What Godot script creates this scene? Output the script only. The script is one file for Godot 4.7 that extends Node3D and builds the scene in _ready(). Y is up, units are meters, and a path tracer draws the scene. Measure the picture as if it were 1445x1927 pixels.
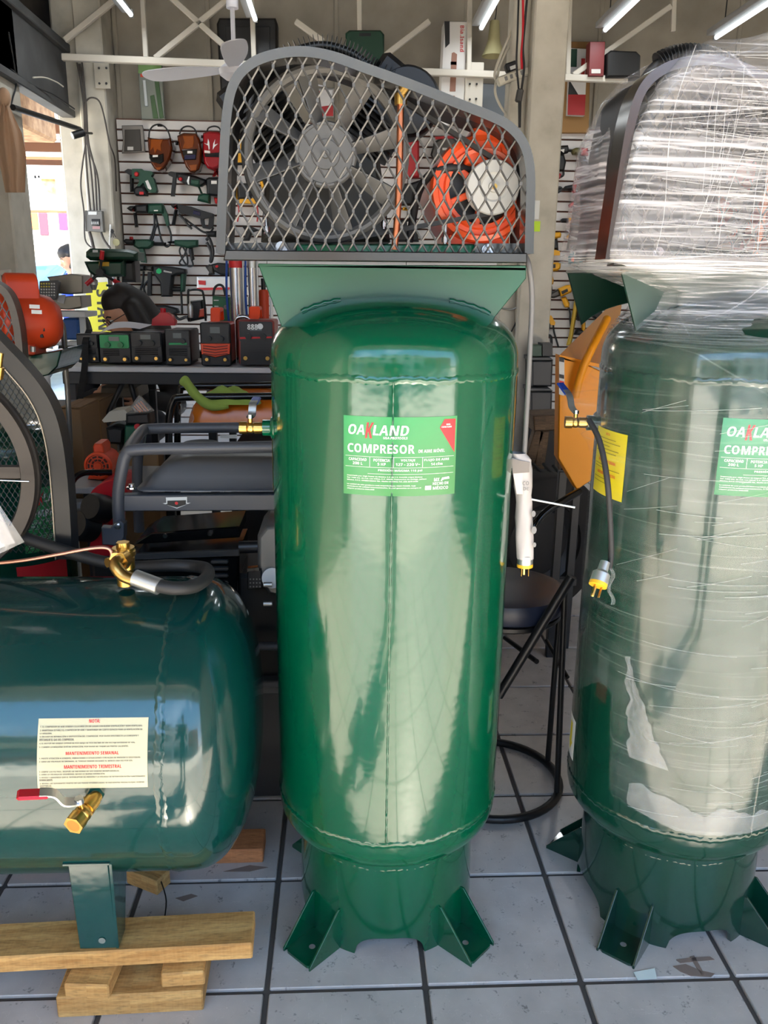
extends Node3D

const FOCAL := 1560.0
const EYE := Vector3(0.0, 1.416, 0.0)
var cam_right: Vector3
var cam_up: Vector3
var cam_forward: Vector3
var mats := {}
var used_names := {}
var rng := RandomNumberGenerator.new()

class MB:
	var v := PackedVector3Array()
	var n := PackedVector3Array()
	var uv := PackedVector2Array()
	var ix := PackedInt32Array()

	func tri(a: Vector3, b: Vector3, c: Vector3) -> void:
		var nn := (b - a).cross(c - a).normalized()
		var k := v.size()
		v.append_array([a, b, c])
		n.append_array([nn, nn, nn])
		uv.append_array([Vector2(a.x, a.y), Vector2(b.x, b.y), Vector2(c.x, c.y)])
		ix.append_array([k, k + 2, k + 1])

	func quad(a: Vector3, b: Vector3, c: Vector3, d: Vector3) -> void:
		var nn := (c - a).cross(d - b).normalized()
		var k := v.size()
		v.append_array([a, b, c, d])
		n.append_array([nn, nn, nn, nn])
		uv.append_array([Vector2(0, 1), Vector2(1, 1), Vector2(1, 0), Vector2(0, 0)])
		ix.append_array([k, k + 2, k + 1, k, k + 3, k + 2])

	func grid(rows: Array, closed := false, flip := false, normals: Array = []) -> void:
		var nr := rows.size()
		var nc: int = rows[0].size()
		var cols := nc + 1 if closed else nc
		var k := v.size()
		for j in nr:
			var row: PackedVector3Array = rows[j]
			var below: PackedVector3Array = rows[maxi(j - 1, 0)]
			var above: PackedVector3Array = rows[mini(j + 1, nr - 1)]
			for i in cols:
				var q := i % nc
				var p := row[q]
				v.append(p)
				uv.append(Vector2(float(i) / (cols - 1), 1.0 - float(j) / (nr - 1)))
				if normals.size():
					n.append(normals[j][q])
					continue
				var i0 := (q - 1 + nc) % nc if closed else maxi(q - 1, 0)
				var i1 := (q + 1) % nc if closed else mini(q + 1, nc - 1)
				var du := row[i1] - row[i0]
				if du.length_squared() < 1e-14:
					du = (above[i1] - above[i0]) + (below[i1] - below[i0])
				var nn := du.cross(above[q] - below[q])
				n.append((-nn if flip else nn).normalized())
		for j in nr - 1:
			for i in cols - 1:
				var a := k + j * cols + i
				var b := a + 1
				var d := a + cols
				var c := d + 1
				if flip:
					ix.append_array([a, b, c, a, c, d])
				else:
					ix.append_array([a, c, b, a, d, c])

	func box(size: Vector3, xf := Transform3D(), bevel := 0.0) -> void:
		var h := size * 0.5
		var b := minf(bevel, minf(h.x, minf(h.y, h.z)) * 0.9)
		var axes := [Vector3.RIGHT, Vector3.UP, Vector3.BACK]
		for ax in 3:
			var w: Vector3 = axes[ax]
			var a: Vector3 = axes[(ax + 1) % 3]
			var c: Vector3 = axes[(ax + 2) % 3]
			var hw: float = h[ax]
			var ha: float = h[(ax + 1) % 3] - b
			var hc: float = h[(ax + 2) % 3] - b
			for s in [1.0, -1.0]:
				var o: Vector3 = w * hw * s
				var aa: Vector3 = a * ha * s
				var cc: Vector3 = c * hc
				quad(xf * (o - aa - cc), xf * (o + aa - cc), xf * (o + aa + cc), xf * (o - aa + cc))
			if b > 0.0:
				for sa in [1.0, -1.0]:
					for sc in [1.0, -1.0]:
						var e0: Vector3 = a * sa * (ha + b) + c * sc * hc
						var e1: Vector3 = a * sa * ha + c * sc * (hc + b)
						var l: Vector3 = w * (hw - b) * sa * sc
						quad_out(xf * (e0 - l), xf * (e0 + l), xf * (e1 + l), xf * (e1 - l), xf * Vector3.ZERO)
		if b > 0.0:
			for sx in [1.0, -1.0]:
				for sy in [1.0, -1.0]:
					for sz in [1.0, -1.0]:
						var p := Vector3(sx * (h.x - b), sy * (h.y - b), sz * (h.z - b))
						tri_out(xf * (p + Vector3(sx * b, 0, 0)), xf * (p + Vector3(0, sy * b, 0)), xf * (p + Vector3(0, 0, sz * b)), xf * Vector3.ZERO)

	func quad_out(a: Vector3, b: Vector3, c: Vector3, d: Vector3, centre: Vector3) -> void:
		if (c - a).cross(d - b).dot((a + b + c + d) * 0.25 - centre) >= 0.0:
			quad(a, b, c, d)
		else:
			quad(d, c, b, a)

	func tri_out(a: Vector3, b: Vector3, c: Vector3, centre: Vector3) -> void:
		if (b - a).cross(c - a).dot((a + b + c) / 3.0 - centre) >= 0.0:
			tri(a, b, c)
		else:
			tri(c, b, a)

	func box_at(size: Vector3, centre: Vector3, bevel := 0.0) -> void:
		box(size, Transform3D(Basis(), centre), bevel)

	func lathe(profile: Array, segs := 32, xf := Transform3D(), from := 0.0, to := TAU, sharp := 35.0) -> void:
		var full := absf(to - from - TAU) < 1e-4
		var runs := []
		var run := [profile[0]]
		for i in range(1, profile.size()):
			run.append(profile[i])
			if i < profile.size() - 1:
				var d0: Vector2 = profile[i] - profile[i - 1]
				var d1: Vector2 = profile[i + 1] - profile[i]
				if absf(d0.angle_to(d1)) > deg_to_rad(sharp):
					runs.append(run)
					run = [profile[i]]
		runs.append(run)
		for r in runs:
			var rows := []
			var norms := []
			for j in r.size():
				var t: Vector2 = (r[mini(j + 1, r.size() - 1)] - r[maxi(j - 1, 0)]).normalized()
				var row := PackedVector3Array()
				var nrow := PackedVector3Array()
				for i in (segs if full else segs + 1):
					var a := from + (to - from) * i / segs
					row.append(xf * Vector3(r[j].x * sin(a), r[j].y, r[j].x * cos(a)))
					nrow.append((xf.basis * Vector3(t.y * sin(a), -t.x, t.y * cos(a))).normalized())
				rows.append(row)
				norms.append(nrow)
			grid(rows, full, xf.basis.determinant() < 0.0, norms)

	func tube(path: PackedVector3Array, radius: float, segs := 8, caps := true, radii: Array = [], closed := false) -> void:
		var m := path.size()
		var t0 := (path[1] - path[0]).normalized()
		var nn := t0.cross(Vector3.UP if absf(t0.y) < 0.9 else Vector3.RIGHT).normalized()
		var rows := []
		for i in m:
			var t := (path[mini(i + 1, m - 1)] - path[maxi(i - 1, 0)]).normalized()
			if closed:
				t = (path[(i + 1) % m] - path[(i - 1 + m) % m]).normalized()
			nn = (nn - t * nn.dot(t)).normalized()
			var bb := t.cross(nn)
			var r: float = radii[i] if radii.size() else radius
			var row := PackedVector3Array()
			for s in segs:
				var a := TAU * s / segs
				row.append(path[i] + (nn * cos(a) + bb * sin(a)) * r)
			rows.append(row)
		if closed:
			rows.append(rows[0])
		grid(rows, true)
		if caps and not closed:
			for e in 2:
				var row: PackedVector3Array = rows[0] if e == 0 else rows[-1]
				var c := path[0] if e == 0 else path[m - 1]
				for s in segs:
					if e == 0:
						tri(c, row[(s + 1) % segs], row[s])
					else:
						tri(c, row[s], row[(s + 1) % segs])

	func cyl(a: Vector3, b: Vector3, r: float, segs := 16, r2 := -1.0) -> void:
		tube(PackedVector3Array([a, b]), r, segs, true, [] if r2 < 0.0 else [r, r2])

	func ball(c: Vector3, rad: Vector3, segs := 16, rings := 10, basis := Basis()) -> void:
		var rows := []
		var norms := []
		for j in rings + 1:
			var f := PI * j / rings - PI / 2
			var row := PackedVector3Array()
			var nrow := PackedVector3Array()
			for i in segs:
				var a := TAU * i / segs
				var u := Vector3(cos(f) * sin(a), sin(f), cos(f) * cos(a))
				row.append(c + basis * (u * rad))
				nrow.append((basis * (u / rad)).normalized())
			rows.append(row)
			norms.append(nrow)
		grid(rows, true, false, norms)

	func ext(outline: PackedVector2Array, depth: float, xf := Transform3D(), bevel := 0.0, sharp := 40.0) -> void:
		var poly := outline.duplicate()
		if Geometry2D.is_polygon_clockwise(poly):
			poly.reverse()
		var m := poly.size()
		var en := PackedVector2Array()
		for i in m:
			var d := (poly[(i + 1) % m] - poly[i]).normalized()
			en.append(Vector2(d.y, -d.x))
		var inset := PackedVector2Array()
		for i in m:
			var n0 := en[(i - 1 + m) % m]
			var n1 := en[i]
			var k := n0 + n1
			if k.length() < 0.3:
				k = n1
			inset.append(poly[i] - k / maxf(k.dot(n1), 0.4) * bevel)
		var tris := Geometry2D.triangulate_polygon(inset if bevel > 0.0 else poly)
		if tris.is_empty() and bevel > 0.0:
			inset = poly.duplicate()
			tris = Geometry2D.triangulate_polygon(poly)
		for side in 2:
			var k := v.size()
			var z := 0.0 if side == 0 else -depth
			for p in inset:
				v.append(xf * Vector3(p.x, p.y, z))
				n.append((xf.basis * Vector3(0, 0, 1 if side == 0 else -1)).normalized())
				uv.append(p)
			for t in range(0, tris.size(), 3):
				var a := tris[t]
				var b := tris[t + 1]
				var c := tris[t + 2]
				if ((poly[b] - poly[a]).cross(poly[c] - poly[a]) > 0.0) == (side == 0):
					ix.append_array([k + a, k + c, k + b])
				else:
					ix.append_array([k + a, k + b, k + c])
		for i in m:
			var j := (i + 1) % m
			var ni := en[i]
			var nj := en[i]
			if absf(en[(i - 1 + m) % m].angle_to(en[i])) < deg_to_rad(sharp):
				ni = (en[(i - 1 + m) % m] + en[i]).normalized()
			if absf(en[i].angle_to(en[j])) < deg_to_rad(sharp):
				nj = (en[i] + en[j]).normalized()
			var b := minf(bevel, depth * 0.49)
			var levels := [[poly, -b, 0.0], [poly, -depth + b, 0.0]]
			if bevel > 0.0:
				levels = [[inset, 0.0, 1.0], [poly, -b, 0.0], [poly, -depth + b, 0.0], [inset, -depth, -1.0]]
			var k := v.size()
			for l in levels:
				v.append(xf * Vector3(l[0][i].x, l[0][i].y, l[1]))
				v.append(xf * Vector3(l[0][j].x, l[0][j].y, l[1]))
				n.append((xf.basis * (Vector3(ni.x, ni.y, 0) * (1.0 - absf(l[2]) * 0.3) + Vector3(0, 0, l[2]))).normalized())
				n.append((xf.basis * (Vector3(nj.x, nj.y, 0) * (1.0 - absf(l[2]) * 0.3) + Vector3(0, 0, l[2]))).normalized())
				uv.append(l[0][i])
				uv.append(l[0][j])
			for l in levels.size() - 1:
				var a := k + l * 2
				ix.append_array([a, a + 1, a + 3, a, a + 3, a + 2])

	func band(path: PackedVector2Array, w: float, zf: float, d: float, closed := false) -> void:
		var m := path.size()
		var rows := [PackedVector3Array(), PackedVector3Array(), PackedVector3Array(), PackedVector3Array()]
		for i in m:
			var t := (path[(i + 1) % m if closed else mini(i + 1, m - 1)] - path[(i - 1 + m) % m if closed else maxi(i - 1, 0)]).normalized()
			var q := Vector2(-t.y, t.x) * w * 0.5
			var a := path[i] + q
			var b := path[i] - q
			rows[0].append(Vector3(a.x, a.y, zf))
			rows[1].append(Vector3(b.x, b.y, zf))
			rows[2].append(Vector3(b.x, b.y, zf - d))
			rows[3].append(Vector3(a.x, a.y, zf - d))
		for k in 4:
			grid([rows[k], rows[(k + 1) % 4]], closed, true)
		if not closed:
			quad_out(rows[0][0], rows[1][0], rows[2][0], rows[3][0], rows[0][1])
			quad_out(rows[0][m - 1], rows[1][m - 1], rows[2][m - 1], rows[3][m - 1], rows[0][m - 2])

	func disc(c: Vector3, r: float, normal: Vector3, segs := 20) -> void:
		var t := normal.cross(Vector3.UP if absf(normal.y) < 0.9 else Vector3.RIGHT).normalized()
		var b := normal.cross(t)
		for i in segs:
			var a0 := TAU * i / segs
			var a1 := TAU * (i + 1) / segs
			tri(c, c + (t * cos(a0) + b * sin(a0)) * r, c + (t * cos(a1) + b * sin(a1)) * r)

	func add(o: MB, xf := Transform3D()) -> void:
		var k := v.size()
		v.append_array(xf * o.v)
		for q in o.n:
			n.append((xf.basis * q).normalized())
		uv.append_array(o.uv)
		for i in o.ix:
			ix.append(i + k)

	func mesh() -> ArrayMesh:
		var a := []
		a.resize(Mesh.ARRAY_MAX)
		a[Mesh.ARRAY_VERTEX] = v
		a[Mesh.ARRAY_NORMAL] = n
		a[Mesh.ARRAY_TEX_UV] = uv
		a[Mesh.ARRAY_INDEX] = ix
		var m := ArrayMesh.new()
		m.add_surface_from_arrays(Mesh.PRIMITIVE_TRIANGLES, a)
		return m

func numbered(called: String) -> String:
	if not used_names.has(called):
		used_names[called] = 0
		return called
	used_names[called] += 1
	return "%s_%03d" % [called, used_names[called]]

func obj(called: String, mb: MB, m: Material, parent: Node = null, label := "") -> MeshInstance3D:
	var o := MeshInstance3D.new()
	o.mesh = mb.mesh()
	o.material_override = m
	if parent == null:
		o.name = numbered(called)
		add_child(o)
	else:
		o.name = called
		parent.add_child(o, true)
	if label:
		o.set_meta("label", label)
	return o

func inst(called: String, mesh: Mesh, m: Material, parent: Node, where: Transform3D) -> MeshInstance3D:
	var o := MeshInstance3D.new()
	o.mesh = mesh
	o.material_override = m
	o.name = called
	o.transform = where
	parent.add_child(o, true)
	return o

func tag(o: Node, label: String, category: String, group := "") -> Node:
	o.set_meta("label", label)
	o.set_meta("category", category)
	if group:
		o.set_meta("group", group)
	return o

func thing(called: String, label: String, category: String, where := Vector3.ZERO, turn := 0.0, group := "") -> Node3D:
	var o := Node3D.new()
	o.name = numbered(called)
	add_child(o)
	o.position = where
	o.rotation.y = turn
	tag(o, label, category, group)
	return o

func struct(called: String, mb: MB, m: Material) -> MeshInstance3D:
	var o := MeshInstance3D.new()
	o.mesh = mb.mesh()
	o.material_override = m
	o.name = called
	add_child(o)
	o.set_meta("kind", "structure")
	return o

func dup(root: Node3D, called: String, where: Vector3, turn: float, label: String) -> Node3D:
	var r: Node3D = root.duplicate()
	r.name = numbered(called)
	add_child(r)
	r.position = where
	r.rotation.y = turn
	r.set_meta("label", label)
	return r

func mat(key: String, c := Color.WHITE, rough := 0.5, metal := 0.0, spec := 0.5) -> StandardMaterial3D:
	if mats.has(key):
		return mats[key]
	var m := StandardMaterial3D.new()
	m.resource_name = key
	m.albedo_color = c
	m.roughness = rough
	m.metallic = metal
	m.metallic_specular = spec
	mats[key] = m
	return m

func rgb(r: float, g: float, b: float) -> Color:
	return Color(r / 255.0, g / 255.0, b / 255.0)

func noise_tex(freq: float, octaves: int, seed_value: int, lo: Color, hi: Color, size := 512, mid := 0.5, kind := FastNoiseLite.TYPE_SIMPLEX_SMOOTH) -> NoiseTexture2D:
	var f := FastNoiseLite.new()
	f.noise_type = kind
	f.frequency = freq
	f.seed = seed_value
	f.fractal_octaves = octaves
	var t := NoiseTexture2D.new()
	t.width = size
	t.height = size
	t.seamless = true
	t.noise = f
	var g := Gradient.new()
	g.offsets = PackedFloat32Array([0.0, mid, 1.0])
	g.colors = PackedColorArray([lo, lo.lerp(hi, 0.5), hi])
	t.color_ramp = g
	return t

func at(px: float, py: float, z: float) -> Vector3:
	var d := cam_forward + cam_right * ((px - 722.5) / FOCAL) - cam_up * ((py - 963.5) / FOCAL)
	return EYE + d * (z / d.z)

func at_height(px: float, py: float, y: float) -> Vector3:
	var d := cam_forward + cam_right * ((px - 722.5) / FOCAL) - cam_up * ((py - 963.5) / FOCAL)
	return EYE + d * ((y - EYE.y) / d.y)

func smooth(points: Array, sub := 6, closed := false) -> PackedVector3Array:
	var out := PackedVector3Array()
	var m := points.size()
	var last := m if closed else m - 1
	for i in last:
		var p0: Vector3 = points[(i - 1 + m) % m if closed else maxi(i - 1, 0)]
		var p1: Vector3 = points[i]
		var p2: Vector3 = points[(i + 1) % m]
		var p3: Vector3 = points[(i + 2) % m if closed else mini(i + 2, m - 1)]
		for s in sub:
			out.append(p1.cubic_interpolate(p2, p0, p3, float(s) / sub))
	if not closed:
		out.append(points[m - 1])
	return out

func smooth2(points: PackedVector2Array, sub := 6, closed := false) -> PackedVector2Array:
	var a := []
	for p in points:
		a.append(Vector3(p.x, p.y, 0))
	var out := PackedVector2Array()
	for p in smooth(a, sub, closed):
		out.append(Vector2(p.x, p.y))
	return out

func plane(list: Array, z: float, from := Vector3.ZERO) -> PackedVector2Array:
	var out := PackedVector2Array()
	for i in range(0, list.size(), 2):
		var p := at(list[i], list[i + 1], z) - from
		out.append(Vector2(p.x, p.y))
	return out

func rect2(x0: float, y0: float, x1: float, y1: float, r := 0.0, k := 4) -> PackedVector2Array:
	if r <= 0.0:
		return PackedVector2Array([Vector2(x0, y0), Vector2(x1, y0), Vector2(x1, y1), Vector2(x0, y1)])
	var out := PackedVector2Array()
	for c in [[x1 - r, y0 + r, -PI / 2], [x1 - r, y1 - r, 0.0], [x0 + r, y1 - r, PI / 2], [x0 + r, y0 + r, PI]]:
		for i in k + 1:
			var a: float = c[2] + PI / 2 * i / k
			out.append(Vector2(c[0] + r * cos(a), c[1] + r * sin(a)))
	return out

func circle2(cx: float, cy: float, r: float, k := 20, ry := -1.0) -> PackedVector2Array:
	var out := PackedVector2Array()
	for i in k:
		out.append(Vector2(cx + r * cos(TAU * i / k), cy + (r if ry < 0.0 else ry) * sin(TAU * i / k)))
	return out

func xf_to(a: Vector3, axis: Vector3) -> Transform3D:
	var y := axis.normalized()
	var x := y.cross(Vector3.BACK if absf(y.z) < 0.9 else Vector3.RIGHT).normalized()
	return Transform3D(Basis(x, y, x.cross(y)), a)

func letters(mb: MB, text: String, u0: float, v0: float, u1: float, v1: float, warp: Callable, bold := true, slant := 0.0, step := 4.0, fit := true, face := "Droid Sans") -> float:
	var f := SystemFont.new()
	f.font_names = PackedStringArray([face])
	f.font_weight = 700 if bold else 400
	var t := TextMesh.new()
	t.font = f
	t.font_size = 32
	t.pixel_size = 0.01
	t.depth = 0.0
	t.curve_step = step
	t.text = text
	var a := t.get_mesh_arrays()
	var pts: PackedVector3Array = a[Mesh.ARRAY_VERTEX]
	var index: PackedInt32Array = a[Mesh.ARRAY_INDEX] if a[Mesh.ARRAY_INDEX] != null else PackedInt32Array()
	if pts.is_empty():
		return u0
	var lo := Vector3(1e9, 1e9, 0)
	var hi := -lo
	for p in pts:
		lo = lo.min(p)
		hi = hi.max(p)
	var sy := (v1 - v0) / maxf(hi.y - lo.y, 1e-5)
	var sx := (u1 - u0) / maxf(hi.x - lo.x, 1e-5)
	if not fit:
		sx = u1
		sy = v1
	var k := mb.v.size()
	for p in pts:
		var yy := v0 + (p.y - lo.y) * sy if fit else v0 + p.y * sy
		var xx := u0 + (p.x - lo.x) * sx + (yy - v0) * slant
		mb.v.append(warp.call(xx, yy))
		mb.uv.append(Vector2(xx, yy))
	var e := 0.0005
	for p in pts:
		var yy := v0 + (p.y - lo.y) * sy if fit else v0 + p.y * sy
		var xx := u0 + (p.x - lo.x) * sx + (yy - v0) * slant
		var w: Vector3 = warp.call(xx, yy)
		var du: Vector3 = warp.call(xx + e, yy) - w
		var dv: Vector3 = warp.call(xx, yy + e) - w
		mb.n.append(du.cross(dv).normalized())
	if index.is_empty():
		for i in pts.size():
			mb.ix.append(k + i)
	else:
		for i in index:
			mb.ix.append(k + i)
	return u0 + (hi.x - lo.x) * sx

func flat_warp(origin: Vector3, right: Vector3, up: Vector3) -> Callable:
	return func(u: float, v: float) -> Vector3: return origin + right * u + up * v

func round_warp(r: float, a0: float) -> Callable:
	return func(u: float, v: float) -> Vector3: return Vector3(r * sin(a0 + u / r), v, r * cos(a0 + u / r))

func patch(mb: MB, u0: float, v0: float, u1: float, v1: float, warp: Callable, nu := 16, nv := 2) -> void:
	var rows := []
	for j in nv + 1:
		var row := PackedVector3Array()
		for i in nu + 1:
			row.append(warp.call(lerpf(u0, u1, float(i) / nu), lerpf(v0, v1, float(j) / nv)))
		rows.append(row)
	mb.grid(rows)

func poly_patch(mb: MB, pts: PackedVector2Array, warp: Callable) -> void:
	var k := mb.v.size()
	var p := pts.duplicate()
	if Geometry2D.is_polygon_clockwise(p):
		p.reverse()
	var e := 0.0005
	for q in p:
		var w: Vector3 = warp.call(q.x, q.y)
		mb.v.append(w)
		mb.n.append((warp.call(q.x + e, q.y) - w).cross(warp.call(q.x, q.y + e) - w).normalized())
		mb.uv.append(q)
	var tris := Geometry2D.triangulate_polygon(p)
	for t in range(0, tris.size(), 3):
		if (p[tris[t + 1]] - p[tris[t]]).cross(p[tris[t + 2]] - p[tris[t]]) > 0.0:
			mb.ix.append_array([k + tris[t], k + tris[t + 2], k + tris[t + 1]])
		else:
			mb.ix.append_array([k + tris[t], k + tris[t + 1], k + tris[t + 2]])

func shift(v: Vector3) -> Transform3D:
	return Transform3D(Basis(), v)

func _ready() -> void:
	rng.seed = 7
	var pitch := deg_to_rad(15.5)
	var yaw := deg_to_rad(2.97)
	var roll := deg_to_rad(-0.8)
	cam_forward = Vector3(sin(yaw) * cos(pitch), -sin(pitch), -cos(yaw) * cos(pitch))
	var r0 := Vector3(cos(yaw), 0, sin(yaw))
	var u0 := r0.cross(cam_forward)
	cam_right = r0 * cos(roll) - u0 * sin(roll)
	cam_up = u0 * cos(roll) + r0 * sin(roll)
	var cam := Camera3D.new()
	cam.name = "camera"
	cam.fov = rad_to_deg(2.0 * atan(963.5 / FOCAL))
	cam.near = 0.02
	cam.far = 200.0
	add_child(cam)
	cam.transform = Transform3D(Basis(cam_right, cam_up, -cam_forward), EYE)
	cam.current = true
	var env := Environment.new()
	env.background_mode = Environment.BG_SKY
	var sky := Sky.new()
	var sm := ProceduralSkyMaterial.new()
	sm.sky_top_color = rgb(118, 158, 204)
	sm.sky_horizon_color = rgb(214, 222, 230)
	sm.sky_curve = 0.12
	sm.sky_energy_multiplier = 1.35
	sm.ground_bottom_color = rgb(150, 145, 135)
	sm.ground_horizon_color = rgb(190, 190, 185)
	sm.ground_energy_multiplier = 0.8
	sm.sun_angle_max = 20.0
	var cloud_noise := FastNoiseLite.new()
	cloud_noise.seed = 5
	cloud_noise.frequency = 0.008
	cloud_noise.fractal_octaves = 5
	var clouds := NoiseTexture2D.new()
	clouds.width = 1024
	clouds.height = 512
	clouds.seamless = true
	clouds.noise = cloud_noise
	var cg := Gradient.new()
	cg.offsets = PackedFloat32Array([0.0, 0.56, 0.74, 1.0])
	cg.colors = PackedColorArray([Color(1, 1, 1, 0), Color(1, 1, 1, 0), Color(1, 1, 1, 0.55), Color(1, 1, 1, 0.8)])
	clouds.color_ramp = cg
	sm.sky_cover = clouds
	sm.sky_cover_modulate = Color(0.75, 0.78, 0.8, 0.8)
	sky.sky_material = sm
	env.sky = sky
	env.tonemap_mode = Environment.TONE_MAPPER_LINEAR
	env.tonemap_exposure = 4.2
	env.sdfgi_enabled = true
	env.ssao_enabled = true
	env.ssil_enabled = true
	var we := WorldEnvironment.new()
	we.name = "world_environment"
	we.environment = env
	add_child(we)
	var sun := DirectionalLight3D.new()
	sun.name = "sun"
	sun.light_color = Color(1.0, 0.955, 0.88)
	sun.light_energy = 3.4
	sun.light_angular_distance = 0.6
	sun.shadow_enabled = true
	add_child(sun)
	sun.look_at_from_position(Vector3(0.28, 1.0, 0.80) * 10.0, Vector3.ZERO)
	make_materials()
	build_setting()
	build_street()
	build_compressors()
	build_left_group()
	build_middle()
	build_right_group()
	build_back()
	build_wall_tools()
	build_upper()

func tri_mat(key: String, t: Texture2D, scale: float, rough: float, tint := Color.WHITE) -> StandardMaterial3D:
	var m := mat(key, tint, rough)
	m.albedo_texture = t
	m.uv1_triplanar = true
	m.uv1_world_triplanar = true
	m.uv1_scale = Vector3.ONE * scale
	return m

func make_materials() -> void:
	mat("dark_steel", rgb(38, 38, 39), 0.45, 0.3)
	mat("black_plastic", rgb(22, 22, 23), 0.45)
	mat("black_gloss", rgb(12, 12, 13), 0.15)
	mat("black_rubber", rgb(30, 30, 31), 0.6)
	mat("grey_frame", rgb(72, 74, 80), 0.42)
	mat("brass", rgb(212, 170, 92), 0.28, 1.0)
	mat("chrome", rgb(215, 215, 218), 0.18, 1.0)
	mat("zinc", rgb(190, 192, 190), 0.4, 0.9)
	mat("copper", rgb(210, 130, 92), 0.3, 1.0)
	mat("orange", rgb(224, 82, 34), 0.35)
	mat("red_plastic", rgb(190, 24, 36), 0.35)
	mat("white_plastic", rgb(225, 225, 222), 0.5)
	mat("white_print", rgb(212, 213, 210), 0.45)
	mat("red_print", rgb(206, 34, 40), 0.45)
	mat("black_print", rgb(30, 30, 30), 0.5)
	mat("grey_print", rgb(120, 118, 116), 0.5)
	mat("yellow_label", rgb(214, 196, 16), 0.4)
	mat("blue_plastic", rgb(28, 62, 150), 0.4)
	mat("tool_green", rgb(22, 62, 44), 0.45)
	mat("tool_yellow", rgb(226, 160, 24), 0.45)
	mat("tool_red", rgb(176, 30, 32), 0.4)
	mat("tool_teal", rgb(20, 98, 112), 0.45)
	mat("box_white", rgb(222, 218, 214), 0.6)
	mat("skin", rgb(196, 142, 112), 0.55)
	mat("hair", rgb(24, 18, 16), 0.6)
	mat("orange_paint", rgb(220, 118, 22), 0.25)
	mat("yellow_paint", rgb(236, 150, 0), 0.55)
	mat("olive_yellow", rgb(176, 142, 34), 0.5)
	mat("orange_deep", rgb(206, 66, 28), 0.4)
	mat("face_green", rgb(24, 150, 86), 0.4)
	mat("led_white", rgb(235, 240, 240), 0.5)

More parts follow.
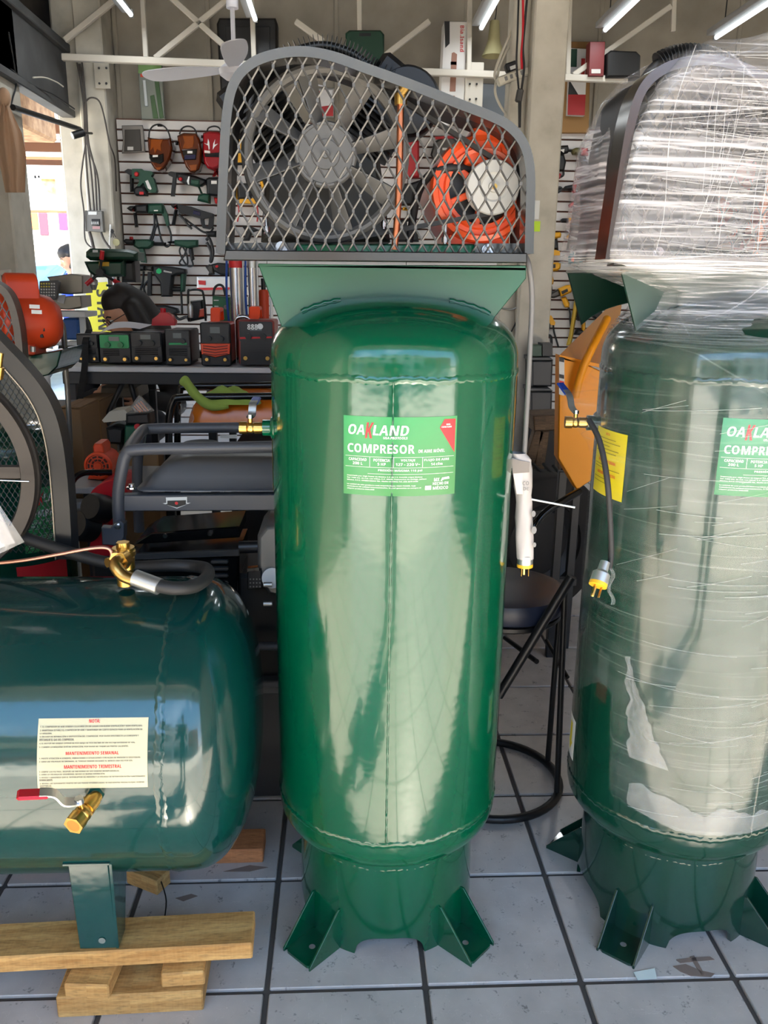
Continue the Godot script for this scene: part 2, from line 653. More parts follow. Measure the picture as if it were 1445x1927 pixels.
func build_setting() -> void:
	var bed := MB.new()
	bed.box_at(Vector3(8.6, 0.2, 9.2), Vector3(0.9, -0.106, -3.4))
	var floor_node := struct("floor", bed, mat("grout", rgb(78, 72, 68), 0.9))
	var tmats := []
	for k in 3:
		var img := Image.create(512, 512, true, Image.FORMAT_RGB8)
		var fn := FastNoiseLite.new()
		fn.seed = 20 + k
		fn.frequency = 0.006
		fn.fractal_octaves = 4
		var f2 := FastNoiseLite.new()
		f2.seed = 50 + k
		f2.frequency = 0.02
		f2.fractal_octaves = 3
		var f3 := FastNoiseLite.new()
		f3.seed = 90 + k
		f3.frequency = 0.09
		for y in 512:
			for x in 512:
				var a := fn.get_noise_2d(x, y)
				var vein := 1.0 - smoothstep(0.0, 0.012, absf(f2.get_noise_2d(x * 0.5 + 60.0 * a, y * 0.5)))
				var dirt := smoothstep(0.34, 0.62, fn.get_noise_2d(x * 3.1 + 900, y * 2.0 + 70) * 0.8 + f3.get_noise_2d(x, y) * 0.35)
				var base := 0.72 + a * 0.05 + vein * 0.07 - dirt * 0.2
				img.set_pixel(x, y, Color(base * 1.0, base * 0.965, base * 0.935))
		img.generate_mipmaps()
		var m := mat("tile_%d" % k, Color.WHITE, 0.28)
		m.albedo_texture = ImageTexture.create_from_image(img)
		tmats.append(m)
	var shapes := []
	for k in 3:
		var t := MB.new()
		var s := 0.1595
		t.ext(rect2(-s, -s, s, s, 0.004, 2), 0.012, Transform3D(Basis(Vector3.RIGHT, -PI / 2), Vector3.ZERO), 0.0025)
		for i in t.uv.size():
			t.uv[i] = (t.uv[i] + Vector2(s, s)) / (2 * s) * 0.9 + Vector2(0.05, 0.05)
		shapes.append(t.mesh())
	var far := MB.new()
	for j in range(-8, 18):
		for i in range(-10, 14):
			var c := Vector3(-0.157 + 0.33 * (i + 0.5), 0.0, -1.397 - 0.33 * (j + 0.5))
			if j >= -1 and j < 10 and i >= -6 and i < 8:
				var turn := Basis(Vector3.UP, PI / 2 * rng.randi_range(0, 3))
				var tilt := Basis(Vector3(rng.randf() - 0.5, 0, rng.randf() - 0.5).normalized(), rng.randf_range(-0.0015, 0.0015))
				inst("tile", shapes[0], tmats[rng.randi_range(0, 2)], floor_node, Transform3D(tilt * turn, c))
			else:
				far.box_at(Vector3(0.319, 0.012, 0.319), c + Vector3(0, -0.006, 0))
	var ft := obj("tile_field", far, mat("tile_far", rgb(196, 190, 183), 0.3), floor_node)
	ft.set_meta("kind", "stuff")
	for q in [[1272, 1806, 1300, 1802, 1336, 1800, 1345, 1806, 1310, 1809, 1280, 1812], [1266, 1818, 1290, 1814, 1318, 1826, 1345, 1832, 1338, 1838, 1300, 1836, 1280, 1828], [1298, 1800, 1306, 1798, 1326, 1834, 1320, 1836], [420, 1640, 470, 1628, 505, 1632, 470, 1640], [330, 1690, 360, 1682, 372, 1686, 345, 1696]]:
		var poly := PackedVector2Array()
		for i in range(0, q.size(), 2):
			var p := at_height(q[i], q[i + 1], 0.001)
			poly.append(Vector2(p.x, -p.z))
		var sp := MB.new()
		sp.ext(poly, 0.0016, Transform3D(Basis(Vector3.RIGHT, -PI / 2), Vector3(0, 0.0012, 0)))
		obj("dirt_patch", sp, mat("dirt", rgb(128, 112, 102), 0.95), floor_node)
	var plaster := tri_mat("plaster", noise_tex(0.006, 6, 3, rgb(146, 138, 125), rgb(168, 160, 147), 1024), 0.45, 0.8)
	var concrete := tri_mat("pillar_paint", noise_tex(0.008, 6, 8, rgb(172, 166, 152), rgb(200, 194, 181), 1024, 0.35), 0.6, 0.75)
	var dark := tri_mat("dark_roof", noise_tex(0.01, 4, 9, rgb(52, 48, 45), rgb(76, 71, 66), 512), 0.5, 0.85)
	var wb := MB.new()
	wb.box_at(Vector3(6.4, 5.0, 0.2), Vector3(1.0, 2.5, -7.22))
	var back := struct("wall_back", wb, plaster)
	for x in [-1.72, -1.02, -0.05, 0.95, 2.0, 3.1]:
		var s := MB.new()
		s.box_at(Vector3(0.035, 2.3, 0.02), Vector3(x, 3.75, -7.11), 0.006)
		obj("panel_seam", s, plaster, back)
	var slat_mat := tri_mat("slat_white", noise_tex(0.01, 3, 31, rgb(196, 190, 186), rgb(216, 211, 207), 256), 0.8, 0.45)
	var groove := MB.new()
	groove.box_at(Vector3(4.6, 2.72, 0.02), Vector3(0.56, 1.24, -7.05))
	obj("groove_board", groove, mat("groove", rgb(116, 62, 44), 0.8), back)
	var one := MB.new()
	one.ext(rect2(-0.56, -0.0325, 0.56, 0.0325), 0.03, Transform3D(), 0.003)
	var one_mesh := one.mesh()
	for col in 4:
		for row in 34:
			var y := 2.555 - 0.0765 * row
			inst("slat", one_mesh, slat_mat, back, shift(Vector3(-1.17 + 1.124 * col, y, -7.0)))
	var wr := MB.new()
	wr.box_at(Vector3(0.2, 5.0, 8.4), Vector3(3.7, 2.5, -3.1))
	struct("wall_right", wr, plaster)
	var wl := MB.new()
	wl.box_at(Vector3(0.3, 5.0, 6.4), Vector3(-2.36, 2.5, -2.3))
	struct("wall_left", wl, plaster)
	var wl2 := MB.new()
	wl2.box_at(Vector3(0.3, 1.75, 2.0), Vector3(-2.36, 3.8, -6.5))
	struct("wall_upper", wl2, dark)
	var roof := MB.new()
	roof.box_at(Vector3(6.8, 0.15, 8.4), Vector3(0.75, 4.75, -3.3))
	for k in 40:
		roof.box_at(Vector3(0.05, 0.03, 7.9), Vector3(-2.4 + 0.16 * k, 4.66, -3.25))
	struct("ceiling", roof, dark)
	var aw := MB.new()
	aw.box_at(Vector3(7.2, 0.06, 1.1), Vector3(0.75, 3.6, 1.28))
	for k in 36:
		aw.box_at(Vector3(0.05, 0.03, 1.1), Vector3(-2.75 + 0.2 * k, 3.555, 1.28))
	struct("roof_awning", aw, tri_mat("awning_sheet", noise_tex(0.01, 3, 12, rgb(96, 98, 96), rgb(128, 128, 124), 256), 0.6, 0.6))
	var lintel := MB.new()
	lintel.box_at(Vector3(6.6, 1.3, 0.2), Vector3(0.75, 4.1, 0.75))
	struct("wall_front", lintel, plaster)
	for x in [-2.3, 3.6]:
		var pier := MB.new()
		pier.box_at(Vector3(0.4, 3.6, 0.3), Vector3(x, 1.8, 0.85), 0.01)
		struct("trim_front" if x < 0 else "trim_front_right", pier, plaster)
	var p := MB.new()
	p.box_at(Vector3(0.172, 4.7, 0.2), Vector3(1.01, 2.35, -4.55), 0.008)
	p.box_at(Vector3(0.09, 4.7, 0.14), Vector3(0.885, 2.35, -4.62), 0.006)
	var pillar := struct("pillar_middle", p, concrete)
	var st := MB.new()
	st.box_at(Vector3(0.032, 0.09, 0.004), at(1009, 395, -4.447), 0.0)
	obj("paper_sticker", st, mat("white_print"), pillar, "white paper strip")
	var st2 := MB.new()
	st2.box_at(Vector3(0.034, 0.05, 0.004), at(1010, 426, -4.446), 0.0)
	obj("paper_sticker", st2, mat("lime", rgb(190, 226, 20), 0.5), pillar, "lime green sticker")
	var lp := MB.new()
	lp.box_at(Vector3(0.37, 4.7, 0.3), Vector3(-1.93, 2.35, -7.0), 0.01)
	lp.box_at(Vector3(0.2, 4.7, 0.1), Vector3(-1.84, 2.35, -6.84), 0.01)
	var corner := struct("pillar_corner", lp, concrete)
	var plate := MB.new()
	plate.box_at(Vector3(0.11, 0.2, 0.012), at(192, 138, -6.77), 0.002)
	obj("bolted_plate", plate, concrete, corner)
	for q in [[186, 128], [200, 128], [187, 157], [200, 157]]:
		var b := MB.new()
		b.cyl(at(q[0], q[1], -6.77), at(q[0], q[1], -6.75), 0.009, 6)
		obj("bolt", b, mat("dark_steel"), corner)
	var np := MB.new()
	np.box_at(Vector3(0.34, 4.7, 0.34), Vector3(-2.2, 2.35, -5.68), 0.012)
	struct("pillar_side", np, concrete)
	var bm := MB.new()
	bm.box_at(Vector3(0.06, 0.42, 2.4), Vector3(-2.06, 2.80, -5.7), 0.006)
	bm.box_at(Vector3(0.1, 0.05, 2.4), Vector3(-2.04, 2.59, -5.7), 0.006)
	bm.box_at(Vector3(0.1, 0.06, 2.4), Vector3(-2.04, 3.03, -5.7), 0.006)
	struct("beam_side", bm, tri_mat("beam_paint", noise_tex(0.01, 4, 77, rgb(66, 66, 66), rgb(92, 92, 92), 256), 0.8, 0.7))

func build_street() -> void:
	var g := MB.new()
	g.box_at(Vector3(90, 0.2, 90), Vector3(0, -0.225, 0))
	struct("ground_street", g, tri_mat("street_concrete", noise_tex(0.01, 5, 15, rgb(204, 196, 180), rgb(226, 218, 202), 512), 0.25, 0.85))

func green_paint(key: String, c: Color) -> StandardMaterial3D:
	var m := mat(key, c, 0.16, 0.0, 0.5)
	m.clearcoat_enabled = true
	m.clearcoat = 0.55
	m.clearcoat_roughness = 0.05
	var f := FastNoiseLite.new()
	f.frequency = 0.02
	f.fractal_octaves = 2
	f.seed = 3
	var t := NoiseTexture2D.new()
	t.width = 512
	t.height = 512
	t.seamless = true
	t.noise = f
	m.heightmap_enabled = true
	m.heightmap_texture = t
	m.heightmap_scale = 0.035
	m.uv1_triplanar = true
	m.uv1_scale = Vector3.ONE * 3.0
	return m

func ring_bead(r: float, y: float, w: float, h: float, xf := Transform3D(), segs := 220) -> MB:
	var mb := MB.new()
	var rows := []
	for j in 5:
		var row := PackedVector3Array()
		for i in segs:
			var a := TAU * i / segs
			var wob := (sin(i * 1.9) + sin(i * 0.37 + 1.0) * 1.3) * 0.12 * w
			var f := [0.0, 0.75, 1.0, 0.75, 0.0][j] as float
			var rr := r - 0.001 + h * f * (1.0 + 0.25 * sin(i * 2.3) + 0.15 * sin(i * 0.61))
			var yy := y + wob + (j - 2) * 0.5 * w
			row.append(xf * Vector3(rr * sin(a), yy, rr * cos(a)))
		rows.append(row)
	mb.grid(rows, true)
	return mb

func dome_profile(r: float, y0: float, h: float, up: bool, k := 16) -> Array:
	var out := []
	for i in k + 1:
		var t := PI / 2 * i / k
		var q := Vector2(r * pow(cos(t), 2.0 / 2.5), y0 + (h if up else -h) * pow(sin(t), 2.0 / 2.35))
		if i == k:
			q.x = 0.0
		out.append(q)
	if not up:
		out.reverse()
	return out

func valve(parent: Node3D, base: Vector3, axis: Vector3, up: Vector3, handle: Vector3, size: float, handle_mat: Material, called := "ball_valve") -> Node3D:
	var x := axis.normalized()
	var v := MB.new()
	v.cyl(base, base + x * size * 0.25, size * 0.2, 16)
	v.tube(PackedVector3Array([base + x * size * 0.22, base + x * size * 0.55]), size * 0.27, 6)
	v.cyl(base + x * size * 0.5, base + x * size * 0.68, size * 0.21, 16)
	v.ball(base + x * size * 0.72, Vector3.ONE * size * 0.26, 16, 10)
	v.tube(PackedVector3Array([base + x * size * 0.88, base + x * size * 1.2]), size * 0.3, 6)
	var c := base + x * size * 0.72
	v.cyl(c, c + up * size * 0.5, size * 0.1, 10)
	var o := obj(called, v, mat("brass"), parent, "brass ball valve")
	var hole := MB.new()
	hole.disc(base + x * size * 1.203, size * 0.2, x)
	obj("valve_bore", hole, mat("brass_dark", rgb(176, 132, 70), 0.35, 1.0), o)
	var nut := MB.new()
	nut.tube(PackedVector3Array([c + up * size * 0.42, c + up * size * 0.58]), size * 0.14, 6)
	obj("nut", nut, mat("chrome"), o)
	var lev := MB.new()
	var side := up.cross(handle).normalized()
	var pts := [c + up * size * 0.47, c + up * size * 0.5 + handle * size * 0.4, c + up * size * 0.85 + handle * size * 0.62, c + up * size * 0.95 + handle * size * 1.0]
	var path := smooth(pts, 5)
	var rows := [PackedVector3Array(), PackedVector3Array(), PackedVector3Array(), PackedVector3Array()]
	for i in path.size():
		var t := (path[mini(i + 1, path.size() - 1)] - path[maxi(i - 1, 0)]).normalized()
		var nn := side.cross(t)
		rows[0].append(path[i] + side * size * 0.17 + nn * size * 0.03)
		rows[1].append(path[i] - side * size * 0.17 + nn * size * 0.03)
		rows[2].append(path[i] - side * size * 0.17 - nn * size * 0.03)
		rows[3].append(path[i] + side * size * 0.17 - nn * size * 0.03)
	for k in 4:
		lev.grid([rows[k], rows[(k + 1) % 4]])
	obj("lever", lev, mat("zinc"), o)
	var grip := MB.new()
	var g0: Vector3 = pts[3] - handle * size * 0.25 - up * size * 0.08
	var g1: Vector3 = pts[3] + handle * size * 0.6
	var gb := Basis((g1 - g0).normalized(), up, (g1 - g0).normalized().cross(up)).orthonormalized()
	grip.box(Vector3((g1 - g0).length(), size * 0.13, size * 0.42), Transform3D(gb, (g0 + g1) * 0.5), size * 0.06)
	obj("lever_grip", grip, handle_mat, o)
	return o

func label_main(parent: Node3D, r: float, a0: float, y0: float, w: float, h: float, tint: Color, key: String) -> void:
	var base := MB.new()
	patch(base, 0, y0, w, y0 + h, round_warp(r + 0.0008, a0), 20, 2)
	var grad := GradientTexture2D.new()
	grad.fill_from = Vector2(0, 0)
	grad.fill_to = Vector2(0.6, 1)
	var g := Gradient.new()
	g.colors = PackedColorArray([tint, tint.lerp(rgb(60, 104, 44), 0.55)])
	grad.gradient = g
	grad.width = 64
	grad.height = 64
	var m := mat("label_" + key, Color.WHITE, 0.3)
	m.albedo_texture = grad
	var lab := obj("label", base, m, parent, "green printed label")
	var wr := round_warp(r + 0.0016, a0)
	var red := MB.new()
	var s := w / 0.203
	var hy := h / 0.142
	var P := func(x: float, y: float) -> Vector2: return Vector2(x * w, y0 + y * h)
	poly_patch(red, PackedVector2Array([P.call(0.88, 0.965), P.call(0.985, 0.965), P.call(0.985, 0.54), P.call(0.838, 0.86)]), wr)
	obj("red_corner", red, mat("red_print"), lab)
	red = MB.new()
	letters(red, "K", 0.195 * w, y0 + 0.73 * h, 0.255 * w, y0 + 0.925 * h, round_warp(r + 0.002, a0), true, 0.12)
	obj("red_letter", red, mat("red_print"), lab)
	var t := MB.new()
	poly_patch(t, PackedVector2Array([P.call(0.865, 0.97), P.call(0.9, 0.97), P.call(0.845, 0.88), P.call(0.99, 0.50), P.call(0.99, 0.54), P.call(0.83, 0.865), P.call(0.71, 0.75)]), round_warp(r + 0.0018, a0))
	letters(t, "OA", 0.04 * w, y0 + 0.77 * h, 0.19 * w, y0 + 0.895 * h, wr, true, 0.15)
	letters(t, "LAND", 0.26 * w, y0 + 0.77 * h, 0.56 * w, y0 + 0.895 * h, wr, true, 0.15)
	letters(t, "USA PROTOOLS", 0.35 * w, y0 + 0.725 * h, 0.555 * w, y0 + 0.755 * h, wr, true, 0.15, 8.0)
	letters(t, "COMPRESOR", 0.04 * w, y0 + 0.545 * h, 0.62 * w, y0 + 0.655 * h, wr, true)
	letters(t, "DE AIRE MÓVIL", 0.655 * w, y0 + 0.555 * h, 0.89 * w, y0 + 0.605 * h, wr, true)
	var cols := [["CAPACIDAD", "200 L", 0.13], ["POTENCIA", "5 HP", 0.34], ["VOLTAJE", "127 - 220 V~", 0.565], ["FLUJO DE AIRE", "14 cfm", 0.82]]
	for c in cols:
		var x: float = c[2]
		var l := 0.0088 * (c[0] as String).length()
		letters(t, c[0], (x - l) * w, y0 + 0.44 * h, (x + l) * w, y0 + 0.475 * h, wr, true, 0.0, 8.0)
		l = 0.0088 * (c[1] as String).length()
		letters(t, c[1], (x - l) * w, y0 + 0.39 * h, (x + l) * w, y0 + 0.425 * h, wr, true, 0.0, 8.0)
	letters(t, "PRESIÓN MÁXIMA 116 psi", 0.31 * w, y0 + 0.31 * h, 0.69 * w, y0 + 0.35 * h, wr, true, 0.0, 8.0)
	for ln in [[0.0, 0.495, 1.0, 0.499], [0.0, 0.362, 1.0, 0.366], [0.2, 0.28, 1.0, 0.284]]:
		patch(t, ln[0] * w + 0.004, y0 + ln[1] * h, ln[2] * w - 0.004, y0 + ln[3] * h, wr, 16, 1)
	for x in [0.235, 0.44, 0.69]:
		patch(t, x * w, y0 + 0.37 * h, (x + 0.004) * w, y0 + 0.495 * h, wr, 1, 1)
	var small := ["Importado por: High Power de México, S.A. de C.V. Avenida López Mateos", "Sur 1480 Int. 26 Col. Las Villas, C.P. 45643 Tlajomulco de Zúñiga, Jalisco", "México. R.F.C. HPM031056V4 TEL. Hecho en China Tel. (33) 3619 0190", "", "La calidad de este producto está respaldada por HIGH POWER, bajo", "estándares de calidad internacionales, lo cual garantiza su compra al", "adquirir productos OAKLAND"]
	for i in small.size():
		if small[i]:
			letters(t, small[i], 0.035 * w, y0 + (0.235 - 0.028 * i) * h, (0.035 + 0.0094 * (small[i] as String).length()) * w, y0 + (0.254 - 0.028 * i) * h, wr, true, 0.0, 16.0)
	letters(t, "HECHO EN", 0.79 * w, y0 + 0.135 * h, 0.935 * w, y0 + 0.17 * h, wr, true, 0.0, 8.0)
	letters(t, "MÉXICO", 0.79 * w, y0 + 0.075 * h, 0.935 * w, y0 + 0.125 * h, wr, true, 0.0, 8.0)
	letters(t, "MX", 0.8 * w, y0 + 0.18 * h, 0.85 * w, y0 + 0.225 * h, wr, true, 0.0, 8.0)
	poly_patch(t, PackedVector2Array([P.call(0.86, 0.18), P.call(0.875, 0.225), P.call(0.94, 0.235), P.call(0.945, 0.205), P.call(0.89, 0.2), P.call(0.87, 0.18)]), wr)
	patch(t, 0.72 * w, y0 + 0.075 * h, 0.775 * w, y0 + 0.13 * h, wr, 2, 1)
	letters(t, "MOD.", 0.9 * w, y0 + 0.89 * h, 0.94 * w, y0 + 0.91 * h, round_warp(r + 0.0022, a0), true, 0.0, 8.0)
	letters(t, "COM-5200", 0.855 * w, y0 + 0.86 * h, 0.95 * w, y0 + 0.88 * h, round_warp(r + 0.0022, a0), true, 0.0, 8.0)
	obj("white_print", t, mat("white_print"), lab)

func expanded_mesh(outline: PackedVector2Array, dx: float, dy: float, z: float, wire: float) -> MB:
	var mb := MB.new()
	var lo := Vector2(1e9, 1e9)
	var hi := -lo
	for p in outline:
		lo = lo.min(p)
		hi = hi.max(p)
	var rows := int((hi.y - lo.y) / (dy * 0.5)) + 2
	var cols := int((hi.x - lo.x) / (dx * 0.5)) + 2
	for i in cols:
		for j in rows:
			if (i + j) % 2:
				continue
			var a := lo + Vector2(i * dx * 0.5, j * dy * 0.5)
			for seg in [[a + Vector2(0, -dy * 0.06), a + Vector2(0, dy * 0.06)], [a + Vector2(0, dy * 0.06), a + Vector2(dx * 0.5, dy * 0.44)], [a + Vector2(0, dy * 0.06), a + Vector2(-dx * 0.5, dy * 0.44)]]:
				for cut in Geometry2D.intersect_polyline_with_polygon(PackedVector2Array(seg), outline):
					var p0: Vector2 = cut[0]
					var p1: Vector2 = cut[-1]
					if p0.distance_to(p1) < 1e-4:
						continue
					var knuckle: bool = absf(p0.x - p1.x) < 1e-5
					var d := (p1 - p0).normalized()
					var tilt := 0.0 if knuckle else 0.5
					var q := Vector3(-d.y, d.x, tilt).normalized() * wire * (0.85 if knuckle else 0.5)
					var w := Vector3(d.x, d.y, 0).cross(q).normalized() * wire * 0.45
					var c0 := Vector3(p0.x, p0.y, z)
					var c1 := Vector3(p1.x, p1.y, z)
					var mid := (c0 + c1) * 0.5
					mb.quad_out(c0 + q + w, c1 + q + w, c1 - q + w, c0 - q + w, mid)
					mb.quad_out(c0 + q - w, c1 + q - w, c1 - q - w, c0 - q - w, mid)
					mb.quad_out(c0 + q + w, c1 + q + w, c1 + q - w, c0 + q - w, mid)
					mb.quad_out(c0 - q + w, c1 - q + w, c1 - q - w, c0 - q - w, mid)
	return mb

func belt_loop(c0: Vector2, r0: float, c1: Vector2, r1: float) -> PackedVector2Array:
	var out := PackedVector2Array()
	var d := c1 - c0
	var base := d.angle()
	var off := acos((r0 - r1) / d.length())
	for i in 25:
		var a := base + off + (TAU - 2.0 * off) * i / 24
		out.append(c0 + Vector2(cos(a), sin(a)) * r0)
	for i in 17:
		var a := base - off + 2.0 * off * i / 16
		out.append(c1 + Vector2(cos(a), sin(a)) * r1)
	return out

func fins(mb: MB, c: Vector3, axis: Vector3, length: float, count: int, w: float, d: float, core: float) -> void:
	var y := axis.normalized()
	var x := y.cross(Vector3.BACK).normalized()
	var b := Basis(x, y, x.cross(y))
	for i in count:
		var p := c + y * length * (i + 0.5) / count
		mb.ext(rect2(-w / 2, -d / 2, w / 2, d / 2, w * 0.25, 4), length / count * 0.35, Transform3D(b * Basis(Vector3.RIGHT, -PI / 2), p), 0.0)
	mb.cyl(c, c + y * length, core, 16)

func make_compressor(label: String, paint: StandardMaterial3D, where: Vector3, turn: float, wrapped: bool) -> Node3D:
	var A := Vector3(0.103, 0, -1.676)          # the measured axis of the middle one
	var o := thing("air_compressor", label, "compressor", where, turn)
	var R := 0.245
	var tank := MB.new()
	var prof := dome_profile(R, 0.30, 0.098, false)
	prof.append_array([Vector2(R, 0.318), Vector2(R, 0.6), Vector2(R, 0.9), Vector2(R, 1.25)])
	prof.append_array(dome_profile(R, 1.272, 0.119, true))
	tank.lathe(prof, 96)
	obj("tank", tank, paint, o)
	obj("weld_seam", ring_bead(R, 1.253, 0.009, 0.0028), paint, o)
	obj("weld_seam", ring_bead(R, 0.318, 0.009, 0.0028), paint, o)
	var vs := MB.new()
	var rows := []
	for j in 5:
		var row := PackedVector3Array()
		for i in 121:
			var f := [0.0, 0.75, 1.0, 0.75, 0.0][j] as float
			var rr := R - 0.001 + 0.0026 * f * (1.0 + 0.3 * sin(i * 2.1) + 0.2 * sin(i * 0.7))
			var a := deg_to_rad(-3.6 if not wrapped else 11.0) + (j - 2) * 0.0055 + 0.0006 * sin(i * 1.3)
			row.append(Vector3(rr * sin(a), 0.322 + (1.25 - 0.322) * i / 120, rr * cos(a)))
		rows.append(row)
	vs.grid(rows, false, true)
	obj("upright_seam", vs, paint, o)
	var skirt := MB.new()
	var top_o := PackedVector3Array()
	var bot_o := PackedVector3Array()
	var top_i := PackedVector3Array()
	var bot_i := PackedVector3Array()
	var n := 240
	for i in n:
		var a := TAU * i / n
		var off := absf(wrapf(a, -PI / 4, PI / 4))
		var half := deg_to_rad(22.5)
		var y := 0.0
		if off < half:
			y = 0.05 * pow(1.0 - pow(off / half, 3.0), 0.5)
		var rr := 0.197 + 0.004 * (1.0 - smoothstep(0.0, 0.2, y))
		top_o.append(Vector3(0.197 * sin(a), 0.24, 0.197 * cos(a)))
		bot_o.append(Vector3(rr * sin(a), y, rr * cos(a)))
		top_i.append(Vector3(0.192 * sin(a), 0.24, 0.192 * cos(a)))
		bot_i.append(Vector3(0.192 * sin(a), y, 0.192 * cos(a)))
	skirt.grid([bot_o, top_o], true)
	skirt.grid([top_i, bot_i], true)
	skirt.grid([bot_i, bot_o], true)
	obj("skirt", skirt, paint, o)
	obj("weld_seam", ring_bead(0.197, 0.218, 0.006, 0.0016), paint, o)
	var steel := mat("foot_hole", rgb(165, 160, 155), 0.6)
	for k in 4:
		var b := Basis(Vector3.UP, PI / 4 + PI / 2 * k)
		var f := MB.new()
		var outer := PackedVector3Array()
		var inner := PackedVector3Array()
		var under := PackedVector3Array()
		for i in 32:
			var a := TAU * i / 32
			var dir := Vector2(cos(a), sin(a))
			var s := minf(0.039 / maxf(absf(dir.x), 1e-4), 0.045 / maxf(absf(dir.y), 1e-4))
			outer.append(b * Vector3(dir.x * s, 0.006, 0.24 + dir.y * s))
			inner.append(b * Vector3(dir.x * 0.007, 0.006, 0.24 + dir.y * 0.007))
			under.append(b * Vector3(dir.x * s, 0.0, 0.24 + dir.y * s))
		f.grid([outer, inner], true, true)
		f.grid([under, outer], true, true)
		for s in [-1.0, 1.0]:
			var tri2 := PackedVector2Array([Vector2(0.18, 0.0), Vector2(0.287, 0.0), Vector2(0.287, 0.008), Vector2(0.2, 0.102), Vector2(0.18, 0.102)])
			f.ext(tri2, 0.005, Transform3D(b * Basis(Vector3(0, 0, 1), Vector3(0, 1, 0), Vector3(-1, 0, 0)), b * Vector3(s * 0.041 - 0.0025, 0, 0)), 0.001)
		obj("foot", f, paint, o)
	var dx := 0.0
	A.x -= dx
	var zp := -1.625
	var pl := plane([486, 499, 990, 499, 990, 524, 922, 593], zp, A)
	var dome_cut := PackedVector2Array()
	for i in 21:
		var x := lerpf(0.188 + dx * 0.6, -0.218 + dx, i / 20.0)
		var zz := zp - A.z
		var rr := sqrt(x * x + zz * zz) / R
		var y := 1.272 + 0.119 * pow(maxf(1.0 - pow(minf(rr, 1.0), 2.5), 0.0), 1.0 / 2.35)
		dome_cut.append(Vector2(x, y - 0.004))
	var plate := PackedVector2Array()
	for p in plane([486, 499, 990, 499, 990, 524], zp, A):
		plate.append(p)
	for i in dome_cut.size():
		plate.append(dome_cut[i])
	var ytop := plate[0].y
	var bracket := MB.new()
	bracket.ext(plate, 0.006, shift(Vector3(0, 0, zp - A.z)), 0.0015)
	bracket.box_at(Vector3(plate[1].x - plate[0].x, 0.006, 0.3), Vector3((plate[0].x + plate[1].x) / 2, ytop, zp - A.z - 0.15), 0.001)
	bracket.ext(plate, 0.006, shift(Vector3(0, 0, zp - A.z - 0.29)), 0.0015)
	var pal := mat("platform_" + ("dark" if wrapped else "light"), paint.albedo_color, 0.36)
	pal.clearcoat_enabled = true
	pal.clearcoat = 0.6
	pal.clearcoat_roughness = 0.3
	obj("platform", bracket, pal, o)
	for w in [[568, 590, 641, 562], [846, 562, 921, 590]]:
		var wl := MB.new()
		var a0 := at(w[0], w[1], zp + 0.003) - A
		var a1 := at(w[2], w[3], zp + 0.003) - A
		var pts := []
		for i in 13:
			var p := a0.lerp(a1, i / 12.0)
			var zz := zp - A.z + 0.004
			var rr := minf(sqrt(p.x * p.x + zz * zz) / R, 1.0)
			p.y = 1.272 + 0.119 * pow(maxf(1.0 - pow(rr, 2.5), 0.0), 1.0 / 2.35) + 0.004 * sin(i * 2.0) * 0.3
			p.z = zz
			pts.append(p)
		wl.tube(PackedVector3Array(pts), 0.0055, 8)
		obj("weld_bead", wl, paint, o)
	var zg := -1.55
	var gz := zg - A.z
	var steel2 := mat("guard_steel", rgb(98, 95, 91), 0.2, 0.88)
	var up := plane([416, 478, 421, 330, 428, 215, 443, 155, 475, 121, 520, 104, 570, 99, 625, 108, 690, 131, 780, 164, 860, 196, 922, 220, 955, 238, 980, 265, 993, 300, 997, 345, 995, 420, 994, 478], zg, A)
	var line := smooth2(up, 5)
	var frame := MB.new()
	frame.band(line, 0.016, gz + 0.008, 0.05)
	var bb := plane([411, 482, 999, 482, 999, 500, 411, 494], zg + 0.012, A)
	var bar := MB.new()
	bar.ext(plane([424, 470, 992, 476, 992, 495, 420, 490], zg + 0.012, A), 0.03, shift(Vector3(0, 0, gz + 0.012)), 0.002)
	var guard := obj("guard_frame", frame, steel2, o, "bent steel guard frame")
	obj("bottom_bar", bar, steel2, guard)
	var inner_line := PackedVector2Array()
	for p in line:
		inner_line.append(p)
	var strip := MB.new()
	strip.band(line, 0.004, gz - 0.004, 0.16)
	obj("guard_rim", strip, mat("dark_steel"), guard)
	obj("expanded_mesh", expanded_mesh(inner_line, 0.0246, 0.0505, gz, 0.0027), mat("mesh_steel", rgb(88, 86, 83), 0.38, 0.5), guard, "diamond expanded metal mesh")
	var fl := MB.new()
	fl.ext(plane([424, 457, 556, 457, 556, 480, 424, 480], -1.58, A), 0.004, shift(Vector3(0, 0, -1.58 - A.z)), 0.0)
	obj("guard_flange", fl, steel2, o)
	fl = MB.new()
	fl.ext(plane([893, 458, 990, 458, 990, 480, 893, 480], -1.58, A), 0.004, shift(Vector3(0, 0, -1.58 - A.z)), 0.0)
	obj("guard_flange", fl, steel2, o)
	for q in [[530, 466], [917, 471]]:
		var bo := MB.new()
		var c := at(q[0], q[1], -1.578) - A
		bo.cyl(c, c + Vector3(0, 0, 0.004), 0.011, 16)
		bo.tube(PackedVector3Array([c, c + Vector3(0, 0, 0.009)]), 0.007, 6)
		obj("bolt", bo, mat("chrome"), o)
	var upst := MB.new()
	upst.ext(plane([556, 459, 894, 459, 894, 484, 556, 484], -1.6, A), 0.03, shift(Vector3(0, 0, -1.6 - A.z)), 0.003)
	obj("platform_rail", upst, paint, o)
	var zf := -1.635
	var iron := mat("cast_iron", rgb(96, 95, 93), 0.5, 0.35)
	var fc := at(613, 292, zf) - A
	var fx := Transform3D(Basis(Vector3.RIGHT, PI / 2), fc)
	var rim := MB.new()
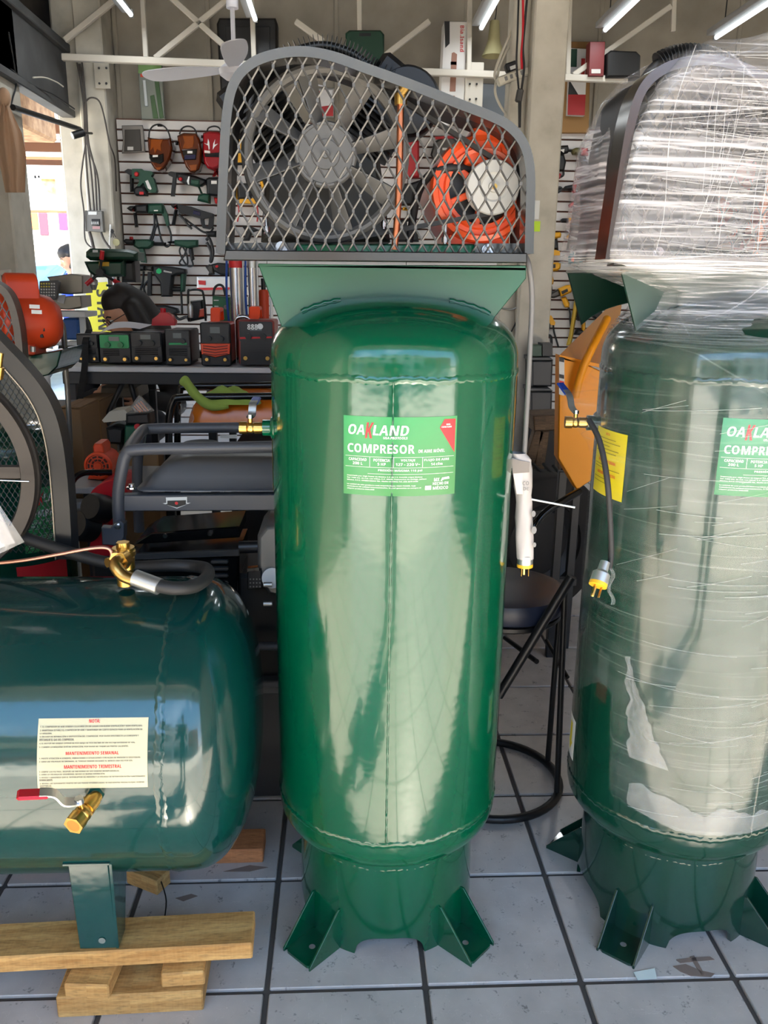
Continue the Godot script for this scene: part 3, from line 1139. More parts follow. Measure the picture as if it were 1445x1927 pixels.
	rim.lathe([Vector2(0.134, -0.014), Vector2(0.152, -0.014), Vector2(0.152, 0.008), Vector2(0.146, 0.014), Vector2(0.140, 0.014), Vector2(0.134, 0.008), Vector2(0.134, -0.014)], 72, fx)
	var wheel := obj("flywheel", rim, iron, o)
	var hub := MB.new()
	hub.lathe([Vector2(0.056, -0.014), Vector2(0.057, 0.008), Vector2(0.054, 0.012), Vector2(0.050, 0.012), Vector2(0.049, 0.010), Vector2(0.026, 0.010), Vector2(0.025, 0.014), Vector2(0.008, 0.014), Vector2(0.007, 0.02), Vector2(0.0, 0.02)], 40, fx)
	obj("hub", hub, iron, wheel)
	for k in 8:
		var a := TAU * k / 8 + 0.25
		var b := Basis(Vector3.BACK, a)
		var sp := MB.new()
		var r1 := []
		for i in 7:
			var f := i / 6.0
			var x := lerpf(0.05, 0.137, f)
			var tw := lerpf(1.1, 0.5, f)
			var half := lerpf(0.015, 0.019, f)
			var c := Vector3(x, 0, 0)
			var q := Vector3(0, cos(tw), sin(tw)) * half
			var th := Vector3(0, -sin(tw), cos(tw)) * 0.003
			r1.append(PackedVector3Array([fc + b * (c + q + th), fc + b * (c - q + th), fc + b * (c - q - th), fc + b * (c + q - th)]))
		sp.grid(r1, true, true)
		obj("spoke", sp, iron, wheel)
	var zm := -1.66
	var mc := at(908, 355, zm) - A
	var org := mat("orange")
	var mx := Transform3D(Basis(Vector3.RIGHT, PI / 2), mc)
	var body := MB.new()
	body.lathe([Vector2(0.0, -0.25), Vector2(0.09, -0.25), Vector2(0.098, -0.235), Vector2(0.098, -0.02), Vector2(0.094, 0.0), Vector2(0.085, 0.004), Vector2(0.082, -0.004), Vector2(0.074, -0.004), Vector2(0.071, 0.004), Vector2(0.064, 0.002), Vector2(0.062, -0.03)], 48, mx)
	var motor := obj("motor", body, org, o, "orange electric motor")
	var inside := MB.new()
	inside.lathe([Vector2(0.063, -0.025), Vector2(0.0, -0.025)], 24, mx)
	obj("motor_core", inside, mat("black_plastic"), motor)
	for k in 6:
		var bk := MB.new()
		var b := Basis(Vector3.BACK, TAU * k / 6 + 0.4)
		bk.box(Vector3(0.05, 0.012, 0.008), Transform3D(b, mc + b * Vector3(0.042, 0, -0.006)), 0.002)
		obj("bell_spoke", bk, org, motor)
	var hump := MB.new()
	var hc := at(915, 258, zm) - A
	var cap := PackedVector2Array()
	for i in 13:
		var a := PI * i / 12
		cap.append(Vector2(0.029 * cos(a), 0.029 * sin(a)))
	cap.append(Vector2(-0.04, -0.05))
	cap.append(Vector2(0.04, -0.05))
	hump.ext(cap, 0.15, Transform3D(Basis(), hc), 0.006)
	obj("capacitor_cover", hump, org, motor)
	var mbase := MB.new()
	mbase.box_at(Vector3(0.2, 0.008, 0.24), Vector3(mc.x, mc.y - 0.108, mc.z - 0.12), 0.002)
	mbase.box_at(Vector3(0.12, 0.03, 0.2), Vector3(mc.x, mc.y - 0.095, mc.z - 0.12), 0.004)
	obj("motor_base", mbase, org, motor)
	var pc := at(927, 353, zf) - A
	var px := Transform3D(Basis(Vector3.RIGHT, PI / 2), pc)
	var pul := MB.new()
	pul.lathe([Vector2(0.04, -0.022), Vector2(0.048, -0.02), Vector2(0.044, -0.008), Vector2(0.049, 0.006), Vector2(0.047, 0.009), Vector2(0.026, 0.012), Vector2(0.022, 0.009), Vector2(0.010, 0.010), Vector2(0.009, 0.016), Vector2(0.0, 0.016)], 40, px)
	var pulley := obj("pulley", pul, mat("pulley_white", rgb(186, 184, 177), 0.5), o, "white motor pulley")
	var key := MB.new()
	key.cyl(pc + Vector3(0, 0, 0.016), pc + Vector3(0, 0, 0.022), 0.005, 12)
	obj("shaft", key, mat("brass"), pulley)
	var belt := MB.new()
	belt.band(belt_loop(Vector2(fc.x, fc.y), 0.150, Vector2(pc.x, pc.y), 0.044), 0.008, zf - A.z + 0.0, 0.013, true)
	obj("drive_belt", belt, mat("black_rubber"), o)
	var pump_z := -1.78
	var pm := mat("pump_grey", rgb(58, 58, 57), 0.45, 0.4)
	var cc := at(612, 330, pump_z) - A
	var crank := MB.new()
	crank.ext(plane([500, 300, 560, 262, 665, 262, 715, 300, 735, 455, 490, 455], pump_z + 0.05, A), 0.2, shift(Vector3(0, 0, pump_z + 0.05 - A.z)), 0.012)
	var pump := obj("pump_crankcase", crank, pm, o)
	for s in [[520, 260, -0.62, 0.19], [700, 240, 0.62, 0.16]]:
		if wrapped and s[0] == 520:
			continue
		var cyl := MB.new()
		var ax := Vector3(sin(s[2]), cos(s[2]), 0)
		var c := at(s[0], s[1], pump_z - 0.05) - A
		fins(cyl, c - ax * 0.04, ax, 0.11, 10, 0.125, 0.125, 0.045)
		obj("cylinder_fins", cyl, mat("pump_black", rgb(34, 34, 35), 0.4, 0.5), pump)
		var head := MB.new()
		head.box(Vector3(0.115, 0.05, 0.115), Transform3D(Basis(Vector3.BACK, -(s[2] as float)), c + ax * 0.097), 0.01)
		obj("cylinder_head", head, mat("pump_black"), pump)
	var ft := MB.new()
	var arc := smooth([at(470, 240, pump_z) - A, at(478, 165, pump_z) - A, at(535, 108, pump_z) - A, at(600, 86, pump_z) - A, at(660, 100, pump_z) - A, at(705, 132, pump_z) - A, at(740, 150, pump_z) - A], 8)
	if wrapped:
		arc = smooth([at(560, 150, pump_z) - A, at(590, 108, pump_z) - A, at(640, 88, pump_z) - A, at(700, 92, pump_z) - A, at(750, 112, pump_z) - A, at(790, 150, pump_z) - A], 8)
	ft.tube(arc, 0.008, 10)
	var walk := 0.0
	for i in range(1, arc.size()):
		walk += arc[i].distance_to(arc[i - 1])
		if walk > 0.0062 and i > 8:
			walk = 0.0
			var x := xf_to(arc[i], arc[i] - arc[i - 1])
			ft.lathe([Vector2(0.008, -0.0006), Vector2(0.02, -0.0006), Vector2(0.02, 0.0006), Vector2(0.008, 0.0006)], 14, x)
	obj("finned_tube", ft, mat("fin_grey", rgb(70, 69, 67), 0.35, 0.7), pump)
	var filt := MB.new()
	var fcn := at(765, 195, pump_z - 0.02) - A
	filt.lathe([Vector2(0.0, -0.05), Vector2(0.062, -0.05), Vector2(0.066, -0.04), Vector2(0.066, 0.02), Vector2(0.06, 0.03), Vector2(0.0, 0.034)], 32, Transform3D(Basis(Vector3.RIGHT, PI / 2), fcn))
	obj("air_filter", filt, mat("black_plastic"), pump)
	for q in [[501, 420], [722, 410], [838, 440]]:
		var bo := MB.new()
		var c := at(q[0], q[1], -1.66) - A
		bo.cyl(c + Vector3(0, -0.02, 0), c + Vector3(0, 0.022, 0), 0.004, 8)
		bo.tube(PackedVector3Array([c + Vector3(0, -0.016, 0), c + Vector3(0, -0.006, 0)]), 0.008, 6)
		obj("stud", bo, mat("chrome"), pump)
	var cu := MB.new()
	var zc := -1.6
	cu.tube(smooth([at(754, 190, zc) - A, at(752, 300, zc) - A, at(748, 400, zc) - A, at(742, 470, zc) - A], 6), 0.0062, 12)
	var pipe := obj("copper_pipe", cu, mat("copper"), o, "upright copper pipe")
	var nut := MB.new()
	nut.tube(PackedVector3Array([at(754, 198, zc) - A, at(754, 176, zc) - A]), 0.0125, 6)
	obj("pipe_nut", nut, mat("brass"), pipe)
	var hose := MB.new()
	hose.tube(smooth([at(890, 318, -1.68) - A, at(845, 316, -1.66) - A, at(808, 330, -1.68) - A, at(785, 370, -1.72) - A, at(770, 455, -1.74) - A], 6), 0.008, 10)
	obj("control_hose", hose, mat("black_rubber"), o)
	var vb := at(510, 805, A.z + 0.03) - A
	var va := deg_to_rad(-83.0 if not wrapped else -108.0)
	var vd := Vector3(-1, 0, 0) if not wrapped else Vector3(-0.98, 0, -0.2)
	vb = Vector3(0.2435 * sin(va), vb.y, 0.2435 * cos(va))
	var boss := MB.new()
	boss.cyl(vb, vb + vd * 0.02, 0.016, 20)
	boss.ball(vb + Vector3(0.004, 0, 0), Vector3(0.012, 0.026, 0.026), 16, 8)
	obj("boss", boss, paint, o)
	valve(o, vb + vd * 0.012, vd, Vector3(0, 1, 0), Vector3(0.1, 0.1, -1).normalized() if not wrapped else Vector3(-0.25, 0.45, -0.8).normalized(), 0.045, mat("blue_plastic"))
	A.x += dx
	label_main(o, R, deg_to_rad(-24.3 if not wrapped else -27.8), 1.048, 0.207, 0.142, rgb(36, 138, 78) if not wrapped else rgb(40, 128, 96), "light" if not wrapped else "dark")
	return o

func local_to(mb: MB, o: Node3D) -> MB:
	var inv := o.transform.affine_inverse()
	mb.v = inv * mb.v
	for i in mb.n.size():
		mb.n[i] = (inv.basis * mb.n[i]).normalized()
	return mb

func plug(parent: Node3D, c: Vector3, d: Vector3, r: float) -> void:
	var x := xf_to(c, d)
	var sh := MB.new()
	sh.lathe([Vector2(0.0, -0.03), Vector2(r * 0.55, -0.03), Vector2(r * 0.6, -0.012), Vector2(r, -0.006), Vector2(r, 0.014), Vector2(0.0, 0.014)], 24, x)
	var p := obj("plug", sh, mat("zinc"), parent, "metal shelled plug with yellow face")
	var fa := MB.new()
	fa.lathe([Vector2(r * 1.02, 0.012), Vector2(r * 1.02, 0.019), Vector2(0.0, 0.019)], 24, x)
	obj("plug_face", fa, mat("plug_yellow", rgb(236, 176, 40), 0.4), p)
	for k in 3:
		var b := MB.new()
		var o := Vector3([-0.45, 0.45, 0.0][k] * r, 0.019 + 0.01, [0.15, 0.15, -0.45][k] * r)
		b.box(Vector3(0.0018 if k < 2 else 0.005, 0.021, 0.0065 if k < 2 else 0.005), x * Transform3D(Basis(), o), 0.0008)
		obj("blade", b, mat("brass"), p)

func add_cord(o: Node3D) -> void:
	var z := -1.66
	var pts := [[985, 476, z], [995, 500, z + 0.03], [1001, 560, z + 0.03], [997, 660, z + 0.03], [992, 760, z + 0.03], [986, 860, z + 0.03]]
	var cord := local_to(bent_tube(pts, Vector3.ZERO, 0.0052, 10), o)
	obj("power_cord", cord, mat("cord_grey", rgb(104, 102, 100), 0.5), o, "grey power cord")
	var sl := MB.new()
	var rows := []
	var cs := [[974, 852, 15.0], [978, 858, 17.0], [981, 864, 19.5], [983, 885, 19.0], [984, 915, 18.0], [985, 932, 15.5], [986, 945, 16.0], [986, 975, 17.0], [987, 1010, 17.5], [988, 1050, 17.0]]
	for c in cs:
		var row := PackedVector3Array()
		var p := at(c[0], c[1], z + 0.03)
		var r: float = c[2] * 0.00104
		for i in 24:
			var a := TAU * i / 24
			var rr := r * (1.0 + 0.05 * sin(a * 3.0 + c[1] * 0.13) + 0.04 * sin(a * 5.0 + c[1] * 0.07))
			row.append(p + Vector3(rr * sin(a), 0, rr * 0.9 * cos(a)))
		rows.append(row)
	rows.reverse()
	sl.grid(rows, true)
	local_to(sl, o)
	var sleeve := obj("paper_sleeve", sl, mat("paper_sleeve", rgb(176, 169, 165), 0.55), o, "printed paper rolled round the plug")
	var fl := MB.new()
	fl.ext(plane([960, 861, 984, 868, 984, 930, 972, 930], z + 0.048), 0.0015, shift(Vector3(0, 0, z + 0.048)), 0.0)
	obj("paper_flap", local_to(fl, o), mat("paper_white2", rgb(186, 180, 175), 0.55), sleeve)
	var gp := MB.new()
	gp.ext(plane([961, 863, 997, 870, 996, 889, 966, 891], z + 0.0495), 0.001, shift(Vector3(0, 0, z + 0.0495)), 0.0)
	obj("grey_band", local_to(gp, o), mat("paper_band", rgb(120, 112, 105), 0.6), sleeve)
	var tx := MB.new()
	var q0 := at(983, 913, z + 0.0505)
	var q1 := at(984, 923, z + 0.0505)
	var sz := 0.013
	letters(tx, "CO", 0, 0, sz, 0.008, flat_warp(q0, Vector3.RIGHT, Vector3.UP), true)
	letters(tx, "DE", 0, 0, sz * 0.95, 0.007, flat_warp(q1, Vector3.RIGHT, Vector3.UP), true)
	obj("print", local_to(tx, o), mat("grey_print"), sleeve)
	for q in [[994, 955, 4.5], [995, 985, 5.5], [996, 1012, 3.5]]:
		var b := MB.new()
		b.ext(circle2(at(q[0], q[1], z).x, at(q[0], q[1], z).y, q[2] * 0.001, 9, q[2] * 0.0015), 0.001, shift(Vector3(0, 0, z + 0.0495)), 0.0)
		obj("print", local_to(b, o), mat("grey_print"), sleeve)
	plug(o, o.transform.affine_inverse() * at(988, 1050, z + 0.03), Vector3(0.02, -1, 0.02), 0.0165)
	var tie := MB.new()
	tie.tube(PackedVector3Array([at(997, 939, z + 0.035), at(1082, 955, z + 0.06)]), 0.002, 6)
	obj("cable_tie", local_to(tie, o), mat("white_plastic"), o, "white cable tie end")

func side_labels(o: Node3D, wrapped: bool) -> void:
	var R := 0.245
	var y := MB.new()
	if not wrapped:
		patch(y, 0, 1.0, 0.11, 1.125, round_warp(R + 0.0008, deg_to_rad(-109)), 14, 2)
		obj("yellow_label", y, mat("yellow_label"), o)
		var gl := MB.new()
		patch(gl, 0, 1.135, 0.13, 1.24, round_warp(R + 0.0008, deg_to_rad(77)), 14, 2)
		var g := obj("side_label", gl, mat("label_green", rgb(40, 150, 92), 0.35), o)
		var t := MB.new()
		letters(t, "OA", 0.008, 1.165, 0.06, 1.19, round_warp(R + 0.0016, deg_to_rad(77)), true, 0.15)
		obj("white_print", t, mat("white_print"), g)
		var w := MB.new()
		patch(w, 0, 0.49, 0.1, 0.57, round_warp(R + 0.0008, deg_to_rad(80)), 12, 2)
		var wl := obj("lower_label", w, mat("white_print"), o)
		var r := MB.new()
		patch(r, 0, 0.445, 0.1, 0.49, round_warp(R + 0.0008, deg_to_rad(79)), 12, 2)
		obj("red_band", r, mat("red_print"), wl)
	else:
		var a0 := deg_to_rad(-98)
		patch(y, 0, 1.0, 0.12, 1.135, round_warp(R + 0.0008, a0), 14, 2)
		var yl := obj("yellow_label", y, mat("yellow_label"), o, "yellow label with red headings")
		var t := MB.new()
		var wr := round_warp(R + 0.0016, a0)
		letters(t, "NOTA:", 0.05, 1.124, 0.066, 1.129, wr)
		letters(t, "MANTENIMIENTO SEMANAL", 0.024, 1.068, 0.094, 1.074, wr)
		letters(t, "MANTENIMIENTO TRIMESTRAL", 0.022, 1.042, 0.096, 1.048, wr)
		obj("heading", t, mat("red_print"), yl)
		var lines := MB.new()
		for i in 9:
			var yy: float = [1.116, 1.109, 1.102, 1.095, 1.088, 1.061, 1.055, 1.033, 1.025][i]
			patch(lines, 0.008, yy, 0.008 + 0.1 * (0.8 + 0.2 * sin(i * 2.3)), yy + 0.0016, wr, 6, 1)
		var lo := obj("print", lines, mat("olive_print", rgb(140, 126, 20), 0.5), yl)
		lo.set_meta("kind", "stuff")
		var st := MB.new()
		patch(st, 0, 0.355, 0.06, 0.455, round_warp(R + 0.0008, deg_to_rad(-108)), 10, 2)
		var sl := obj("arrow_label", st, mat("white_print"), o, "white label with a yellow arrow")
		var ar := MB.new()
		poly_patch(ar, PackedVector2Array([Vector2(0.018, 0.44), Vector2(0.038, 0.44), Vector2(0.038, 0.395), Vector2(0.047, 0.395), Vector2(0.028, 0.37), Vector2(0.009, 0.395), Vector2(0.018, 0.395)]), round_warp(R + 0.0016, deg_to_rad(-108)))
		obj("arrow", ar, mat("yellow_label"), sl)

func film_material() -> StandardMaterial3D:
	var S := 1024
	var W := 2048
	var img := Image.create(W, S, false, Image.FORMAT_RGBA8)
	var f := FastNoiseLite.new()
	f.seed = 71
	f.frequency = 0.012
	f.fractal_octaves = 3
	var a := PackedFloat32Array()
	a.resize(W * S)
	for y in S:
		for x in W:
			var n := f.get_noise_2d(x * 0.2, y * 1.6)
			a[y * W + x] = 0.13 + 0.16 * maxf(n, -0.3)
	var r := RandomNumberGenerator.new()
	r.seed = 9
	for k in 2100:
		var x0 := r.randf() * W
		var y0 := r.randf() * S
		if y0 > 0.32 * S and r.randf() < 0.72:
			y0 *= 0.32
		var ln := r.randf_range(60, 620)
		var sl := r.randfn(0.0, 0.015) if r.randf() < 0.94 else r.randfn(0.0, 0.25)
		var cv := r.randfn(0.0, 0.00003)
		var st := r.randf_range(0.1, 0.42)
		if r.randf() < 0.08:
			st *= 1.9
		for i in int(ln):
			var x := int(x0 + i) % W
			var yf := y0 + sl * i + cv * i * i
			var y := int(yf)
			if y < 1 or y >= S - 1:
				continue
			var w := st * sin(PI * i / ln)
			a[y * W + x] += w * (1.0 - yf + y)
			a[(y + 1) * W + x] += w * (yf - y)
	for y in S:
		for x in W:
			img.set_pixel(x, y, Color(0.93, 0.925, 0.93, clampf(a[y * W + x] * lerpf(0.8, 0.25, smoothstep(0.26, 0.33, float(y) / S)), 0.0, 0.8)))
	var m := mat("stretch_film", Color.WHITE, 0.12)
	m.transparency = BaseMaterial3D.TRANSPARENCY_ALPHA
	m.albedo_texture = ImageTexture.create_from_image(img)
	m.metallic_specular = 0.7
	m.cull_mode = BaseMaterial3D.CULL_DISABLED
	return m

func add_film(o: Node3D) -> void:
	var fm := film_material()
	var wr := FastNoiseLite.new()
	wr.seed = 33
	wr.frequency = 1.0
	wr.fractal_octaves = 3
	var rows := []
	var N := 160
	var R0 := 0.245
	var lv := [[1.835, 0.02, 0.05, 0.05, 0.0, -0.12, 0.0], [1.828, -0.08, 0.12, 0.14, -0.04, -0.22, 0.0], [1.812, -0.18, 0.2, 0.2, -0.08, -0.28, 0.0], [1.79, -0.215, 0.26, 0.24, -0.12, -0.3, 0.0], [1.75, -0.25, 0.30, 0.26, -0.19, -0.31, 0.0], [1.71, -0.272, 0.305, 0.26, -0.215, -0.31, 0.0], [1.67, -0.29, 0.31, 0.26, -0.225, -0.31, 0.0], [1.62, -0.298, 0.312, 0.26, -0.22, -0.3, 0.0], [1.57, -0.306, 0.312, 0.26, -0.21, -0.29, 0.0], [1.52, -0.312, 0.312, 0.26, -0.2, -0.28, 0.0], [1.475, -0.318, 0.312, 0.26, -0.21, -0.28, 0.0], [1.455, -0.318, 0.312, 0.27, -0.22, -0.28, 0.0], [1.435, -0.27, 0.30, 0.27, -0.22, -0.28, 0.15], [1.405, -0.24, 0.28, 0.27, -0.18, -0.27, 0.4], [1.37, -0.22, 0.26, 0.25, -0.2, -0.26, 0.7], [1.352, -0.22, 0.25, 0.25, -0.25, -0.25, 0.86], [1.33, -0.22, 0.25, 0.25, -0.25, -0.25, 0.95], [1.315, 0, 0, 0, 0, 0, 1.0], [1.30, 0, 0, 0, 0, 0, 1.0], [1.26, 0, 0, 0, 0, 0, 1.0], [1.22, 0, 0, 0, 0, 0, 1.0]]
	for k in 33:
		lv.append([1.20 - 0.0275 * k, 0, 0, 0, 0, 0, 1.0])
	for l in lv:
		var y: float = l[0]
		var row := PackedVector3Array()
		var zf := 0.150 if y > 1.44 else 0.16
		var quad := [Vector2(l[1], zf), Vector2(l[2], zf), Vector2(l[3], l[5]), Vector2(l[4], l[5]), Vector2((l[1] as float) - 0.03, -0.06)]
		for i in N:
			var a := TAU * i / N           # 0 = front, 90 = +x
			var dir := Vector2(sin(a), cos(a))
			var box := 0.0
			if (l[6] as float) < 1.0:
				var c := (quad[0] + quad[1] + quad[2] + quad[3]) * 0.25 as Vector2
				for e in 5:
					var p: Vector2 = quad[e] - c
					var q: Vector2 = quad[(e + 1) % 5] - c
					var den := dir.cross(q - p)
					if absf(den) > 1e-9:
						var t := p.cross(q - p) / den
						var s := p.cross(dir) / den
						if t > 0.0 and s >= -0.0001 and s <= 1.0001:
							box = maxf(box, t)
				var pt := c + dir * box
				box = pt.length()
				dir = pt.normalized() if box > 1e-6 else dir
			var tankr := 0.248 if y < 1.272 else 0.004 + R0 * pow(maxf(1.0 - pow((y - 1.272) / 0.121, 2.35), 0.02), 0.4)
			var da := wrapf(a + deg_to_rad(108), -PI, PI)
			if y < 1.34 and y > 0.95:
				tankr += 0.075 * exp(-pow(da / 0.42, 2.0)) * exp(-pow((y - 1.165) / 0.055, 2.0))
			var r := lerpf(box, tankr, l[6])
			var wob := wr.get_noise_3d(dir.x * 3.0, y * (3.0 if (l[6] as float) > 0.9 else 2.0), dir.y * 3.0)
			var crease := wr.get_noise_3d(a * 9.0, y * 1.2, 4.0)
			r += (0.0012 * wob) if (l[6] as float) > 0.95 else (0.009 * wob + 0.007 * crease) * (0.35 if absf(wrapf(a, -PI, PI)) < 0.9 else 1.0)
			var p3 := Vector3(dir.x * r, y, dir.y * r)
			var adeg := rad_to_deg(wrapf(a, -PI, PI))
			var low := 0.335
			if adeg < -59.0:
				low = lerpf(0.335, 0.60, smoothstep(-59.0, -66.0, adeg))
				if adeg < -70.0:
					low = lerpf(0.60, 0.53, smoothstep(-70.0, -100.0, adeg))
			elif adeg < -25.0:
				low = lerpf(0.335, 0.36, smoothstep(-25.0, -59.0, adeg))
			p3.y = maxf(p3.y, low + 0.006 * wr.get_noise_1d(a * 40.0))
			row.append(p3)
		rows.append(row)
	rows.reverse()
	var mb := MB.new()
	mb.grid(rows, true)
	obj("stretch_film", mb, fm, o, "clear stretch film, torn open at the lower left")
	var flap := MB.new()
	var fr := []
	for j in 31:
		var v := j / 30.0
		var row := PackedVector3Array()
		for i in 17:
			var u := i / 16.0
			var px := lerpf(1164, 1186, v) + 5.0 * wr.get_noise_1d(v * 9.0) + (u * lerpf(8.0, 66.0, pow(v, 1.3))) + 3.0 * sin(v * 19.0) * (1.0 - u)
			var py := lerpf(1235, 1425, v) + u * 26.0 * v
			var a := asin(clampf((px - 1262.0) / 207.0, -0.98, 0.98)) + deg_to_rad(-24.9)
			var r := 0.251 + 0.004 * wr.get_noise_2d(u * 3.0 + 7.0, v * 7.0) + 0.006 * u * absf(wr.get_noise_2d(u * 5.0, v * 4.0 + 3.0))
			var p := Vector3(0.777 + r * sin(a), 0, -1.673 + r * cos(a))
			p.y = at(px, py, p.z).y
			row.append(p)
		fr.append(row)
	flap.grid(fr)
	var fmat := mat("film_flap", Color(0.8, 0.8, 0.8, 0.22), 0.26)
	fmat.transparency = BaseMaterial3D.TRANSPARENCY_ALPHA
	obj("film_flap", local_to(flap, o), fmat, o, "loose cloudy flap of torn film")
	var rimb := MB.new()
	var rimr := []
	for j in 9:
		var row := PackedVector3Array()
		for i in 141:
			var a := deg_to_rad(lerpf(-50.0, 85.0, i / 140.0))
			var v := j / 8.0
			var r := 0.2485 + 0.007 * absf(wr.get_noise_2d(a * 5.0, v * 3.5)) + 0.004 * sin(PI * v)
			row.append(Vector3(r * sin(a), 0.333 + (0.055 + 0.03 * wr.get_noise_1d(a * 2.0)) * v + lerpf(0.03, 0.0, smoothstep(-57.0, -20.0, rad_to_deg(a))), r * cos(a)))
		rimr.append(row)
	rimb.grid(rimr)
	obj("film_rim", rimb, mat("film_flap"), o, "bunched lower rim of the film").set_meta("kind", "stuff")
	var strands := MB.new()
	var sr := RandomNumberGenerator.new()
	sr.seed = 12
	for k in 110:
		var a0 := deg_to_rad(sr.randf_range(-70, 60))
		var da := sr.randf_range(0.25, 0.9)
		var y := sr.randf_range(0.34, 1.2)
		var slope := sr.randfn(0.015, 0.02)
		if a0 < deg_to_rad(-56) and y < 0.62:
			continue
		var pts := PackedVector3Array()
		for i in 9:
			var a := a0 + da * i / 8.0
			var yy := maxf(y + slope * i / 8.0, 0.336)
			pts.append(Vector3(0.2495 * sin(a), yy, 0.2495 * cos(a)))
		strands.tube(pts, sr.randf_range(0.00015, 0.00032), 4, false)
	for k in 190:
		var y := sr.randf_range(1.46, 1.79)
		var half := lerpf(0.29, 0.16, smoothstep(1.62, 1.8, y))
		var x0 := sr.randf_range(-half, half)
		var ln := sr.randf_range(0.1, 0.4)
		var slope := sr.randfn(-0.004, 0.012)
		var pts := PackedVector3Array()
		for i in 7:
			var x := clampf(x0 + ln * i / 6.0, -half - 0.02, half + 0.02)
			pts.append(Vector3(x, y + slope * i / 6.0, 0.158 + 0.002 * sin(k * 1.3)))
		strands.tube(pts, sr.randf_range(0.0002, 0.0005), 4, false)
	for k in 26:
		var x := sr.randf_range(-0.28, 0.2)
		var y := sr.randf_range(1.46, 1.62)
		var pts := PackedVector3Array()
		for i in 7:
			pts.append(Vector3(x + 0.012 * sin(i * 0.5 + k) + 0.004 * i, y + 0.03 * i, 0.16))
		strands.tube(pts, sr.randf_range(0.0003, 0.0006), 4, false)
	var sm := mat("film_fold", Color(0.85, 0.85, 0.85, 0.6), 0.2)
	sm.transparency = BaseMaterial3D.TRANSPARENCY_ALPHA
	sm.roughness = 0.3
	obj("film_folds", strands, sm, o).set_meta("kind", "stuff")
	var cab := local_to(bent_tube([[1108, 790, -1.53], [1128, 830, -1.50], [1142, 900, -1.47], [1148, 980, -1.46], [1150, 1040, -1.455], [1146, 1072, -1.45]], Vector3.ZERO, 0.0055, 10), o)
	obj("power_cord", cab, mat("black_rubber"), o, "black power cord under the film")
	plug(o, o.transform.affine_inverse() * at(1130, 1085, -1.43), Vector3(-0.42, -0.8, 0.45).normalized(), 0.0165)
	var rag := MB.new()
	var rrows := []
	for j in 9:
		var row := PackedVector3Array()
		for i in 5:
			var px := 1146.0 + 5.0 * sin(j * 1.1) + 7.0 * (i / 4.0)
			row.append(at(px, 1070 + 8.5 * j, -1.44 + 0.004 * sin(i * 2.0 + j)))
		rrows.append(row)
	rag.grid(rrows, false, true)
	obj("torn_film", local_to(rag, o), fmat, o, "torn strip of film beside the plug")

func build_compressors() -> void:
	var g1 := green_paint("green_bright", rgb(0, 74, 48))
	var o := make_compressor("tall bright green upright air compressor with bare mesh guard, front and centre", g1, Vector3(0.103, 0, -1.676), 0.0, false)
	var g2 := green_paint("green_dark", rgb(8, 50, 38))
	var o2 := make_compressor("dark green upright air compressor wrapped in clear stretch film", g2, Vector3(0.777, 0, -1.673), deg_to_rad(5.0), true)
	add_cord(o)
	side_labels(o, false)
	side_labels(o2, true)
	add_film(o2)

func lying_warp(x0: float, r: float, f0: float) -> Callable:
	return func(u: float, v: float) -> Vector3: return Vector3(x0 + u, r * sin(f0 + v / r), r * cos(f0 + v / r))

func bent_tube(pts: Array, from: Vector3, r: float, segs := 10, sub := 8) -> MB:
	var p := []
	for q in pts:
		p.append(at(q[0], q[1], q[2]) - from)
	var mb := MB.new()
	mb.tube(smooth(p, sub), r, segs)
	return mb

func build_left_group() -> void:
	build_pallet()
	build_lying_compressor()
	build_rear_compressor()

func wood_mat(key: String, lo: Color, hi: Color, s: int) -> StandardMaterial3D:
	var img := Image.create(512, 128, true, Image.FORMAT_RGB8)
	var f := FastNoiseLite.new()
	f.seed = s
	f.frequency = 0.012
	f.fractal_octaves = 4
	var g := FastNoiseLite.new()
	g.seed = s + 1
	g.frequency = 0.08
	for y in 128:
		for x in 512:
			var w := f.get_noise_2d(x * 0.25, y * 3.0)
			var ring := 0.5 + 0.5 * sin((y * 0.32 + w * 14.0))
			var saw := g.get_noise_2d(x * 2.2, y * 0.12) * 0.12
			var pore := maxf(g.get_noise_2d(x * 0.4, y * 5.0), 0.0) * 0.3
			var c := lo.lerp(hi, clampf(0.35 + 0.4 * ring * 0.6 + w * 0.5 + saw, 0, 1)) * (1.0 - pore)
			img.set_pixel(x, y, c)
	img.generate_mipmaps()
	var m := mat(key, Color.WHITE, 0.75)
	m.albedo_texture = ImageTexture.create_from_image(img)
	m.uv1_triplanar = true
	m.uv1_scale = Vector3(1.6, 5.0, 5.0)
	return m

func board(label: String, size: Vector3, centre: Vector3, turn: float, m: Material, called := "wood_plank") -> void:
	var mb := MB.new()
	mb.box(size, shift(Vector3(0, size.y / 2, 0)), 0.003)
	var o := obj(called, mb, m)
	o.position = centre
	o.rotation.y = turn
	tag(o, label, "plank" if called == "wood_plank" else "wood block")

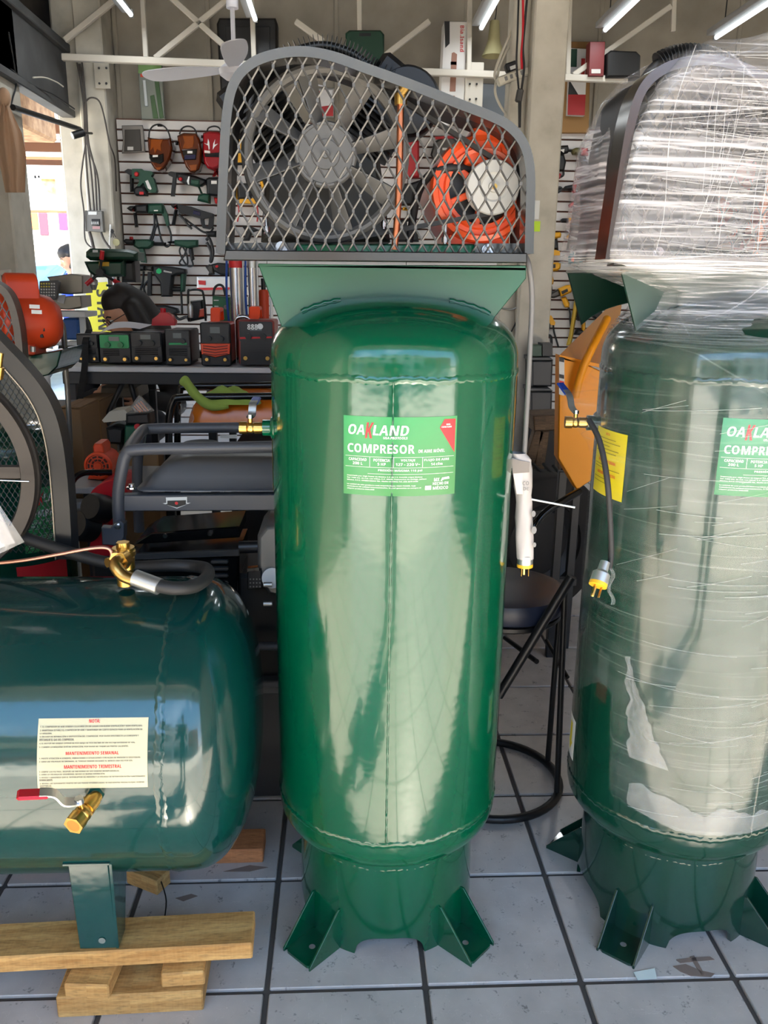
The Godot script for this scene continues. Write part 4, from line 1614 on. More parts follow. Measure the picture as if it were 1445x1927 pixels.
func build_pallet() -> void:
	var w1 := wood_mat("pine", rgb(158, 112, 58), rgb(212, 172, 108), 4)
	var w2 := wood_mat("pine_pink", rgb(160, 98, 58), rgb(208, 142, 92), 14)
	board("lowest pine board lying on the tiles, under two wood blocks", Vector3(0.285, 0.05, 0.2), Vector3(-0.424, 0.0, -1.448), deg_to_rad(1.5), w1)
	board("left pine block under the long plank, overhanging the lowest board", Vector3(0.088, 0.034, 0.17), Vector3(-0.495, 0.051, -1.424), deg_to_rad(-4.0), w1, "wood_block")
	board("right pine block under the long plank, short of the board's edge", Vector3(0.085, 0.034, 0.14), Vector3(-0.322, 0.051, -1.432), deg_to_rad(3.0), w1, "wood_block")
	board("long pine plank under the front foot of the lying green tank", Vector3(1.05, 0.039, 0.093), Vector3(-0.709, 0.0855, -1.418), deg_to_rad(2.2), w1)
	board("pinkish plank on the tiles behind the lying green tank", Vector3(0.62, 0.04, 0.085), Vector3(-0.51, 0.0, -1.83), deg_to_rad(0.5), w2)
	board("short wood block end under the lying tank, behind its foot", Vector3(0.095, 0.04, 0.05), Vector3(-0.47, 0.0, -1.725), deg_to_rad(-28), w1, "wood_block")
	var nail := MB.new()
	nail.tube(smooth([Vector3(-0.435, 0.03, -1.70), Vector3(-0.41, 0.02, -1.64), Vector3(-0.405, 0.004, -1.57)], 5), 0.0016, 6)
	tag(obj("wire_offcut", nail, mat("black_plastic")), "thin black wire bent over the tiles beside the wood block end", "wire")

func build_lying_compressor() -> void:
	var A := Vector3(-0.6, 0.4957, -1.641)
	var R := 0.3073
	var g := green_paint("green_teal", rgb(6, 54, 51))
	var base := Vector3(A.x, 0.124, A.z)
	var o := thing("lying_air_compressor", "dark teal lying tank compressor on wood planks at the left", "compressor", base)
	var off := A - base
	var ax := Transform3D(Basis(Vector3.BACK, -PI / 2), off)
	var prof := dome_profile(R, -1.05, 0.12, false)
	prof.append_array([Vector2(R, -0.6), Vector2(R, 0.0), Vector2(R, 0.26)])
	prof.append_array(dome_profile(R, 0.29, 0.131, true))
	var tank := MB.new()
	tank.lathe(prof, 96, ax)
	obj("tank", tank, g, o)
	obj("weld_seam", ring_bead(R, 0.267, 0.012, 0.0026, ax), g, o)
	var fz := -1.387 - base.z
	var leg := MB.new()
	var pts := plane([126, 1622, 203, 1622, 222, 1786, 150, 1786], -1.387, base)
	for i in pts.size():
		if i >= 2:
			pts[i].y = 0.0015
	leg.ext(pts, 0.006, shift(Vector3(0, 0, fz)), 0.002)
	leg.ext(PackedVector2Array([Vector2(0, 0.0015), Vector2(0.05, 0.0015), Vector2(0.12, 0.2), Vector2(0, 0.2)]), 0.006, Transform3D(Basis(Vector3(0, 0, -1), Vector3(0, 1, 0), Vector3(1, 0, 0)), Vector3(pts[2].x + 0.002, 0, fz)), 0.001)
	leg.box_at(Vector3(0.09, 0.005, 0.06), Vector3((pts[0].x + pts[1].x) / 2, pts[0].y, fz - 0.02), 0.001)
	var foot := obj("foot", leg, g, o)
	var dotm := MB.new()
	dotm.disc(at(192, 1770, -1.386) - base + Vector3(0, 0, 0.0006), 0.007, Vector3(0, 0, 1), 14)
	obj("bolt_hole", dotm, mat("hole_grey", rgb(100, 110, 108), 0.6), foot)
	var leg2 := MB.new()
	leg2.box_at(Vector3(0.08, 0.25, 0.006), Vector3(0.1, 0.04, -0.2), 0.001)
	obj("foot", leg2, g, o)
	var lx := -0.5485
	var f0 := deg_to_rad(5.9)
	var arc := deg_to_rad(29.5 - 5.9) * R
	var lw := 0.196
	var wr := lying_warp(lx - A.x, R + 0.001, f0)
	var lay := func(u: float, v: float) -> Vector3: return wr.call(u, v) + off
	var wr2 := lying_warp(lx - A.x, R + 0.0017, f0)
	var lay2 := func(u: float, v: float) -> Vector3: return wr2.call(u, v) + off
	var lab := MB.new()
	patch(lab, 0, 0, lw, arc, lay, 2, 14)
	var label := obj("label", lab, mat("label_cream", rgb(186, 182, 150), 0.4), o, "cream label with red headings")
	var red := MB.new()
	letters(red, "NOTA:", 0.46 * lw, arc * 0.935, 0.56 * lw, arc * 0.985, lay2)
	letters(red, "MANTENIMIENTO SEMANAL", 0.26 * lw, arc * 0.49, 0.74 * lw, arc * 0.535, lay2)
	letters(red, "MANTENIMIENTO TRIMESTRAL", 0.245 * lw, arc * 0.295, 0.765 * lw, arc * 0.345, lay2)
	obj("heading", red, mat("red_print"), label)
	var txt := MB.new()
	var lines := [["1. EL COMPRESOR DE AIRE DEBERÁ COLOCARSE EN UN LUGAR CON BUENA VENTILACIÓN Y BIEN VENTILADO.", 0.875], ["2. MANTENGA ESTABLE EL COMPRESOR DE AIRE Y MANTENGA UN CIERTO ESPACIO PARA LA VENTILACIÓN DE", 0.825], ["LA MÁQUINA.", 0.78], ["3. EN CASO DE REPARACIÓN O DISPOSICIÓN DEL COMPRESOR, POR FAVOR DESCONECTE LA CORRIENTE Y", 0.735], ["DESCARGUE EL GAS DEL COMPRESOR.", 0.69], ["4. EL MOTOR NO DEBERÁ OPERAR NI POR ABAJO NI POR ENCIMA DE UN VOLTAJE ESTÁNDAR DE 10%.", 0.64], ["5. CUANDO LA MÁQUINA ESTÉ EN OPERACIÓN, POR FAVOR NO TOQUE LAS PARTES CALIENTES.", 0.59], ["1. PRESTE ATENCIÓN A SONIDOS, VIBRACIONES O SITUACIONES CON ALZAS DE PRESIÓN SI EXISTIERAN.", 0.43], ["2. ABRA LAS VÁLVULAS DE DRENADO, EL TANQUE DEBERÁ VACIARSE AL MENOS UNA VEZ POR DÍA.", 0.385], ["1. LIMPIE LOS FILTROS, DESPUÉS DE 500 HORAS DE USO DEBERÁ REEMPLAZARLOS.", 0.24], ["2. ABRA LA VÁLVULA DE SEGURIDAD, REVISE SU BUENA OPERACIÓN.", 0.2], ["3. REVISE Y ASEGÚRESE QUE EL INTERRUPTOR DE PRESIÓN Y LA VÁLVULA DE RETENCIÓN ESTÉN FUNCIONANDO", 0.155], ["NORMALMENTE.", 0.115], ["4. REVISE LAS DIFERENTES PARTES DE LAS PIEZAS ATORNILLADAS. SI ENCUENTRA PIEZAS FLOJAS, DEBERÁ", 0.065], ["AJUSTARLAS.", 0.025]]
	for l in lines:
		var s: String = l[0]
		letters(txt, s, 0.02 * lw, arc * (l[1] as float), (0.02 + 0.0101 * s.length()) * lw, arc * ((l[1] as float) + 0.03), lay2, true, 0.0, 12.0)
	obj("print", txt, mat("label_grey", rgb(84, 81, 77), 0.5), label)
	var vp := Vector3(-0.447, 0.509, -1.338) - base
	var blob := MB.new()
	blob.ball(Vector3(-0.437, 0.516, -1.341) - base, Vector3(0.03, 0.024, 0.006), 20, 10)
	obj("weld_patch", blob, g, o)
	valve(o, vp, Vector3(-0.28, -0.16, 0.94), Vector3(-0.05, 0.97, 0.16).normalized(), Vector3(-0.93, 0.05, 0.25), 0.062, mat("red_plastic"), "drain_valve")
	var cv := MB.new()
	var c0 := at(237, 1100, -1.62) - base
	var c1 := at(235, 1020, -1.62) - base
	var h := c1.y - c0.y
	cv.lathe([Vector2(0.017, 0.0), Vector2(0.017, 0.35 * h), Vector2(0.021, 0.4 * h), Vector2(0.021, 0.64 * h), Vector2(0.018, 0.66 * h), Vector2(0.024, 0.7 * h), Vector2(0.024, 0.8 * h), Vector2(0.022, 0.82 * h), Vector2(0.022, 0.88 * h), Vector2(0.0, 0.88 * h)], 28, Transform3D(Basis(), c0))
	cv.tube(PackedVector3Array([c0 + Vector3(0, 0.86 * h, 0), c0 + Vector3(0, h, 0)]), 0.014, 6)
	var chk := obj("check_valve", cv, mat("brass"), o, "brass check valve on the tank")
	var noz := MB.new()
	noz.cyl(at(226, 1050, -1.60) - base, at(207, 1058, -1.585) - base, 0.007, 12)
	noz.cyl(at(207, 1058, -1.585) - base, at(201, 1059, -1.58) - base, 0.01, 8)
	obj("pipe_nipple", noz, mat("brass"), chk)
	var el := bent_tube([[236, 1056, -1.60], [222, 1056, -1.57], [218, 1066, -1.555], [234, 1084, -1.545], [262, 1094, -1.535]], base, 0.0125, 14)
	obj("elbow", el, mat("elbow_brass", rgb(196, 160, 96), 0.3, 1.0), o)
	var collar := MB.new()
	collar.tube(PackedVector3Array([at(232, 1052, -1.6) - base, at(222, 1058, -1.575) - base]), 0.021, 6)
	obj("union_nut", collar, mat("brass"), o)
	var fer := MB.new()
	fer.tube(PackedVector3Array([at(254, 1087, -1.538) - base, at(300, 1104, -1.52) - base]), 0.0165, 20)
	obj("ferrule", fer, mat("zinc"), o, "grey crimped hose ferrule")
	var hose := bent_tube([[296, 1102, -1.522], [330, 1107, -1.52], [365, 1103, -1.55], [388, 1088, -1.60], [390, 1072, -1.66], [368, 1066, -1.71], [320, 1064, -1.72], [250, 1066, -1.73], [180, 1054, -1.74], [100, 1030, -1.76], [40, 1010, -1.78], [-40, 985, -1.8]], base, 0.0135, 14)
	obj("hose", hose, mat("black_rubber"), o, "black rubber delivery hose")
	var cu := bent_tube([[-30, 1062, -1.6], [40, 1055, -1.59], [110, 1043, -1.585], [170, 1032, -1.585], [200, 1031, -1.585], [210, 1040, -1.585], [208, 1056, -1.585]], base, 0.0036, 10)
	obj("copper_pipe", cu, mat("copper_pink", rgb(200, 142, 122), 0.35, 0.9), o, "thin copper pipe")
	var zb := -1.80
	var line := smooth2(plane([-220, 640, -120, 600, -50, 612, 10, 668, 40, 700, 68, 735, 90, 776, 104, 824, 112, 876, 117, 930, 121, 990, 124, 1050], zb, base), 5)
	var gb := MB.new()
	gb.band(line, 0.034, zb - base.z + 0.01, 0.05)
	var guard := obj("belt_guard", gb, mat("guard_black", rgb(40, 39, 38), 0.4, 0.4), o, "black curved belt guard")
	var rimb := MB.new()
	var edge := PackedVector2Array()
	for i in line.size():
		var t := (line[mini(i + 1, line.size() - 1)] - line[maxi(i - 1, 0)]).normalized()
		edge.append(line[i] - Vector2(-t.y, t.x) * 0.0185)
	rimb.band(edge, 0.002, zb - base.z + 0.014, 0.03)
	obj("guard_lip", rimb, mat("guard_lip", rgb(150, 138, 120), 0.4, 0.3), guard)
	var area := line.duplicate()
	area.append(Vector2(area[-1].x - 0.36, area[-1].y))
	area.append(Vector2(area[0].x, area[-1].y))
	obj("expanded_mesh", expanded_mesh(area, 0.0125, 0.021, zb - base.z - 0.035, 0.0016), mat("mesh_dark", rgb(52, 54, 52), 0.4, 0.6), guard)
	var fc := at(-148, 888, -1.76) - base
	var fw := MB.new()
	fw.lathe([Vector2(0.208, -0.02), Vector2(0.242, -0.02), Vector2(0.242, -0.008), Vector2(0.237, -0.002), Vector2(0.242, 0.004), Vector2(0.24, 0.016), Vector2(0.212, 0.016), Vector2(0.208, 0.008), Vector2(0.208, -0.02)], 90, Transform3D(Basis(Vector3.RIGHT, PI / 2), fc))
	var fwo := obj("flywheel", fw, mat("wheel_grey", rgb(58, 53, 49), 0.45, 0.4), o)
	for k in 6:
		var b := Basis(Vector3.BACK, TAU * k / 6)
		var sp := MB.new()
		sp.box(Vector3(0.2, 0.03, 0.012), Transform3D(b, fc + b * Vector3(0.11, 0, 0)), 0.003)
		obj("spoke", sp, mat("wheel_grey"), fwo)
	var rod := MB.new()
	rod.cyl(at(-40, 902, -1.71) - base, at(55, 906, -1.71) - base, 0.002, 8)
	obj("rod", rod, mat("chrome"), o)
	var fit := MB.new()
	fit.cyl(at(-6, 712, -1.6) - base, at(-3, 690, -1.6) - base, 0.011, 14)
	fit.tube(PackedVector3Array([at(-3, 690, -1.6) - base, at(0, 664, -1.6) - base]), 0.007, 6)
	obj("fitting", fit, mat("brass"), o)
	var bag := MB.new()
	var rows := []
	for j in 9:
		var row := PackedVector3Array()
		for i in 9:
			var u := i / 8.0
			var v := j / 8.0
			var p := Vector2(-60, 1070).lerp(Vector2(46, 1020), u).lerp(Vector2(-60, 930).lerp(Vector2(-6, 942), u), v)
			row.append(at(p.x, p.y, -1.52 + 0.02 * sin(u * 7.0 + v * 3.0) * (1.0 - v)) )
		rows.append(row)
	bag.grid(rows)
	var bm := mat("bag_film", Color(0.72, 0.72, 0.72, 0.4), 0.3)
	bm.transparency = BaseMaterial3D.TRANSPARENCY_ALPHA
	var bag_o := thing("plastic_bag", "small clear bag of papers hanging at the left edge over the lying tank", "bag", at(-6, 1000, -1.52))
	for i in bag.v.size():
		bag.v[i] -= bag_o.position
	obj("film", bag, bm, bag_o)
	var pap := MB.new()
	pap.ext(plane([-50, 945, -8, 950, 28, 1022, -50, 1050], -1.535, bag_o.position), 0.004, shift(Vector3(0, 0, -1.535 - bag_o.position.z)), 0.001)
	obj("paper", pap, mat("paper", rgb(180, 177, 175), 0.7), bag_o)

func build_rear_compressor() -> void:
	var z := -2.62
	var A := at(28, 900, z)
	A.y = 0.0
	var o := thing("small_air_compressor", "dark green compressor with an orange motor behind the black belt guard", "compressor", A)
	var g := green_paint("green_rear", rgb(12, 58, 44))
	var R := 0.175
	var prof := dome_profile(R, 0.2, 0.09, false)
	prof.append_array([Vector2(R, 0.4), Vector2(R, 0.86)])
	prof.append_array(dome_profile(R, 0.9, 0.08, true))
	var t := MB.new()
	t.lathe(prof, 64)
	obj("tank", t, g, o)
	var sk := MB.new()
	sk.lathe([Vector2(0.14, 0.0), Vector2(0.14, 0.2)], 40)
	obj("skirt", sk, g, o)
	label_main(o, R, deg_to_rad(24), 0.6, 0.26, 0.2, rgb(40, 140, 80), "rear")
	var red := MB.new()
	patch(red, 0, 0.4, 0.16, 0.56, round_warp(R + 0.001, deg_to_rad(14)), 12, 2)
	obj("lower_label", red, mat("red_print"), o)
	var pf := MB.new()
	pf.ext(plane([20, 664, 60, 668, 116, 658, 108, 690, 92, 706, 60, 714, 20, 714], z + 0.06, A), 0.22, shift(Vector3(0, 0, z + 0.06 - A.z)), 0.004)
	obj("platform", pf, g, o)
	var org := mat("orange_deep", rgb(206, 66, 28), 0.4)
	var mc := at(52, 606, z) - A
	var axis := Vector3(-0.86, 0, 0.5).normalized()
	var mx := xf_to(mc, axis)
	var mb := MB.new()
	mb.lathe([Vector2(0.0, -0.095), Vector2(0.05, -0.092), Vector2(0.074, -0.07), Vector2(0.082, -0.04), Vector2(0.082, 0.05), Vector2(0.086, 0.056), Vector2(0.086, 0.075), Vector2(0.078, 0.082), Vector2(0.04, 0.086), Vector2(0.0, 0.086)], 48, mx, 0.0, TAU, 50.0)
	var motor := obj("motor", mb, org, o, "orange electric motor")
	var hump := MB.new()
	var arch := PackedVector2Array()
	for i in 15:
		var a := PI * i / 14
		arch.append(Vector2(0.036 * cos(a), 0.035 * sin(a)))
	arch.append(Vector2(-0.046, -0.06))
	arch.append(Vector2(0.046, -0.06))
	var hb := Basis(axis.cross(Vector3.UP).normalized() * -1.0, Vector3.UP, axis)
	hump.ext(arch, 0.09, Transform3D(hb, mc + Vector3(0, 0.108, 0) + axis * 0.055), 0.005)
	obj("capacitor_cover", hump, org, motor)
	for q in [[65, 577], [69, 587]]:
		var s := MB.new()
		var c := at(q[0], q[1], z + 0.095) - A
		s.box(Vector3(0.028, 0.011, 0.002), Transform3D(Basis(Vector3(0.93, -0.05, -0.36).normalized(), Vector3.UP, Vector3(0.36, 0, 0.93)).orthonormalized(), c), 0.0)
		obj("sticker", s, mat("white_print"), motor, "small white sticker")
	for q in [[82, 620], [79, 632]]:
		var s := MB.new()
		var c := at(q[0], q[1], z + 0.05) - A
		s.box_at(Vector3(0.009, 0.011, 0.01), c, 0.001)
		obj("vent_hole", s, mat("black_plastic"), motor)
	var ft := MB.new()
	ft.ext(plane([40, 644, 66, 648, 66, 668, 78, 671, 38, 674], z + 0.05, A), 0.1, shift(Vector3(0, 0, z + 0.05 - A.z)), 0.003)
	obj("motor_foot", ft, org, motor)
	var bo := MB.new()
	bo.tube(PackedVector3Array([at(62, 662, z + 0.06) - A, at(62, 652, z + 0.06) - A]), 0.008, 6)
	obj("bolt", bo, mat("zinc"), motor)
	var line := smooth2(plane([-60, 520, -20, 532, 6, 548, 20, 572, 30, 610, 35, 650, 37, 682], z + 0.14, A), 5)
	var gd := MB.new()
	gd.band(line, 0.02, z + 0.14 - A.z, 0.045)
	var guard := obj("guard_frame", gd, mat("guard_worn", rgb(92, 88, 84), 0.45, 0.6), o, "worn grey guard frame")
	var area := line.duplicate()
	area.append(Vector2(area[0].x, area[-1].y))
	obj("expanded_mesh", expanded_mesh(area, 0.022, 0.045, z + 0.12 - A.z, 0.003), mat("mesh_worn", rgb(96, 94, 92), 0.4, 0.7), guard)
	var pump := MB.new()
	pump.ext(plane([-60, 560, 0, 560, 16, 600, 18, 664, -60, 664], z + 0.05, A), 0.15, shift(Vector3(0, 0, z + 0.05 - A.z)), 0.006)
	obj("pump", pump, mat("maroon", rgb(70, 30, 32), 0.5), o)

func welder(called: String, label: String, box: Array, z: float, depth: float, shell: Material, face: Material, top_face: Material, style: int) -> Node3D:
	var x0: float = box[0]
	var y0: float = box[1]
	var x1: float = box[2]
	var y1: float = box[3]
	var a := at((x0 + x1) / 2, y1, z)
	var o := thing(called, label, "welder", a)
	var bl := at(x0, y1, z) - a
	var tr := at(x1, y0, z) - a
	var w := tr.x - bl.x
	var h := tr.y - bl.y
	var X := func(f: float) -> float: return bl.x + f * w
	var Y := func(f: float) -> float: return bl.y + f * h
	var body := MB.new()
	body.box_at(Vector3(w * 0.94, h * 0.9, depth), Vector3(bl.x + w / 2, bl.y + h * 0.52, -depth / 2 - 0.006), 0.006)
	obj("case", body, shell, o)
	var fr := MB.new()
	fr.ext(rect2(X.call(0.0), Y.call(0.02), X.call(1.0), Y.call(1.0), w * 0.08, 3), 0.02, Transform3D(), 0.005)
	var front := obj("front_panel", fr, face, o)
	var tp := MB.new()
	tp.ext(rect2(X.call(0.05), Y.call(0.52), X.call(0.95), Y.call(0.96), w * 0.05, 3), 0.004, shift(Vector3(0, 0, 0.004)), 0.001)
	obj("control_panel", tp, top_face, front)
	var disp := MB.new()
	disp.ext(rect2(X.call(0.34 if style != 3 else 0.12), Y.call(0.76), X.call(0.66 if style != 3 else 0.45), Y.call(0.9)), 0.002, shift(Vector3(0, 0, 0.006)), 0.0)
	obj("display", disp, mat("display_grey", rgb(96, 104, 104), 0.25), front)
	var dials := [[0.3, 0.64], [0.7, 0.64]]
	if style == 1 or style == 3:
		dials = [[0.72, 0.68]]
	for d in dials:
		var k := MB.new()
		var c := Vector3(X.call(d[0]), Y.call(d[1]), 0.004)
		k.cyl(c, c + Vector3(0, 0, 0.014), w * 0.085, 16)
		obj("dial", k, mat("black_plastic") if style != 2 else mat("dial_green", rgb(30, 120, 70), 0.4), front)
	for i in 4:
		var v := MB.new()
		var yv: float = 0.46 - 0.055 * i
		v.box_at(Vector3(w * (0.7 if style != 2 else 0.5), h * 0.02, 0.006), Vector3(X.call(0.5 if style != 2 else 0.38), Y.call(yv), 0.002), 0.001)
		obj("vent_slat", v, mat("vent_dark", rgb(14, 14, 15), 0.6) if style != 4 else mat("orange_bright", rgb(232, 72, 26), 0.35), front)
	for d in [[0.2, 0.17], [0.8, 0.17]]:
		var k := MB.new()
		var c := Vector3(X.call(d[0]), Y.call(d[1]), 0.0)
		k.cyl(c, c + Vector3(0, 0, 0.012), w * 0.1, 16)
		var so := obj("socket", k, mat("black_plastic"), front)
		var k2 := MB.new()
		k2.cyl(c + Vector3(0, 0, 0.011), c + Vector3(0, 0, 0.015), w * 0.055, 12)
		obj("brass_contact", k2, mat("brass"), so)
	for d in [[0.15, 0.0], [0.85, 0.0]]:
		var ft := MB.new()
		ft.box_at(Vector3(w * 0.16, h * 0.05, depth * 0.9), Vector3(X.call(d[0]), Y.call(0.035), -depth / 2), 0.002)
		obj("rubber_foot", ft, mat("black_rubber"), o)
	return o

func handle_arch(o: Node3D, x: float, y: float, zf: float, length: float, h: float, w: float, m: Material) -> void:
	var p := PackedVector2Array([Vector2(-length / 2, 0), Vector2(-length * 0.36, h), Vector2(length * 0.36, h), Vector2(length / 2, 0), Vector2(length * 0.36, 0), Vector2(length * 0.26, h * 0.66), Vector2(-length * 0.26, h * 0.66), Vector2(-length * 0.36, 0)])
	var mb := MB.new()
	mb.ext(p, w, Transform3D(Basis(Vector3(0, 0, -1), Vector3(0, 1, 0), Vector3(1, 0, 0)), Vector3(x + w / 2, y, zf - length / 2)), w * 0.12)
	obj("handle", mb, m, o)

func build_middle() -> void:
	build_generators()
	build_table()

func rail(pts: Array, r: float, from: Vector3, parent: Node3D, m: Material, called := "frame_rail") -> void:
	obj(called, bent_tube(pts, from, r, 16, 6), m, parent)

func build_generators() -> void:
	var gm := mat("grey_frame")
	var base := at(372, 1500, -2.1)
	base.y = 0.0
	var cab := MB.new()
	var cx0 := at(250, 1300, -2.02).x
	var cx1 := 0.02
	cab.box_at(Vector3(cx1 - cx0, 0.36, 0.5), Vector3((cx0 + cx1) / 2, 0.18, -2.32), 0.004)
	var co := thing("steel_cabinet", "low dark grey steel cabinet on the tiles under the grey generator", "cabinet", Vector3((cx0 + cx1) / 2, 0, -2.32))
	for i in cab.v.size():
		cab.v[i] -= co.position
	obj("body", cab, mat("cabinet_dark", rgb(58, 58, 60), 0.5), co)
	var ledge := MB.new()
	ledge.box_at(Vector3(cx1 - cx0 + 0.01, 0.035, 0.51), Vector3(0, 0.345, 0.003), 0.003)
	obj("top_ledge", ledge, mat("ledge_grey", rgb(96, 96, 98), 0.5), co)
	var o := thing("generator", "grey open frame generator with an arrow sticker, behind the lying tank", "generator", Vector3(-0.28, 0.366, -2.15))
	var B: Vector3 = o.position
	var zf := -1.98
	var zb := -2.26
	rail([[560, 840, zf], [400, 843, zf], [262, 846, zf], [238, 856, zf - 0.002], [229, 885, zf], [222, 940, zf], [226, 1020, zf], [226, 1140, zf]], 0.0145, B, o, gm)
	rail([[560, 804, zb], [400, 805, zb], [284, 807, zb], [268, 812, zb], [262, 830, zb], [258, 900, zb], [262, 1000, zb]], 0.0145, B, o, gm)
	rail([[234, 862, zf], [246, 838, -2.08], [264, 814, -2.2], [272, 808, zb]], 0.0145, B, o, gm)
	var face := MB.new()
	face.ext(plane([224, 932, 560, 930, 560, 961, 228, 963], zf - 0.002, B), 0.03, shift(Vector3(0, 0, zf - 0.002 - B.z)), 0.003)
	var cross := obj("cross_panel", face, gm, o)
	var st := MB.new()
	var zs := zf + 0.0
	var wf := flat_warp(Vector3(0, 0, zs + 0.0005 - B.z), Vector3.RIGHT, Vector3.UP)
	var arrow := plane([312, 936, 352, 935, 352, 946, 359, 946, 333, 957, 306, 947, 313, 946], zs, B)
	poly_patch(st, arrow, wf)
	var sto := obj("arrow_sticker", st, mat("white_print"), cross, "white and black arrow sticker")
	var wf2 := flat_warp(Vector3(0, 0, zs + 0.0009 - B.z), Vector3.RIGHT, Vector3.UP)
	var st2 := MB.new()
	poly_patch(st2, plane([315, 942, 350, 941, 350, 948, 354, 948, 333, 955, 311, 949, 315, 948], zs, B), wf2)
	obj("print", st2, mat("black_print"), sto)
	var st3 := MB.new()
	st3.disc(at(332, 947, zs + 0.0014) - B, 0.004, Vector3(0, 0, 1), 12)
	obj("red_mark", st3, mat("red_print"), sto)
	var rows := []
	var xl := at(252, 930, zf).x - B.x
	var xr := 0.42
	var zfr := -1.99 - B.z
	var zbk := -2.27 - B.z
	var y0 := at(300, 925, -1.99).y - B.y
	for j in 8:
		var f: float = [0.0, 0.0, 0.06, 0.12, 0.2, 0.3, 0.36, 0.45][j]
		var hh: float = [0.0, 0.004, 0.006, 0.03, 0.055, 0.07, 0.074, 0.076][j]
		var ix := xl + f * 0.28
		var iz0 := zfr - f * 0.22
		var iz1 := zbk + f * 0.2
		var row := PackedVector3Array()
		for p in rect2(ix, -iz0, xr, -iz1, 0.03 + 0.02 * f, 6):
			row.append(Vector3(p.x, y0 + hh, -p.y))
		rows.append(row)
	var tank := MB.new()
	tank.grid(rows, true)
	var topr: PackedVector3Array = rows[7]
	var cen := Vector3((xl + xr) / 2, y0 + 0.078, (zfr + zbk) / 2)
	for i in topr.size():
		tank.tri(cen, topr[i], topr[(i + 1) % topr.size()])
	obj("fuel_tank", tank, mat("tank_grey", rgb(84, 86, 90), 0.38), o, "grey stamped fuel tank")
	var cap := MB.new()
	var cp := at(378, 832, -2.16) - B
	cp.y = y0 + 0.078
	cap.lathe([Vector2(0.05, 0.0), Vector2(0.05, 0.008), Vector2(0.045, 0.012), Vector2(0.0, 0.012)], 24, Transform3D(Basis(), cp))
	obj("fuel_cap", cap, mat("black_plastic"), o)
	var bolt := MB.new()
	var bc := at(248, 919, -2.0) - B
	bolt.lathe([Vector2(0.013, 0.0), Vector2(0.013, 0.004), Vector2(0.008, 0.005), Vector2(0.007, 0.011), Vector2(0.0, 0.011)], 14, Transform3D(Basis(), bc))
	obj("bolt", bolt, mat("chrome"), o)
	var lug := MB.new()
	lug.ext(plane([190, 993, 207, 994, 214, 984, 226, 978, 234, 986, 234, 1012, 222, 1028, 192, 1026], zf + 0.018, B), 0.03, shift(Vector3(0, 0, zf + 0.018 - B.z)), 0.003)
	obj("clamp_lug", lug, gm, o)
	var lb := MB.new()
	var lc := at(222, 989, zf + 0.02) - B
	lb.cyl(lc, lc + Vector3(0, 0, 0.004), 0.0085, 16)
	lb.tube(PackedVector3Array([lc, lc + Vector3(0, 0, 0.009)]), 0.005, 6)
	obj("bolt", lb, mat("chrome"), o)
	var ms := MB.new()
	var mf := mat("black_gloss")
	ms.ext(plane([250, 1050, 450, 1036, 450, 1160, 250, 1160], -2.02, B), 0.2, shift(Vector3(0, 0, -2.02 - B.z)), 0.006)
	var sh := obj("heat_shield", ms, mf, o, "black louvred heat shield")
	var topm := MB.new()
	topm.ext(plane([256, 1020, 284, 1003, 450, 991, 450, 1012, 252, 1025], -2.04, B), 0.16, shift(Vector3(0, 0, -2.04 - B.z)), 0.004)
	obj("shield_top", topm, mf, sh)
	for q in [[311, 1008], [395, 1004]]:
		var s := MB.new()
		var c := at(q[0], q[1], -2.036) - B
		s.cyl(c, c + Vector3(0, 0, 0.004), 0.006, 10)
		obj("screw", s, mat("chrome"), sh)
	for i in 4:
		var lv := MB.new()
		lv.box_at(Vector3(0.045, 0.008, 0.01), at(413, 1058 + 13 * i, -2.016) - B, 0.003)
		obj("louvre", lv, mat("shield_edge", rgb(60, 58, 56), 0.3), sh)
	var mid := MB.new()
	mid.ext(plane([252, 1042, 450, 1034, 450, 1047, 252, 1055], -2.012, B), 0.01, shift(Vector3(0, 0, -2.012 - B.z)), 0.002)
	obj("shield_fold", mid, mat("shield_edge"), sh)
	var en := MB.new()
	en.ext(plane([484, 1010, 500, 990, 560, 985, 560, 1130, 505, 1120, 484, 1085], -2.0, B), 0.2, shift(Vector3(0, 0, -2.0 - B.z)), 0.01)
	var eng := obj("engine", en, mat("engine_alu", rgb(142, 138, 132), 0.5, 0.5), o, "cast aluminium engine")
	var rc := MB.new()
	rc.cyl(at(512, 1088, -2.0) - B, at(512, 1088, -1.985) - B, 0.026, 24)
	obj("engine_cover", rc, mat("white_plastic"), eng)
	var gr := MB.new()
	gr.ext(plane([465, 1075, 492, 1072, 494, 1108, 465, 1110], -1.99, B), 0.04, shift(Vector3(0, 0, -1.99 - B.z)), 0.003)
	var mufo := obj("muffler_outlet", gr, mat("black_plastic"), eng)
	var sl := MB.new()
	sl.ext(plane([465, 1070, 487, 1068, 487, 1075, 465, 1077], -1.985, B), 0.02, shift(Vector3(0, 0, -1.985 - B.z)), 0.001)
	obj("bright_plate", sl, mat("chrome"), mufo)
	for r in 3:
		for c in 4:
			var d := MB.new()
			d.disc(at(471 + 6 * c, 1090 + 7 * r, -1.988) - B, 0.0022, Vector3(0, 0, 1), 8)
			obj("vent_hole", d, mat("grey_print"), mufo)
	for y in [1100, 1136]:
		var bt := MB.new()
		bt.cyl(at(496, y, -1.97) - B, at(512, y, -1.97) - B, 0.007, 8)
		obj("bolt", bt, mat("zinc"), eng)
	var sh2 := MB.new()
	sh2.cyl(at(450, 1030, -2.05) - B, at(505, 1028, -2.05) - B, 0.016, 14)
	obj("pipe", sh2, mat("black_plastic"), eng)
	rail([[300, 1215, -1.99], [420, 1216, -1.99], [560, 1216, -1.99]], 0.011, B, o, gm, "lower_rail")
	var belly := MB.new()
